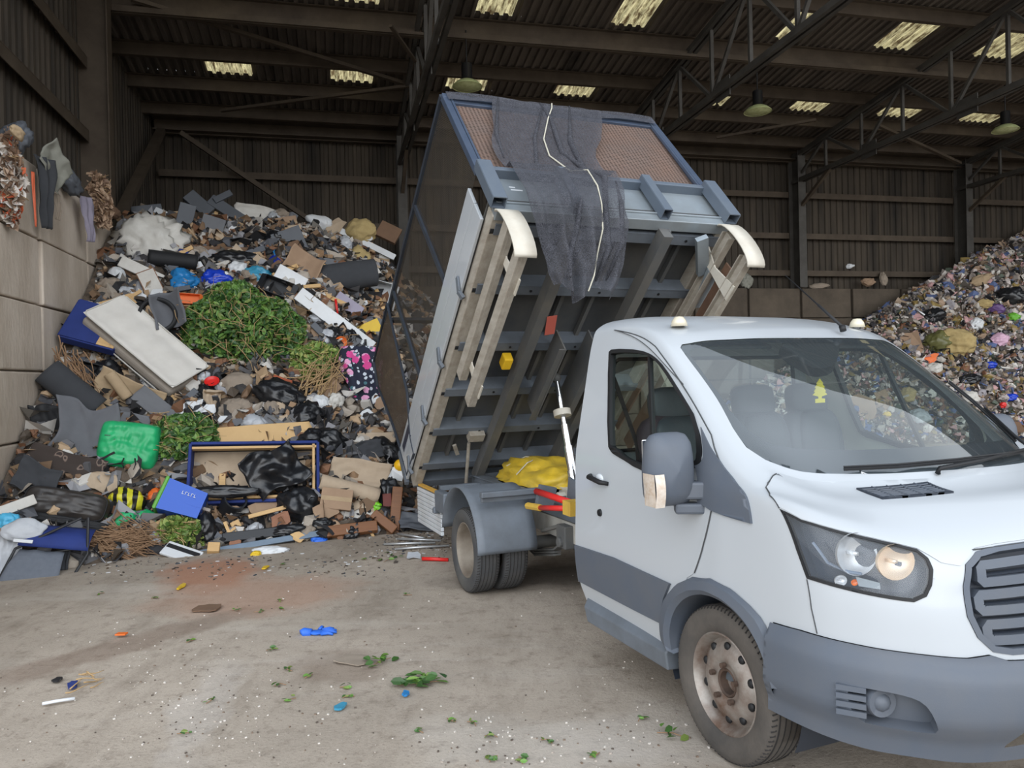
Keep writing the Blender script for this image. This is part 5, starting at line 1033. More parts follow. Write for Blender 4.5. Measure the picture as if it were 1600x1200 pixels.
# ---- kinds of rubbish --------------------------------------------------
def put(o, M): o.matrix_world = M; return o
def ridge(p, s, k=3.0): return sum(abs(nv((p.x*k*f+s, p.y*k*f-s, p.z*k*f+2*s)))/f for f in (1, 2.1))
def crumple(d, s, amt=.34, sub=4, k=1.7):                  # a crumpled bag; d = half sizes
    b = Mesh(); b.ball((0, 0, 0), d, sub, lambda p: 1.0-amt*ridge(p, s, k)+.28*fbm((p.x*1.1+s, p.y*1.1, p.z*1.1), 3)+.10)
    return b
def I(kind, name, cat, lab, px, py, w, h, rot=0, m='white', face=.55, lift=0.0, th=None, seed=None, group=None, at=None, **k):
    M, u, f = frame(px, py, rot, face, lift, at=at); W, H = w*u, h*u/(f if abs(rot) < 45 else 1)
    if abs(rot) >= 45: W = w*u/f
    s = seed if seed is not None else (px*7+py*3) % 97+.37; mm = R[m] if isinstance(m, str) else m; r = random.Random(int(s*100))
    if kind == 'bag':
        t_ = (th or .38*min(W, H)); o = put(crumple((W/2, H/2, t_), s, k.get('amt', .40), 4, k.get('k', 2.1)).build(name, mm, smooth=True), M @ Matrix.Translation((0, 0, t_*.25)))
        if k.get('knot'):
            b = Mesh(); b.tube([(0, H*.40, t_*.3), (W*.02, H*.55, t_*.5), (-W*.06, H*.72, t_*.4), (W*.05, H*.86, t_*.2)], [W*.10, W*.05, W*.07, W*.03], 8); c = b.build('knotted_neck', R[k['knot']] if isinstance(k['knot'], str) else mm, o, smooth=True)
    elif kind == 'sheet':                                  # a flexible sheet, bent and rumpled, with edges
        bend, rum = k.get('bend', .25), k.get('rum', .10); t_ = th or .012; b = Mesh(); cr = k.get('corner', .12)
        def fn(x, y):
            X, Y = (x-.5)*W, (y-.5)*H; q = nv((x*2.2+s, y*2.2, s)); X += W*cr*nv((y*2+s, .3, 1)); Y += H*cr*nv((x*2+s, .7, 2)); mn = min(W, H)
            z = bend*mn*(math.sin(PI*x*k.get('wx', 1.0)+s) if k.get('wx') else (4*(x-.5)**2*k.get('cx', 0)+4*(y-.5)**2*k.get('cy', .3)))+rum*mn*(q+.6*nv((x*5+s, y*5, 2*s)))
            return Vector((X, Y, max(z, -.3*mn)+.03))
        b.grid(k.get('n', 24), k.get('n', 24), fn); o = put(b.build(name, mm, smooth=True, solid=t_), M)
    elif kind == 'board':
        t_ = th or .04; b = Mesh(); b.box((0, 0, t_/2+.02), (W, H, t_)); o = put(b.build(name, mm, bevel=min(.008, t_*.25)), M @ Matrix.Rotation(k.get('pitch', 0), 4, 'X') @ Matrix.Rotation(k.get('yaw', 0), 4, 'Y'))
        if k.get('edge'):
            b = Mesh(); e_ = .012; [b.box(c, d) for c, d in (((0, -H/2, t_/2+.02), (W+e_, e_, t_+.006)), ((0, H/2, t_/2+.02), (W+e_, e_, t_+.006)), ((-W/2, 0, t_/2+.02), (e_, H, t_+.006)), ((W/2, 0, t_/2+.02), (e_, H, t_+.006)))]; b.build('edging', R[k['edge']], o)
    elif kind == 'torn':                                   # a torn flat piece with an irregular outline
        n_ = 11; t_ = th or .012; P = []
        for i in range(n_): a = 2*PI*i/n_; q = 1+.28*r.uniform(-1, 1); P.append((W/2*q*math.copysign(abs(math.cos(a))**.6, math.cos(a)), H/2*q*math.copysign(abs(math.sin(a))**.6, math.sin(a))))
        b = Mesh(); b.prism(P, t_, Matrix.Translation((0, 0, .03 if face else .016)))
        for p in b.v: p.z += (1 if face else .15)*(.12*min(W, H)*math.sin(3*p.x/W+s)+.10*min(W, H)*nv((p.x/W*3, p.y/H*3, s)))
        o = put(b.build(name, mm), M @ Matrix.Rotation(k.get('pitch', 0), 4, 'X'))
    elif kind == 'carton':
        d = th or .3*min(W, H); t_ = .008; b = Mesh()
        for c, e in (((0, -H/2, d/2), (W, t_, d)), ((0, H/2, d/2), (W, t_, d)), ((-W/2, 0, d/2), (t_, H, d)), ((W/2, 0, d/2), (t_, H, d)), ((0, 0, d if k.get('shut') else .01), (W, H, t_))): b.box(c, e)
        o = put(b.build(name, mm), M)
        if not k.get('shut'):
            for sg in (-1, 1): b = Mesh(); b.box((sg*(W/2+d*.25), 0, d*.95), (d*.6, H*.96, t_), Matrix.Rotation(sg*.5, 3, 'Y')); b.build('flap', mm, o)
        else: b = Mesh(); b.box((0, 0, d+.005), (W, .05, .003)); b.build('parcel_tape', R['tan'], o)
    elif kind == 'roll':                                   # rolled carpet: a spiral section along x
        L_, rr = W, H/2; b = Mesh(); N = 44; turns = k.get('turns', 2.2)
        def fn(x, y):
            a = 2*PI*turns*y; q = rr*(1-.62*y); return Vector(((x-.5)*L_+.03*L_*math.sin(a), q*math.cos(a)+.05*rr*nv((x*3, a, s)), rr*.8+q*math.sin(a)*k.get('squash', .85)+.10*rr*nv((x*2, s, 1))))
        b.grid(14, N, fn); o = put(b.build(name, mm, smooth=True, solid=th or .014), M)
    elif kind == 'plank':
        t_ = th or .5*H; b = Mesh(); b.box((0, 0, t_/2+.02), (W, H, t_)); o = put(b.build(name, mm, bevel=min(.01, t_*.2)), M @ Matrix.Rotation(k.get('yaw', 0), 4, 'Y') @ Matrix.Rotation(k.get('pitch', 0), 4, 'X'))
    elif kind == 'pipe':
        b = Mesh(); ri = H/2; b.lathe([(ri, -W/2), (ri, W/2), (ri*.86, W/2), (ri*.86, -W/2), (ri, -W/2)], 24, (0, 0, ri), 'x'); o = put(b.build(name, mm, angle=40), M @ Matrix.Rotation(k.get('yaw', 0), 4, 'Y'))
    elif kind == 'rod':
        b = Mesh(); P = [Vector((-W/2, 0, .02)), Vector((0, k.get('sag', 0)*W, .022)), Vector((W/2, 0, .02))]; b.tube(P, h*u/2, 8); o = put(b.build(name, mm, smooth=True), M @ Matrix.Rotation(k.get('yaw', 0), 4, 'Y'))
    elif kind == 'cushion':
        b = Mesh(); t_ = th or .14
        def f(x, y):                                       # a padded square: round edged in plan, full in section
            X, Y = 2*x-1, 2*y-1; ed = (1-abs(X)**5)*(1-abs(Y)**5); q = 1-.10*(abs(X)*abs(Y))**3; wr = .12*nv((x*5+s, y*9, s))+.10*nv((x*14, y*6+s, 2))+.16*fbm((x*2.4+s, y*2.4, 1), 3)
            return Vector((W/2*X*q, H/2*Y*q, .01+t_*max(0, ed)**.45*(.85+wr*k.get('wr', .5))))
        b.grid(34, 34, f); b.grid(2, 2, lambda x, y: Vector((W*(x-.5)*.97, H*(y-.5)*.97, .0))); o = put(b.build(name, mm, smooth=True), M)
        if k.get('piping'): b = Mesh(); b.tube([f(.5+.47*math.copysign(abs(math.cos(2*PI*i/48))**.35, math.cos(2*PI*i/48)), .5+.47*math.copysign(abs(math.sin(2*PI*i/48))**.35, math.sin(2*PI*i/48))) for i in range(48)], .008, 5, closed=True); b.build('piping', R[k['piping']], o, smooth=True)
    elif kind == 'bowl':
        b = Mesh(); rr = W/2; b.lathe([(rr*.55, 0), (rr*.6, .01), (rr*.85, rr*.35), (rr, rr*.6), (rr*1.03, rr*.62), (rr*.97, rr*.6), (rr*.8, rr*.34), (rr*.55, .03), (0, .02)], 28); o = put(b.build(name, mm, smooth=True), M)
    elif kind == 'twigs':
        b = Mesh(); n_ = k.get('count', 60)
        for i in range(n_):
            a = r.gauss(0, k.get('spread', .25)); L_ = W*r.uniform(.35, .6); c = Vector((r.gauss(0, .16)*W, r.gauss(0, .22)*H, r.uniform(.01, .16*min(W, H)+.03))); P = []
            for q in range(6): t_ = q/5-.5; P.append(c+Vector((t_*L_*math.cos(a), t_*L_*math.sin(a)+.05*L_*math.sin(t_*6+i), .10*L_*math.sin(t_*4+i*1.3)*.5+abs(nv((i, t_, 1)))*.05)))
            b.tube(P, [k.get('rad', .006)*q for q in (1.2, 1.1, 1, .8, .6, .3)], 5)
        o = put(b.build(name, mm, smooth=True), M); tag(o, kind='stuff')
    elif kind == 'leaves':
        b = Mesh(); n_ = k.get('count', 1500); hh = th or .25
        for i in range(n_):
            a, q = r.uniform(0, 2*PI), math.sqrt(r.random()); lob = 1+.22*nv((2*math.cos(a)+s, 2*math.sin(a), 1)); x, y = W/2*q*lob*math.cos(a), H/2*q*lob*math.sin(a)
            z = hh*(1-q*q)**.5*(.55+.5*r.random())+.06*nv((x*5, y*5, s)); c = Vector((x, y, z)); sz = r.uniform(.030, .066)*k.get('leaf', 1)
            Rm = Matrix.Rotation(r.uniform(0, 6.28), 3, 'Z') @ Matrix.Rotation(r.gauss(0, .8), 3, 'X') @ Matrix.Rotation(r.gauss(0, .6), 3, 'Y'); L_ = [(-1, 0, 0), (-.3, -.5, .12), (.5, -.42, .10), (1, 0, -.1), (.5, .42, .10), (-.3, .5, .12)]
            b.add([c+Rm @ (Vector(p)*sz) for p in L_], [(0, 1, 2, 3), (0, 3, 4, 5)])
        b.m = 1
        for i in range(n_//45):
            a = r.uniform(0, 2*PI); x, y = r.gauss(0, .22)*W, r.gauss(0, .22)*H; L_ = r.uniform(.15, .6)*min(W, H, .9); P = [Vector((x+L_*(q/4-.5)*math.cos(a)+.04*math.sin(q*2+i), y+L_*(q/4-.5)*math.sin(a), hh*(.75+.35*math.sin(q*.8+i)))) for q in range(5)]; b.tube(P, [.005, .005, .004, .003, .002], 4)
        o = put(b.build(name, [mm, R['straw']]), M); tag(o, kind='stuff')
    elif kind == 'rag':                                    # limp cloth hanging down, its top at the given point
        b = Mesh(); t_ = th or .006
        def fn(x, y):
            wv = W*(.75+.25*math.sin(PI*min(1, y*1.4+.25)))*(1-.35*y*k.get('taper', 1)+.12*nv((y*5, s, 2))); return Vector(((x-.5)*wv+.06*W*math.sin(6*y+s), -y*H, .04+.05*W*math.sin(x*14+3*y+s)+.10*W*nv((x*3, y*4, s))+.10*math.sin(PI*y)*W))
        b.grid(22, 22, fn); o = put(b.build(name, mm, smooth=True, solid=t_), M)
    tag(o, lab, cat, group); return o
# ---- the tall left heap, roughly from its top down -----------------------
I('bag', 'plastic_dust_sheet', 'sheeting', 'big crumpled off-white plastic sheet against the block wall at the heap top', 234, 382, 108, 92, -12, 'white', seed=5, amt=.62, th=.24, k=2.4)
I('board', 'grey_slab', 'board', 'dark grey foam slab at the extreme left of the heap top', 231, 336, 44, 24, 14, 'slate', th=.12, face=.7)
I('plank', 'white_strip', 'strip', 'short white strip resting on the big off-white plastic sheet', 260, 342, 34, 9, -18, 'wplast', lift=.12)
I('board', 'grey_foam_board', 'panel', 'upright dark grey panel right of the off-white plastic sheet', 287, 354, 24, 68, -12, 'slate', th=.05, face=.8, lift=.05)
I('plank', 'foam_plank', 'foam plank', 'short grey foam plank tilted down at the heap top', 312, 326, 44, 19, -38, 'slate', th=.13, lift=.08)
I('plank', 'foam_plank', 'foam plank', 'longest grey foam plank lying across the heap top', 366, 343, 84, 16, -30, 'slate', th=.12, lift=.10)
I('plank', 'foam_bar', 'foam bar', 'small grey bar sticking up highest from the heap', 349, 314, 30, 9, 38, 'slate', lift=.12)
I('sheet', 'paper_stack', 'paper', 'sagging stack of white sheets along the heap top', 402, 337, 72, 24, -8, 'white', bend=.3, th=.05)
I('board', 'broken_board', 'board', 'grey broken board with split yellow timber along its edge', 329, 364, 34, 50, -14, 'grey', th=.03, face=.75)
I('plank', 'split_batten', 'batten', 'split yellow batten along the broken grey board', 334, 345, 26, 6, 70, 'pale', lift=.08, face=.8)
I('carton', 'cardboard_box', 'box', 'closed brown cardboard box near the top of the heap', 446, 353, 36, 20, 14, 'card', shut=True, face=.7, lift=.06)
I('board', 'grey_board', 'board', 'square slate board leaning in the upper middle of the heap', 454, 382, 46, 46, 24, 'slate', th=.03, face=.75)
I('board', 'slate_sheet', 'panel', 'slate panel tilted above the long white board', 497, 359, 38, 24, 16, 'slate', th=.04, face=.8)
I('bag', 'white_dome', 'plastic cover', 'white domed cover behind the tilted slate panel', 500, 348, 40, 18, -12, 'wplast', amt=.1)
I('plank', 'white_board', 'board', 'long white board pointing down to the mesh tail gate', 568, 383, 108, 9, -24, 'wplast', th=.03, lift=.10)
I('bag', 'foam_lump', 'foam', 'yellowed foam lump on the skyline left of the tail gate', 565, 362, 46, 34, 0, 'foam', amt=.25)
I('board', 'slatted_pallet', 'pallet', 'dark brown slatted pallet at the right end of the heap top', 607, 366, 34, 24, -24, 'cardd', th=.1)
I('bag', 'foam_chunk', 'foam', 'beige foam chunk below the long white board', 562, 404, 34, 30, 0, 'foam', amt=.3, seed=9)
I('sheet', 'cardboard_sheet', 'cardboard', 'big folded brown cardboard sheet in the middle of the upper heap', 471, 424, 54, 60, -26, 'card', bend=.35, cy=0, cx=.6, rum=.05, face=.7)
I('sheet', 'long_cardboard', 'cardboard', 'long brown cardboard strip above the black office cushion', 330, 396, 104, 22, 2, 'cardd', bend=.2, rum=.12, face=.7)
I('torn', 'blue_offcut', 'offcut', 'small blue offcut at the left end of the long brown cardboard', 286, 397, 20, 13, 0, 'navy', lift=.06, face=.8)
I('roll', 'black_bolster', 'bolster', 'black rolled bolster in front of the off-white plastic sheet', 270, 412, 70, 24, 2, 'blackm', squash=1.0, turns=1.5)
I('bag', 'black_refuse_bag', 'refuse bag', 'black refuse bag right of the long brown cardboard', 368, 406, 72, 26, 6, 'black', seed=4)
I('bag', 'blue_refuse_bag', 'refuse bag', 'light blue refuse bag at the left, above the hedge clippings', 288, 444, 46, 40, -22, 'lblue', seed=7, th=.16)
I('bag', 'blue_refuse_bag', 'refuse bag', 'royal blue refuse bag between two white bags', 336, 440, 52, 28, 16, 'rblue', seed=2, th=.14)
I('bag', 'white_carrier_bag', 'carrier bag', 'white carrier bag right of the royal blue bag', 374, 424, 32, 26, 0, 'wplast', seed=3)
I('bag', 'clear_bag', 'plastic bag', 'cloudy white bag under the royal blue bag', 340, 454, 44, 20, 8, 'clearp', seed=8)
I('bag', 'teal_bag', 'refuse bag', 'teal bag left of the white cupboard door', 402, 432, 40, 26, 6, 'teal', seed=6, th=.12)
I('bag', 'dark_blue_bag', 'refuse bag', 'dark blue bag tied with a light blue neck', 430, 415, 20, 26, 8, 'dblue', seed=1, th=.1, knot='lblue')
I('bag', 'blue_scrap_bag', 'plastic bag', 'crumpled blue scrap beside the closed brown box', 429, 369, 18, 13, 0, 'dblue', seed=12)
I('bowl', 'yellow_tub', 'tub', 'small yellow tub at the top edge of the hedge clippings', 373, 446, 16, 12, 0, 'yellow', face=.8)
I('board', 'painted_board', 'panel', 'long off-white panel slanting across the left of the heap', 234, 433, 90, 17, -22, 'white', th=.05, lift=.10, face=.7)
fr_ = I('board', 'framed_picture', 'picture frame', 'pale panel in a brown wooden frame standing on edge', 238, 448, 26, 50, 24, 'white', th=.02, lift=.12, face=.9, edge='wood')
I('bag', 'white_football', 'ball', 'white punctured ball against the block wall', 183, 433, 26, 22, 0, 'wplast', amt=.06, th=.12)
I('bag', 'brown_rag', 'rag', 'grey-brown rag lying beside the white ball', 170, 446, 30, 24, 20, 'stone', seed=13)
I('sheet', 'dust_rag', 'rag', 'dusty brown rag under the white ball at the wall', 168, 466, 36, 22, -20, 'stone', seed=23)
I('board', 'white_cupboard_board', 'cupboard door', 'white cupboard door tilted above the right of the hedge clippings', 452, 441, 48, 34, -28, 'wplast', th=.03, face=.85, lift=.10)
I('carton', 'desk_tray', 'drawer', 'open black drawer under the white cupboard door', 434, 456, 44, 24, -16, 'bplast', face=.5, th=.14, lift=.05)
I('roll', 'grey_carpet_roll', 'carpet', 'dark grey rolled carpet at the right of the upper heap', 540, 442, 92, 44, 14, 'dgrey', turns=1.6)
ap = I('carton', 'white_appliance', 'appliance', 'white plastic appliance casing beside the tail gate', 588, 462, 40, 40, -14, 'wplast', th=.25, face=.8)
I('carton', 'printed_box', 'box', 'white printed box with orange marks standing upright', 600, 407, 16, 26, -8, 'white', shut=True, th=.14, face=.9)
I('carton', 'printed_box', 'box', 'white printed box with orange marks lying tilted above the appliance', 580, 424, 22, 26, 34, 'white', shut=True, th=.12, face=.9)
I('plank', 'white_plank', 'plank', 'longest white plank slanting down to the floral fabric', 524, 505, 140, 22, -36, 'wplast', th=.04, lift=.16, face=.8)
I('board', 'lilac_board', 'board', 'lilac board lying above the longest white plank', 541, 482, 46, 32, -34, 'lilac', th=.03, face=.8)
I('rod', 'red_stick', 'stick', 'thin red stick lying on the lilac board', 526, 483, 26, 4, 98, 'red', lift=.12, face=.8)
I('board', 'yellow_sheet', 'plastic sheet', 'yellow plastic sheet left of the mesh tail gate', 580, 521, 36, 34, 26, 'yellow', th=.015, face=.85, lift=.08)
I('bag', 'pale_blue_bag', 'plastic bag', 'pale blue plastic bag beside the orange cup', 512, 528, 26, 26, 0, 'clearp', seed=15)
cp = I('bowl', 'orange_cup', 'cup', 'orange cup lying below the long white plank', 533, 535, 18, 14, 0, 'orange', face=.95, lift=.05)
I('bag', 'brown_paper_bag', 'paper bag', 'brown paper bag on top of the orange cup', 535, 519, 14, 22, -8, 'card', seed=16, lift=.08)
I('bag', 'black_refuse_bag', 'refuse bag', 'black refuse bag above the floral fabric', 546, 560, 40, 26, 0, 'black', seed=18)
# fabric with a flower print, built as colour of the cloth itself
def floral():
    m = mat('floral_print_cloth', srgb(34, 38, 56), .9); t = m.node_tree; b_ = t.nodes['Principled BSDF']; co = t.nodes.new('ShaderNodeTexCoord').outputs['Object']; cur = None
    for sc_, lo, c in ((11, .30, (196, 204, 214)), (7, .34, (222, 160, 196)), (5.5, .32, (206, 72, 140)), (8.3, .2, (70, 110, 120))):
        v = t.nodes.new('ShaderNodeTexVoronoi'); v.inputs['Scale'].default_value = sc_; t.links.new(co, v.inputs['Vector']); n = t.nodes.new('ShaderNodeTexNoise'); n.inputs['Scale'].default_value = sc_*3.4; t.links.new(co, n.inputs['Vector'])
        ad = t.nodes.new('ShaderNodeMath'); ad.operation = 'MULTIPLY_ADD'; ad.inputs[1].default_value = .35; t.links.new(n.outputs['Fac'], ad.inputs[0]); t.links.new(v.outputs['Distance'], ad.inputs[2])
        ls = t.nodes.new('ShaderNodeMath'); ls.operation = 'LESS_THAN'; ls.inputs[1].default_value = lo+.16; t.links.new(ad.outputs[0], ls.inputs[0]); mx = t.nodes.new('ShaderNodeMix'); mx.data_type = 'RGBA'; t.links.new(ls.outputs[0], mx.inputs['Factor'])
        mx.inputs['A'].default_value = srgb(34, 38, 56); mx.inputs['B'].default_value = srgb(*c)
        if cur: t.links.new(cur, mx.inputs['A'])
        cur = mx.outputs['Result']
    t.links.new(cur, b_.inputs['Base Color']); return m
I('rag', 'floral_duvet', 'duvet cover', 'black floral fabric with pink roses hanging beside the tail gate', 566, 556, 64, 134, 3, floral(), face=.72, lift=.52, taper=.1, th=.02)
# greenery, bed parts, mattress
I('leaves', 'hedge_clippings', 'hedge clippings', 'large green mound of hedge clippings in the middle of the heap', 386, 528, 186, 150, -14, M_leaf, count=5200, th=.55, face=.6)
I('leaves', 'hedge_clippings', 'hedge clippings', 'thin brownish green clippings right of the large green mound', 492, 575, 76, 80, -20, M_leafl, count=900, th=.22)
I('leaves', 'hedge_clippings', 'hedge clippings', 'smaller green clippings trailing above the plywood and green bag', 285, 690, 110, 76, 22, M_leaf, count=1500, th=.30, leaf=1.0)
I('leaves', 'garden_weeds', 'weeds', 'bright green weeds at the foot of the heap by the blue crate', 286, 836, 70, 50, 0, M_leafl, count=900, th=.20, face=.4)
I('twigs', 'dry_stems', 'twigs', 'bundle of long dry stems below the hedge clippings on the right', 498, 600, 110, 60, 52, 'straw', count=46, rad=.007, lift=.15, spread=.5)
I('twigs', 'branch_bundle', 'branches', 'bundle of bare branches leaning on the block wall', 122, 596, 130, 44, -58, 'twig', count=52, rad=.007, lift=.25, face=.8, spread=.22)
I('twigs', 'brown_brushwood', 'brushwood', 'flat pile of brown brushwood on the ground before the heap', 190, 853, 140, 56, 6, 'twig', count=190, rad=.006, face=.35, spread=.4)
mw = frame(231, 556, -36, .5, .30); mt = empty('mattress', mw[0] @ Matrix.Rotation(-.42, 4, 'X')); tag(mt, 'soiled white mattress lying aslant on the left of the heap', 'mattress')
u = mw[1]; Lx, Ly, Tz = 178*u, 70*u/mw[2], .24; b = Mesh()
def mat_f(x, y):
    X, Y = (x-.5)*Lx, (y-.5)*Ly; e_ = min(1, 14*min(x, 1-x, y, 1-y)); tf = -.028*sum(math.exp(-((X-a*Lx/5)**2+(Y-c*Ly/3.2)**2)/.012) for a in (-2, -1, 0, 1, 2) for c in (-1, 0, 1)); return Vector((X, Y, Tz/2+.018*e_+tf-.05*math.sin(PI*x)*.0+.02*nv((x*3, y*3, 1))))
b.grid(70, 34, mat_f); b.build('mattress_top', R['matt'], mt, smooth=True); b = Mesh(); b.box((0, 0, -.045), (Lx*.998, Ly*.998, Tz-.09)); b.build('mattress_side', R['mattside'], mt, bevel=.05, seg=3)
for z in (-1, 1): b = Mesh(); c_ = .05; b.tube([(sx*(Lx/2-(0 if q else c_))+.0, sy*(Ly/2-(c_ if q else 0)), z*Tz/2) for sx, sy, q in ((-1, -1, 0), (1, -1, 0), (1, -1, 1), (1, 1, 1), (1, 1, 0), (-1, 1, 0), (-1, 1, 1), (-1, -1, 1))], .010, 6, closed=True); b.build('piping', R['white'], mt, smooth=True)
I('sheet', 'grey_underlay', 'carpet offcut', 'stiff grey carpet offcut curling up on the mattress', 262, 494, 44, 54, 14, 'felt', bend=.9, cx=.5, cy=.2, rum=.05, face=.85, lift=.62, n=16)
b = Mesh(); M_, u, f_ = frame(250, 510, 0, .7, .55); b.lathe([(.20, -.05), (.24, -.05), (.25, 0), (.24, .06), (.20, .06), (.19, 0), (.20, -.05)], 32); tag(put(b.build('rubber_ring', R['blackm'], smooth=True), M_), 'black rubber ring lying on the mattress', 'ring')
I('carton', 'orange_tray', 'tray', 'orange plastic tray at the left edge of the hedge clippings', 295, 475, 34, 15, 4, 'orange', th=.08, lift=.12)
I('torn', 'cream_card', 'card', 'cream card with an orange patch above the mattress corner', 190, 476, 52, 22, 28, 'pale', lift=.05, face=.8)
I('plank', 'timber_offcut', 'timber', 'pale timber offcut above the mattress by the wall', 178, 478, 40, 7, 28, 'pale', lift=.12)
I('bag', 'orange_bag', 'plastic bag', 'orange plastic scrap above the mattress corner', 175, 489, 14, 9, 0, 'orange', lift=.08)
def divan(px, py, w, h, rot, face, lift, lab, d, shut=False):
    M, u, f = frame(px, py, rot, face, lift); W, H = w*u, h*u/f; r_ = empty('divan_base', M); tag(r_, lab, 'bed base'); e_ = .035
    for nm, c, dd in (('side_panel', (0, -H/2, d/2), (W, e_, d)), ('side_panel', (0, H/2, d/2), (W, e_, d)), ('end_panel', (-W/2, 0, d/2), (e_, H, d)), ('end_panel', (W/2, 0, d/2), (e_, H, d))): b = Mesh(); b.box(c, dd); b.build(nm, R['navy'], r_, bevel=.01)
    b = Mesh(); b.box((0, 0, .01), (W, H, .012)); b.build('hardboard_base', R['beige'], r_)
    for c, dd in (((0, H/2-.05, d*.8), (W*.98, .03, .08)), ((0, -H/2+.05, d*.8), (W*.98, .03, .08)), ((W*.14, H*.12, d*.55), (.07, H*.62, .03)), ((-W*.26, -H*.18, .05), (.07, H*.5, .03)), ((W/2-.05, 0, d*.8), (.03, H*.95, .08))): b = Mesh(); b.box(c, dd); b.build('timber_batten', R['pale'], r_, bevel=.004)
    b = Mesh(); b.box((0, H/2-.03, d*.45), (W*.95, .008, d*.5)); b.build('black_lining', R['blackm'], r_)
    if shut:
        b = Mesh(); b.box((-W*.16, 0, d+.008), (W*.68, H, .016)); b.build('cloth_cover', R['navy'], r_, bevel=.005); b = Mesh(); b.box((W*.34, 0, d+.005), (W*.32, H*.98, .01)); b.build('bare_hardboard', R['ply'], r_)
    return r_
divan(400, 750, 186, 88, 6, .62, .08, 'upturned navy divan base with bare timber inside at the heap front', .30)
divan(158, 534, 80, 58, -8, .35, .26, 'navy divan base jammed between the mattress and the block wall', .14, True)
I('sheet', 'plywood_sheet', 'plywood', 'tan plywood sheet propped behind the upturned navy divan base', 395, 692, 176, 50, 8, 'ply', bend=.04, rum=.01, corner=.06, th=.015, face=.75, lift=.08)
I('sheet', 'black_sheeting', 'polythene', 'black polythene draped over the corner of the upturned divan base', 428, 742, 84, 66, 28, 'black', bend=.25, rum=.22, face=.8, lift=.42, corner=.22)
I('bag', 'black_sheeting', 'polythene', 'black polythene bunched along the front edge of the divan base', 352, 781, 100, 20, 8, 'black', seed=31, lift=.28)
# carpets and cushions on the left
I('sheet', 'tan_carpet', 'carpet', 'folded tan carpet under the lower edge of the mattress', 204, 626, 100, 50, -18, 'tan', bend=.4, cx=.4, cy=.5, rum=.16, face=.65, lift=.06)
I('roll', 'tan_carpet_roll', 'carpet', 'small tan carpet roll sticking up from the folded tan carpet', 186, 608, 46, 17, -52, 'tan', lift=.22, face=.8)
I('sheet', 'grey_mat', 'mat', 'smooth grey mat lying beneath the mattress corner', 240, 636, 60, 28, -36, 'grey', bend=.1, rum=.03, corner=.05, lift=.12, face=.7)
I('sheet', 'grey_strip', 'mat', 'long grey strip above the green carrier bag', 200, 658, 66, 20, -4, 'grey', bend=.15, rum=.05, lift=.05, face=.7)
I('sheet', 'grey_strip', 'mat', 'narrow upright grey strip right of the green carrier bag', 266, 664, 15, 40, -14, 'grey', bend=.1, rum=.05, lift=.08, face=.8)
I('sheet', 'grey_carpet', 'carpet', 'wide grey felt carpet hanging to a point beside the green bag', 126, 686, 84, 112, -14, 'felt', bend=.35, cx=.5, cy=.1, rum=.08, face=.8, lift=.16, corner=.3, th=.016)
I('roll', 'grey_carpet_roll', 'carpet', 'folded dark grey carpet roll beside the block wall', 112, 618, 92, 46, -36, 'dgrey', turns=1.5, face=.7, lift=.05)
I('sheet', 'black_carpet', 'carpet', 'black carpet slumped below the roll at the block wall', 78, 668, 50, 66, 10, 'blackm', bend=.4, rum=.15, face=.7)
def paisley():
    m = mat('paisley_cloth', srgb(58, 50, 48), .95); t = m.node_tree; v = t.nodes.new('ShaderNodeTexVoronoi'); v.inputs['Scale'].default_value = 9; co = t.nodes.new('ShaderNodeTexCoord'); n = t.nodes.new('ShaderNodeTexNoise'); n.inputs['Scale'].default_value = 6; t.links.new(co.outputs['Object'], n.inputs['Vector']); mx = t.nodes.new('ShaderNodeMix'); mx.data_type = 'VECTOR'; mx.inputs['Factor'].default_value = .12; t.links.new(co.outputs['Object'], mx.inputs['A']); t.links.new(n.outputs['Color'], mx.inputs['B']); t.links.new(mx.outputs['Result'], v.inputs['Vector'])
    r = t.nodes.new('ShaderNodeValToRGB'); e = r.color_ramp.elements; e[0].position = .20; e[0].color = srgb(58, 50, 48); e[1].position = .34; e[1].color = srgb(62, 54, 50)
    for p_, c in ((.24, (126, 110, 100)), (.28, (124, 108, 98))): q = e.new(p_); q.color = srgb(*c)
    t.links.new(v.outputs['Distance'], r.inputs[0]); t.links.new(r.outputs[0], t.nodes['Principled BSDF'].inputs['Base Color']); return m
I('sheet', 'paisley_carpet', 'carpet', 'dark paisley patterned carpet at the foot of the heap by the wall', 100, 734, 108, 50, -12, paisley(), bend=.15, rum=.06, face=.7, lift=.05)
I('torn', 'torn_label', 'label', 'small printed white label lying on the paisley carpet', 107, 712, 15, 10, -30, 'white', lift=.14, face=.8)
I('sheet', 'rubber_mat', 'mat', 'curled dark grey rubber mat in front of the block wall', 58, 752, 60, 48, -16, 'dgrey', bend=.4, cx=.3, cy=.3, rum=.08, face=.75, lift=.08)
I('cushion', 'car_seat_cushion', 'seat cushion', 'worn black leatherette seat cushion at the left foot of the heap', 104, 793, 122, 46, -3, 'leather', th=.22, face=.55, piping='blackm')
I('cushion', 'seat_base', 'seat', 'thin black seat base under the worn leatherette cushion', 112, 818, 112, 16, -5, 'blackm', th=.10, face=.6)
gb = I('cushion', 'green_carrier_bag', 'carrier bag', 'large bright green carrier bag on the left of the heap', 202, 699, 88, 76, -4, 'green', seed=41, th=.22, face=.85, wr=.9, lift=.10)
b = Mesh(); b.tube([(-.02, -.16, .22), (-.03, -.22, .26), (.0, -.27, .25)], .008, 5); b.tube([(.09, -.15, .22), (.11, -.22, .26), (.10, -.28, .24)], .008, 5); b.build('black_handle', R['blackm'], gb, smooth=True)
b = Mesh(); [b.box((-.20, .08-.035*k_, .185-.01*k_), (.11, .012, .004)) for k_ in range(5)]; b.build('printed_bars', rm('dark_green_print', (18, 96, 62), .5), gb)
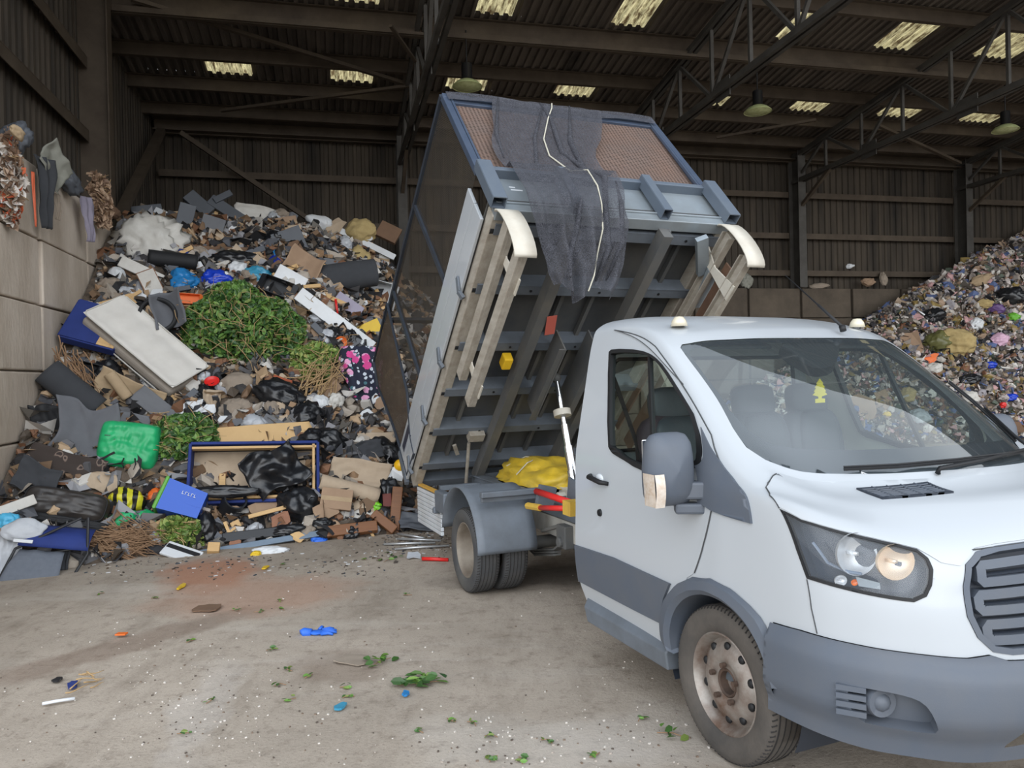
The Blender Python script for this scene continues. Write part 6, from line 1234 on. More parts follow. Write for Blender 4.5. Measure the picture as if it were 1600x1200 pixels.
I('torn', 'beige_square', 'carpet tile', 'square beige carpet tile below the green carrier bag', 160, 756, 38, 32, -18, 'beige', face=.8, lift=.06)
def striped():
    m = mat('striped_bag_plastic', srgb(206, 200, 50), .35); t = m.node_tree; w_ = t.nodes.new('ShaderNodeTexWave'); w_.inputs['Scale'].default_value = 3.2; w_.inputs['Distortion'].default_value = 3; r = t.nodes.new('ShaderNodeValToRGB'); r.color_ramp.interpolation = 'CONSTANT'; r.color_ramp.elements[0].color = srgb(28, 28, 24); r.color_ramp.elements[1].position = .45; r.color_ramp.elements[1].color = srgb(206, 200, 50); co = t.nodes.new('ShaderNodeTexCoord'); t.links.new(co.outputs['Object'], w_.inputs['Vector']); t.links.new(w_.outputs['Fac'], r.inputs[0]); t.links.new(r.outputs[0], t.nodes['Principled BSDF'].inputs['Base Color']); return m
I('bag', 'striped_bag', 'carrier bag', 'yellow and black striped bag beside the leatherette cushion', 196, 783, 54, 38, 8, striped(), seed=44, th=.14, face=.7)
I('bag', 'green_plastic_bag', 'plastic bag', 'green plastic bag stretched out on the ground by the brushwood', 190, 812, 48, 24, 30, 'green', seed=45, face=.5, th=.07)
I('bag', 'green_plastic_bag', 'plastic bag', 'green plastic bag touching the rim of the blue crate', 233, 810, 34, 20, -22, 'green', seed=46, face=.5, th=.07)
I('bag', 'orange_net_bag', 'net bag', 'orange net bag above the green rim of the blue crate', 243, 777, 24, 24, 0, 'orange', seed=47, th=.08)
I('torn', 'grey_flap', 'mat', 'slate rubber flap between the two small green plastic bags', 212, 812, 34, 20, 20, 'slate', face=.5)
M_, u, f_ = frame(287, 793, -14, .65, .08); bc = empty('blue_crate', M_); tag(bc, 'blue plastic crate with a green rim lying on its side', 'crate'); Wc, Hc, Dc = 62*u, 48*u, .32
b = Mesh(); b.add([(-Wc/2, -Hc/2, 0), (-Wc/2, Hc/2, 0), (-Wc/2, Hc/2, Dc), (-Wc/2, -Hc/2, Dc), (Wc/2, -Hc*.42, .03), (Wc/2, Hc*.42, .03), (Wc/2, Hc*.42, Dc-.03), (Wc/2, -Hc*.42, Dc-.03)], [(0, 1, 5, 4), (1, 2, 6, 5), (2, 3, 7, 6), (3, 0, 4, 7), (4, 5, 6, 7)]); b.build('crate_body', R['crate'], bc, solid=.008)
b = Mesh(); b.tube([(-Wc/2, -Hc/2, 0), (-Wc/2, Hc/2, 0), (-Wc/2, Hc/2, Dc), (-Wc/2, -Hc/2, Dc)], .022, 6, closed=True); b.build('crate_rim', R['lime'], bc); b = Mesh(); b.bar((-Wc*.45, -Hc*.1, Dc-.008), (Wc*.48, -Hc*.08, Dc-.03), .014, .012); b.bar((-Wc*.40, -Hc*.4, Dc-.01), (-Wc*.40, -Hc*.1, Dc-.01), .03, .01); b.build('moulded_rib', R['crate'], bc)
b = Mesh()
for k_ in range(5): x_ = -.02+.032*k_; b.box((x_, Hc*.2, Dc-.006), (.005, .035, .004)); b.box((x_+.010, Hc*.2+(.015 if k_ % 2 else -.015), Dc-.006), (.016, .005, .004))
b.build('crate_lettering', R['wplast'], bc)
# black bags and mixed pieces in the lower middle
for px, py, w_, h_, ro, sd, lab in ((398, 562, 44, 30, 10, 51, 'black refuse bag just under the large green mound of clippings'), (440, 618, 80, 44, -14, 52, 'flattened black polythene below the right of the large green mound'), (480, 652, 54, 46, 0, 53, 'black refuse bag left of the floral fabric'),
     (515, 690, 60, 36, -10, 54, 'black refuse bag beneath the floral fabric'), (486, 690, 40, 34, 20, 55, 'black refuse bag right of the plywood sheet'), (600, 706, 56, 36, -24, 56, 'tied black refuse bag at the base of the tail gate'), (467, 792, 62, 58, 0, 57, 'black refuse bag in front of the right end of the divan base'),
     (322, 826, 34, 46, 14, 58, 'grey-black bag beside the bright green weeds'), (505, 822, 36, 22, 0, 59, 'small black bag above the blue-grey metal strip'), (606, 776, 36, 56, 0, 60, 'black refuse bag behind the upright brown post'), (450, 832, 56, 22, 8, 62, 'long black bag lying behind the blue-grey metal strip')):
    I('bag', 'black_refuse_bag', 'refuse bag', lab, px, py, w_, h_, ro, 'black', seed=sd, face=.75, lift=.05)
I('bag', 'white_carrier_bag', 'carrier bag', 'white carrier bag left of the floral fabric top', 502, 636, 34, 34, 30, 'wplast', seed=63, face=.8)
I('bag', 'white_blue_bag', 'carrier bag', 'white bag with blue print touching the floral fabric', 524, 632, 24, 32, -24, 'white', seed=64, face=.8, lift=.08)
I('bag', 'clear_bag', 'plastic bag', 'clear plastic bag with a blue patch above the plywood sheet', 398, 668, 40, 30, 16, 'clearp', seed=65, lift=.08)
I('board', 'slate_tile', 'board', 'thin grey board right of the clear plastic bag', 432, 668, 46, 18, -24, 'grey', th=.02, lift=.06)
I('bowl', 'red_bowl', 'bowl', 'red plastic bowl below the mattress corner', 333, 607, 22, 9, 0, 'red', face=.05, lift=.08)
I('bag', 'brown_cushion', 'cushion', 'grey-brown cushion right of the red bowl', 368, 602, 48, 34, 24, 'stone', seed=66, amt=.16)
I('rag', 'beige_rag', 'rag', 'pale beige rag hanging below the red bowl', 334, 612, 30, 40, 0, 'beige', face=.8, lift=.12)
I('bag', 'dusty_rag', 'rag', 'dusty rag below the grey-brown cushion', 368, 640, 50, 32, 6, 'stone', seed=67)
I('torn', 'white_envelope', 'paper', 'folded white paper left of the pale beige rag', 300, 640, 40, 22, 20, 'wplast', lift=.05)
I('bag', 'black_scrap_bag', 'refuse bag', 'small black bag between the white paper and the mattress', 310, 626, 30, 24, 0, 'black', seed=68)
I('torn', 'red_card', 'card', 'dark red card beside the narrow upright grey strip', 276, 662, 8, 24, 10, 'red', lift=.05, face=.8)
I('sheet', 'terracotta_strip', 'strip', 'curved terracotta strip below the dry stems', 440, 598, 30, 9, -14, rm('terracotta', (160, 82, 52), .8), lift=.06)
I('sheet', 'cardboard_flap', 'cardboard', 'torn brown cardboard left of the white carrier bag', 512, 612, 40, 22, 40, 'card', face=.8, lift=.06, rum=.15)
I('sheet', 'beige_carpet', 'carpet', 'folded beige carpet at the right front of the heap', 558, 742, 92, 40, -6, 'beige', bend=.3, cx=.2, cy=.4, rum=.10, face=.7, lift=.12)
I('roll', 'beige_carpet_roll', 'carpet', 'rolled beige carpet in front of the folded beige carpet', 545, 768, 92, 24, -12, 'beige', turns=1.6, face=.7, lift=.05)
I('sheet', 'beige_carpet', 'carpet', 'flat beige carpet strip under the hanging floral fabric', 588, 688, 56, 16, 4, 'beige', bend=.1, rum=.06, face=.7, lift=.10)
I('sheet', 'grey_cloth', 'cloth', 'dark grey cloth pulled towards the tied black bag', 570, 708, 54, 28, 16, 'dgrey', bend=.2, rum=.15, face=.7, lift=.06)
I('carton', 'brown_carton', 'box', 'brown cardboard carton right of the divan base', 526, 784, 46, 30, -4, 'card', shut=True, th=.2, face=.75)
I('torn', 'brown_card', 'cardboard', 'torn orange-brown card beside the black bag at the front', 510, 802, 36, 30, 30, 'card', face=.8, lift=.10)
I('torn', 'brown_card', 'cardboard', 'torn brown card standing in front of the divan base', 413, 792, 38, 24, 24, 'card', face=.8, lift=.12)
I('torn', 'brown_card', 'cardboard', 'torn brown card at the left front of the divan base', 362, 800, 24, 16, 0, 'card', face=.8, lift=.10)
I('torn', 'brick_piece', 'brick', 'broken reddish brick piece lying in front of the divan base', 438, 816, 30, 22, 24, 'brick', face=.7, th=.08, lift=.06)
I('pipe', 'black_pipe', 'pipe', 'wide black pipe end in front of the divan base', 378, 786, 34, 34, 40, 'bplast', face=.6, yaw=-1.1, lift=.12)
I('plank', 'black_trough', 'gutter', 'long black plastic trough along the front of the heap', 412, 838, 120, 14, 12, 'bplast', face=.5, lift=.05)
I('plank', 'cream_batten', 'batten', 'cream painted batten between the black pipe and black bag', 420, 806, 60, 6, 20, 'pale', face=.6, lift=.14)
I('plank', 'timber_block', 'timber', 'pale timber block nearest the grey-black bag', 372, 828, 26, 14, -56, 'pale', face=.6, th=.05)
I('plank', 'timber_block', 'timber', 'pale timber block at the left end of the metal strip', 334, 862, 18, 14, 8, 'pale', face=.6, th=.09)
I('plank', 'timber_stick', 'timber', 'thin pale stick left of the timber blocks', 358, 834, 34, 5, -60, 'pale', face=.6, lift=.05)
I('torn', 'brick_piece', 'brick', 'small reddish brick piece on the ground by the metal strip', 368, 852, 18, 9, 10, 'brick', face=.5, th=.06)
I('plank', 'metal_strip', 'metal strip', 'long blue-grey metal strip along the front edge of the heap', 438, 848, 232, 9, 15.5, 'metal', face=.4, th=.03, lift=.04)
I('torn', 'slate_offcut', 'offcut', 'dark slate offcut right of the bright green weeds', 340, 846, 26, 18, 50, 'slate', face=.6)
vf = I('board', 'vent_cover', 'vent cover', 'white vent cover frame lying on the ground before the heap', 284, 868, 58, 20, -13, 'wplast', th=.03, face=.45)
b = Mesh(); b.box((.0, .03, .052), (.36, .05, .006)); b.build('vent_slot', R['blackm'], vf)
I('bag', 'white_yellow_bag', 'plastic bag', 'white bag with a yellow end lying in front of the metal strip', 424, 863, 52, 14, 10, 'wplast', seed=71, face=.4, th=.05)
I('bag', 'yellow_scrap', 'plastic bag', 'yellow plastic scrap at the end of the white bag', 400, 867, 16, 9, 0, 'yellow', seed=72, face=.4, th=.03)
I('bag', 'blue_glove_scrap', 'glove', 'blue glove at the right end of the metal strip', 498, 845, 24, 13, 0, 'glove', seed=73, face=.5, th=.04)
I('torn', 'cream_offcut', 'offcut', 'cream offcut on the metal strip', 466, 842, 20, 14, -30, 'pale', face=.6, lift=.06)
I('plank', 'brown_timber', 'timber beam', 'brown timber beam lying flat at the right front of the heap', 550, 831, 78, 16, 12, 'wood', face=.4, th=.09)
I('plank', 'brown_timber', 'timber beam', 'short brown timber beam leaning against the upright brown post', 600, 820, 44, 14, -36, 'wood', face=.6, th=.09, lift=.05)
I('plank', 'brown_post', 'timber post', 'upright brown timber post beside the truck tail', 618, 803, 16, 80, -3, 'wood', face=.85, th=.10, lift=.05)
I('plank', 'dark_red_board', 'board', 'dark red board behind the upright brown post', 606, 800, 14, 56, 6, rm('dark_red_board', (104, 40, 30), .6), face=.85, th=.03)
I('bag', 'lime_bag', 'plastic bag', 'lime green plastic scrap left of the upright brown post', 588, 793, 16, 16, 30, rm('lime_plastic', (120, 200, 40), .4), seed=74, face=.8, lift=.08)
I('torn', 'white_card', 'card', 'white card behind the yellow ball beside the tail gate', 621, 742, 24, 26, 0, 'wplast', face=.9, lift=.35)
b = Mesh(); M_, u, f_ = frame(625, 731, 0, .9, .45); b.ball((0, 0, 0), .075, 3); tag(put(b.build('yellow_ball', rm('yellow_ball_rubber', (244, 190, 30), .35), smooth=True), M_), 'yellow ball caught between the truck tail and the heap', 'ball')
I('torn', 'white_offcut', 'offcut', 'whitish offcuts left of the lime green scrap', 560, 800, 54, 26, 30, 'white', face=.6, rum=.2)
I('sheet', 'grey_plastic_bag', 'plastic bag', 'slate grey plastic bag on the ground under the truck tail', 656, 828, 66, 26, 0, 'slate', face=.5, bend=.2, rum=.15, lift=.12)
for k_, (px, py, w_, ro) in enumerate(((640, 852, 80, 4), (655, 846, 70, -8), (660, 858, 84, 10), (642, 840, 50, -28))):
    I('rod', 'metal_strip', 'metal strip', 'bright thin metal strip lying on the ground under the truck tail', px, py, w_, 4, ro, 'alum', face=.1, group='metal strips under the truck tail')
I('rod', 'red_rod', 'rod', 'red plastic rod lying on the ground behind the rear wheel', 680, 877, 42, 6, -9, 'red', face=.1)
I('torn', 'clear_scoop', 'plastic scrap', 'clear plastic scrap at the end of the red rod', 648, 872, 22, 9, 15, 'clearp', face=.3)
I('carton', 'dark_shelf', 'shelf', 'dark shelf leaning at the wall below the branch bundle', 148, 590, 46, 34, -10, 'blackm', face=.7, th=.12)
I('bag', 'dark_void_bag', 'refuse bag', 'black bag in the hollow between branch bundle and mattress', 168, 585, 46, 44, 0, 'black', seed=77)
# folding chair and plastics at the far left
M_, u, f_ = frame(66, 872, 2, .45, .10); ch = empty('folding_chair', M_); tag(ch, 'collapsed blue folding chair with a grey mesh back at the left', 'folding chair')
b = Mesh(); b.grid(14, 10, lambda x, y: Vector(((x-.5)*(.52-.14*y)+.03*y, -.42+.42*y, .10+.05*math.sin(PI*y)+.02*nv((x*4, y*4, 1))))); b.build('mesh_back', R['mesh'], ch, smooth=True, solid=.01)
b = Mesh(); b.grid(12, 8, lambda x, y: Vector(((x-.5)*.60+.12, .02+.26*y, .14+.05*math.sin(PI*y)-.10*y))); b.build('seat_fabric', R['navy'], ch, smooth=True, solid=.012)
b = Mesh(); b.box((-.02, -.44, .10), (.62, .07, .05)); b.build('fabric_hem', R['navy'], ch, bevel=.015)
for c, d in (((-.02, -.448, .135), (.20, .05, .012)), ((-.12, .03, .24), (.16, .03, .012))): b = Mesh(); b.box(c, d); b.build('white_plate', R['wplast'], ch)
for P in ([(-.28, -.42, .05), (-.20, .0, .10), (.30, .32, .22)], [(.28, -.42, .05), (.42, .0, .12), (.36, .32, .24)], [(-.3, -.1, .02), (.4, .1, .05)]): b = Mesh(); b.tube(P, .014, 8); b.build('tube_leg', R['bplast'], ch)
I('rag', 'black_flap', 'cloth', 'black cloth hanging off the right side of the folding chair', 106, 836, 26, 62, 12, 'dgrey', face=.6, lift=.20)
I('sheet', 'clear_sheet', 'polythene', 'cloudy white polythene left of the folding chair', 16, 872, 34, 60, 10, 'clearp', face=.6, bend=.3, rum=.12, lift=.10)
I('bag', 'clear_dish', 'plastic lid', 'translucent white lid lying on the folding chair', 40, 836, 56, 30, 12, 'clearp', amt=.05, th=.03, face=.75, lift=.30)
I('bag', 'sky_blue_bag', 'carrier bag', 'sky blue carrier bag cut by the left picture edge', 14, 818, 36, 26, 0, rm('sky_blue_plastic', (84, 180, 220), .4), seed=81, face=.7, lift=.10)
I('board', 'white_shelf', 'board', 'grey-white board propped against the block wall', 24, 796, 60, 16, 30, 'white', th=.03, face=.75, lift=.12)
I('torn', 'tan_scrap', 'card', 'tan card under the sky blue carrier bag', 8, 846, 18, 16, 0, 'card', face=.6)
I('twigs', 'dark_twigs', 'twigs', 'dark twigs between the folding chair and the brushwood', 132, 842, 60, 20, 0, 'cardd', count=26, rad=.006, face=.4)
I('bag', 'white_tissue', 'tissue', 'white tissue right of the leatherette cushion', 163, 818, 14, 10, 0, 'wplast', seed=83, face=.5)
# more pieces that show between the larger ones
LOOSE = [('torn', 'card_piece', 'cardboard', 'card', 22, 15), ('torn', 'grey_piece', 'board', 'grey', 20, 16), ('torn', 'white_piece', 'plastic scrap', 'wplast', 20, 13), ('plank', 'timber_lath', 'timber', 'pale', 34, 5), ('bag', 'black_scrap', 'refuse bag', 'black', 26, 18), ('torn', 'beige_piece', 'carpet offcut', 'beige', 24, 16), ('bag', 'grey_rag', 'rag', 'stone', 26, 17), ('plank', 'slate_lath', 'foam strip', 'slate', 32, 8), ('bag', 'clear_scrap', 'plastic bag', 'clearp', 22, 16), ('torn', 'dark_card', 'cardboard', 'cardd', 24, 16)]
WORD = {'card_piece': 'torn brown cardboard piece', 'grey_piece': 'torn grey board piece', 'white_piece': 'torn white plastic piece', 'timber_lath': 'thin pale timber lath', 'black_scrap': 'small crumpled black bag', 'beige_piece': 'torn beige carpet piece', 'grey_rag': 'crumpled grey-brown rag', 'slate_lath': 'thin slate grey strip', 'clear_scrap': 'small crumpled clear bag', 'dark_card': 'torn dark cardboard piece'}
rl = random.Random(21)
ZONES = [(200, 590, 335, 400, 'upper heap'), (190, 620, 400, 480, 'upper middle of the heap'), (470, 600, 480, 600, 'right middle of the heap'), (260, 600, 590, 680, 'lower middle of the heap'), (240, 610, 760, 850, 'front foot of the heap')]
for zi, (x0, x1, y0, y1, zn) in enumerate(ZONES):
    for k_ in range(40 if zi < 2 else 24):
        q = LOOSE[rl.randrange(len(LOOSE))]; px, py = rl.uniform(x0, x1), rl.uniform(y0, y1)
        if zi == 0 and py < 335+max(0, (px-450)*.18): py += 30
        s_ = rl.uniform(.6, 1.35); I(q[0], q[1], q[2], '%s among the loose rubbish in the %s' % (WORD[q[1]], zn), px, py, q[4]*s_, q[5]*s_, rl.uniform(-70, 70), q[3], face=rl.uniform(.3, .8), lift=.03, group='%s pieces in the %s' % (q[1].replace('_', ' '), zn), seed=rl.uniform(1, 90))
# ---- rags and stuffing hanging on the block wall top -----------------------
def wp(px, py, X=-3.40): p = MS @ on_axis(px, py, MS, 0, X); return (p, (p-CAM).length, 'W')
def WI(kind, name, cat, lab, px, py, w_, h_, **k):
    w_ = w_*1.5 if kind == 'rag' else w_*1.2
    return I(kind, name, cat, lab, px, py, w_, h_, at=wp(px, py), face=.3, **k)
M_stuff = ramp_mat('shredded_stuffing', [(170, 146, 124), (142, 114, 92), (196, 188, 178), (120, 98, 82), (206, 200, 194), (196, 96, 60), (154, 130, 110)])
WI('leaves', 'stuffing_strip', 'stuffing', 'brown and white stuffing hanging far left over the block wall', 13, 282, 28, 88, m=M_stuff, rot=14, count=420, th=.12, leaf=1.5)
WI('rag', 'orange_tape', 'tape', 'orange barrier tape hanging down the block wall at far left', 25, 270, 5, 52, m=rm('faded_orange_tape', (196, 92, 58), .6), rot=14, lift=.16)
WI('rag', 'grey_cloth', 'cloth', 'dark grey cloth hanging over the block wall', 56, 246, 34, 66, m='dgrey', rot=12, lift=.04)
WI('rag', 'pale_cloth', 'cloth', 'pale rag tail below the dark grey cloth on the wall', 78, 304, 12, 24, m='stone', rot=12, lift=.06)
WI('bag', 'blue_black_rag', 'rag', 'blue-black rag bunched on the wall top at far left', 20, 216, 34, 36, m='slate', rot=-30, seed=91, th=.16)
WI('bag', 'cream_tube', 'tube', 'cream fabric tube end poking over the wall at the left edge', 4, 208, 24, 12, m='tan', rot=-24, seed=92, lift=.15)
WI('sheet', 'sage_sheet', 'sheeting', 'pale sage grey sheet draped on the block wall top', 68, 260, 50, 34, m='sage', rot=-38, bend=.3, rum=.12, lift=.10)
WI('bag', 'slate_cloth', 'cloth', 'slate blue cloth folded under the pale sage sheet', 104, 284, 44, 20, m='slate', rot=-16, seed=93)
M_pad = ramp_mat('shredded_padding_bits', [(164, 138, 114), (140, 114, 92), (178, 152, 128), (120, 96, 78)])
WI('leaves', 'shredded_padding', 'padding', 'shredded light brown padding spilling over the end of the wall', 148, 314, 32, 48, m=M_pad, rot=30, lift=.05, count=420, th=.16, leaf=1.4)
WI('rag', 'lavender_cloth', 'cloth', 'lavender cloth hanging below the shredded light brown padding', 124, 308, 24, 40, m='lavender', rot=20, lift=.05)
WI('bag', 'brown_stick_scrap', 'scrap', 'brown scrap at the end of the block wall top', 176, 332, 24, 10, m='cardd', rot=6, seed=94)
# ---- pieces that stand out on the right heap -------------------------------
for a in (('bag', 'yellow_sheet', 'sheeting', 'large crumpled yellow sheet on the right heap', 1492, 536, 56, 44, -20, 'foam'), ('bag', 'olive_bag', 'refuse bag', 'olive bag left of the large crumpled yellow sheet', 1462, 536, 40, 30, 10, rm('olive_plastic', (96, 96, 56), .4)), ('torn', 'orange_piece', 'plastic sheet', 'orange sheet under the large yellow sheet', 1452, 562, 26, 14, 30, 'orange'),
     ('torn', 'brown_card', 'cardboard', 'brown cardboard at the left edge of the right heap', 1420, 536, 28, 34, 12, 'card'), ('rod', 'white_pole', 'pole', 'pale pole sticking up from the left edge of the right heap', 1439, 490, 46, 4, -44, 'alum'), ('bag', 'black_refuse_bag', 'refuse bag', 'big black bag high on the right heap', 1576, 464, 44, 26, -8, 'black'), ('bag', 'black_refuse_bag', 'refuse bag', 'black bag under the pale pole on the right heap', 1458, 494, 34, 22, 10, 'black'),
     ('bag', 'purple_bag', 'plastic bag', 'purple bag below the big black bag on the right heap', 1556, 484, 22, 16, 0, 'purple'), ('bag', 'green_bag', 'plastic bag', 'green bag right of the purple bag on the right heap', 1581, 496, 20, 12, 0, rm('grass_green_plastic', (100, 170, 50), .4)), ('bag', 'pink_bag', 'plastic bag', 'pale pink bag in the middle of the right heap', 1558, 533, 30, 20, 10, 'pink'), ('bag', 'white_bag', 'plastic bag', 'white bag above the pale pink bag on the right heap', 1524, 508, 22, 18, 20, 'wplast'),
     ('bag', 'blue_bag', 'plastic bag', 'bright blue bag in the middle of the right heap', 1546, 571, 22, 10, 0, 'rblue'), ('bag', 'blue_bag', 'plastic bag', 'bright blue bag low on the right heap', 1577, 622, 20, 12, 0, 'rblue'), ('bag', 'blue_bag', 'plastic bag', 'bright blue bag at the foot of the right heap', 1560, 682, 20, 10, 0, 'rblue'), ('bag', 'red_scrap', 'plastic bag', 'red scrap left of the low bright blue bag', 1566, 634, 11, 9, 0, 'red'), ('bag', 'grey_black_bag', 'refuse bag', 'dark bag in the lower middle of the right heap', 1512, 594, 34, 16, 10, 'black'),
     ('bag', 'white_film', 'sheeting', 'white film bunched in the lower right heap', 1512, 622, 30, 24, 0, 'white'), ('bag', 'white_film', 'sheeting', 'white film bunched at the left middle of the right heap', 1460, 576, 24, 18, 0, 'white'), ('torn', 'brown_card', 'cardboard', 'reddish brown cardboard at the foot of the right heap', 1580, 668, 36, 16, 0, 'cardd'), ('torn', 'carton_piece', 'cardboard', 'open cardboard piece on the heap seen through the windscreen', 1344, 636, 44, 30, -24, 'card'), ('torn', 'card_strip', 'cardboard', 'upright cardboard strip on the heap seen through the windscreen', 1378, 626, 20, 34, 16, 'card'),
     ('bag', 'yellow_scrap', 'plastic bag', 'yellow scrap on the heap seen through the windscreen', 1385, 648, 12, 8, 0, 'yellow'), ('bag', 'grey_bag', 'plastic bag', 'pale grey bag on the heap seen through the windscreen', 1432, 652, 34, 26, 0, 'clearp'), ('bag', 'olive_sheet', 'sheeting', 'olive sheet on the heap seen through the windscreen', 1416, 618, 30, 22, 0, 'foam'), ('bag', 'tan_bag', 'plastic bag', 'tan bag along the upper slope of the right heap', 1530, 440, 34, 16, 30, 'tan'), ('bag', 'ochre_bag', 'plastic bag', 'ochre film near the top of the right heap', 1536, 476, 26, 14, 0, 'foam')):
    I(*a, face=.7, lift=.06)
# scraps along the top of the back block wall
for px, py, w_, h_, m_, lab in ((1357, 441, 20, 12, 'card', 'brown cardboard scrap on top of the back block wall'), (1328, 416, 12, 7, 'wplast', 'white foam piece on the sheeting rail above the back wall'), (1380, 436, 12, 20, 'stone', 'grey rag standing on top of the back block wall'), (1466, 446, 24, 6, 'white', 'white strip on top of the back block wall near the right heap'), (1280, 447, 30, 8, 'stone', 'grey rags on top of the back block wall behind the aerial'), (1166, 440, 20, 22, 'sage', 'tangle of grey-green scrap on the back wall beside the raised body')):
    p = MS @ on_axis(px, py, MS, 1, 18.12); p.z = max(p.z, 4.03) if py > 430 else p.z
    I('bag', 'wall_top_scrap', 'scrap', lab, px, py, w_, h_, 0, m_, at=(p, (p-CAM).length, 'L'), seed=px % 50)
# ---- litter on the yard ------------------------------------------------------
gl = empty('rubber_glove', frame(496, 991, 8, 0)[0]); tag(gl, 'blue rubber glove lying flat on the open yard', 'glove')
b = Mesh(); b.ball((0, 0, .014), (.055, .045, .014), 3, lambda p: 1+.2*nv((p.x*3, p.y*3, p.z*3)))
for k_, (a, L_) in enumerate(((-.35, .08), (-.1, .095), (.12, .09), (.4, .075), (1.3, .06))): P = [Vector((.03*math.cos(a), .035*math.sin(a)+(.02*(k_-1.5) if k_ < 4 else .02), .014)), Vector(((.04+L_*.6)*math.cos(a), .02*(k_-1.5)+L_*.7*math.sin(a), .02)), Vector(((.04+L_)*math.cos(a), .022*(k_-1.5)+L_*math.sin(a)*1.1, .012))]; b.tube(P, [.013, .012, .008], 7)
b.tube([(-.04, 0, .012), (-.09, .01, .016), (-.11, .0, .010)], [.030, .034, .03], 8)
b.build('glove_rubber', R['glove'], gl, smooth=True)
def sprig(px, py, sc_, lab, group=None, nleaf=7, m_=None):
    M, u, f = frame(px, py, (px*37) % 360, 0); r = random.Random(int(px*3+py)); b = Mesh()
    for i in range(nleaf):
        a = r.uniform(0, 6.28); d = r.uniform(.01, .07)*sc_; s_ = r.uniform(.016, .032)*min(1.5, sc_**.5); c = Vector((d*math.cos(a), d*math.sin(a)*.7, .008+.02*r.random()*sc_)); Rm = Matrix.Rotation(r.uniform(0, 6.28), 3, 'Z') @ Matrix.Rotation(r.gauss(0, .5), 3, 'X')
        b.add([c+Rm @ (Vector(p)*s_) for p in [(-1, 0, 0), (-.3, -.5, .15), (.5, -.42, .12), (1, 0, -.05), (.5, .42, .12), (-.3, .5, .15)]], [(0, 1, 2, 3), (0, 3, 4, 5)])
    b.m = 1; b.tube([(-.06*sc_, -.01, .006), (0, .01, .012), (.06*sc_, 0, .006)], .0025, 4)
    o = b.build('leaf_sprig', [m_ or M_leaf, R['twig']]); o.matrix_world = M; tag(o, lab, 'leaves', group); return o
sprig(657, 1069, 2.1, 'largest clump of fallen leaves lying on the open yard', None, 34); sprig(595, 1036, 1.5, 'leafy green sprig lying left above the largest leaf clump', None, 14); sprig(610, 874, 2.2, 'green sprig in front of the brown timber beams', None, 10); sprig(1050, 1150, 1.2, 'green leaf beside the front wheel', None, 6)
for px, py in ((440, 884), (432, 860), (441, 953), (369, 955), (404, 957), (157, 929), (440, 940), (637, 931), (568, 875), (451, 1048), (483, 1058), (540, 1075), (438, 1072), (328, 1097), (287, 1148), (738, 1132), (768, 1152), (855, 1160), (704, 1127), (545, 1090), (453, 1095), (770, 1187), (815, 1190), (655, 1143), (424, 1016), (298, 1003), (243, 936), (930, 1182), (1003, 1125)):
    sprig(px, py, .55, 'small leaf sprig scattered on the dirty yard', 'leaf sprigs scattered on the yard', 4)
I('rod', 'white_pen', 'pen', 'white pen with a blue end lying on the near left yard', 92, 1101, 44, 5, 24, 'wplast', face=0); I('torn', 'blue_chip', 'plastic scrap', 'dark blue plastic chip near the white pen', 114, 1074, 14, 10, 30, 'navy', face=0); I('twigs', 'yard_twigs', 'twigs', 'few thin twigs scattered beside the white pen', 138, 1074, 60, 22, 30, 'straw', count=9, rad=.004, face=0, spread=.7)
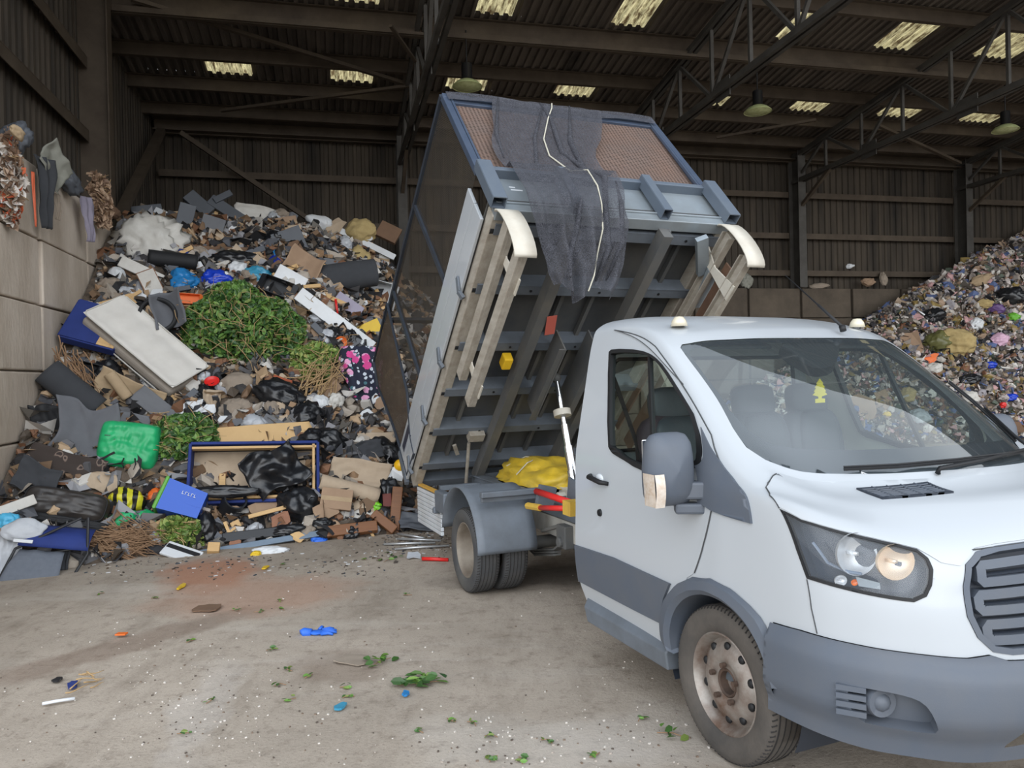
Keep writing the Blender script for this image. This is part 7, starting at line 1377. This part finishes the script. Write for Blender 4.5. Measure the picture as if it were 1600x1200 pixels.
I('torn', 'light_blue_chip', 'plastic scrap', 'light blue scrap below the largest leaf clump', 634, 1088, 10, 6, 0, 'lblue', face=0); I('torn', 'light_blue_chip', 'plastic scrap', 'pale blue film scrap on the near middle yard', 532, 1108, 14, 8, -20, 'teal', face=0); I('torn', 'yellow_chip', 'plastic scrap', 'yellow scrap on the yard before the vent cover', 284, 919, 9, 8, 0, 'yellow', face=0); I('torn', 'yellow_chip', 'plastic scrap', 'yellow scrap beside the sprig before the white bag', 415, 889, 8, 5, 0, 'yellow', face=0)
I('plank', 'orange_stick', 'stick', 'small orange stick lying on the left yard', 190, 996, 16, 3, 0, 'orange', face=0, th=.01); I('torn', 'flat_rag', 'rag', 'flattened grey rag trodden into the middle of the yard', 552, 1034, 46, 14, -10, 'stone', face=0, th=.006); I('torn', 'black_disc', 'lid', 'small black disc lying on the near left yard', 90, 1066, 13, 5, 0, 'black', face=0); I('plank', 'wet_stick', 'stick', 'dark stick lying under the front bumper', 1192, 1190, 30, 5, 40, 'blackm', face=0, th=.01)
I('torn', 'dirt_rag', 'rag', 'brown trodden rag on the yard before the heap', 325, 952, 34, 10, 0, 'cardd', face=0, th=.008)
b = Mesh(); rg = random.Random(8)
for i in range(700):
    c = rg.random(); px, py = (rg.gauss(310, 70), rg.gauss(1080, 70)) if c < .35 else ((rg.gauss(860, 160), rg.gauss(1165, 25)) if c < .6 else (rg.uniform(0, 1100), rg.uniform(880, 1200)))
    if not (850 < py < 1210): continue
    p = on_z(px, py); s_ = rg.uniform(.002, .008); b.box(p+Vector((0, 0, s_*.4)), (s_*1.6, s_, s_*.8), Matrix.Rotation(rg.uniform(0, 3), 3, 'Z'))
tag(b.build('plaster_crumbs', ramp_mat('crumbs', [(210, 204, 196), (170, 160, 150), (120, 104, 90), (204, 198, 190), (92, 82, 74)])), 'tiny plaster and grit crumbs sprinkled over the yard', 'grit', kind='stuff')
b = Mesh()
for i in range(700):
    px, py = (rg.gauss(650, 45), rg.gauss(846, 12)) if i < 400 else (rg.uniform(120, 620), rg.gauss(882, 12)); p = on_z(px, py); s_ = rg.uniform(.005, .020); b.box(p+Vector((0, 0, s_*.3)), (s_*2, s_*.7, s_*.4), Matrix.Rotation(rg.uniform(0, 3), 3, 'Z'))
tag(b.build('swept_debris', ramp_mat('swept_bits', [(120, 110, 100), (70, 62, 56), (160, 150, 138), (96, 80, 66), (190, 190, 190), (60, 70, 80)])), 'fine dark debris swept along the foot of the left heap', 'grit', kind='stuff')
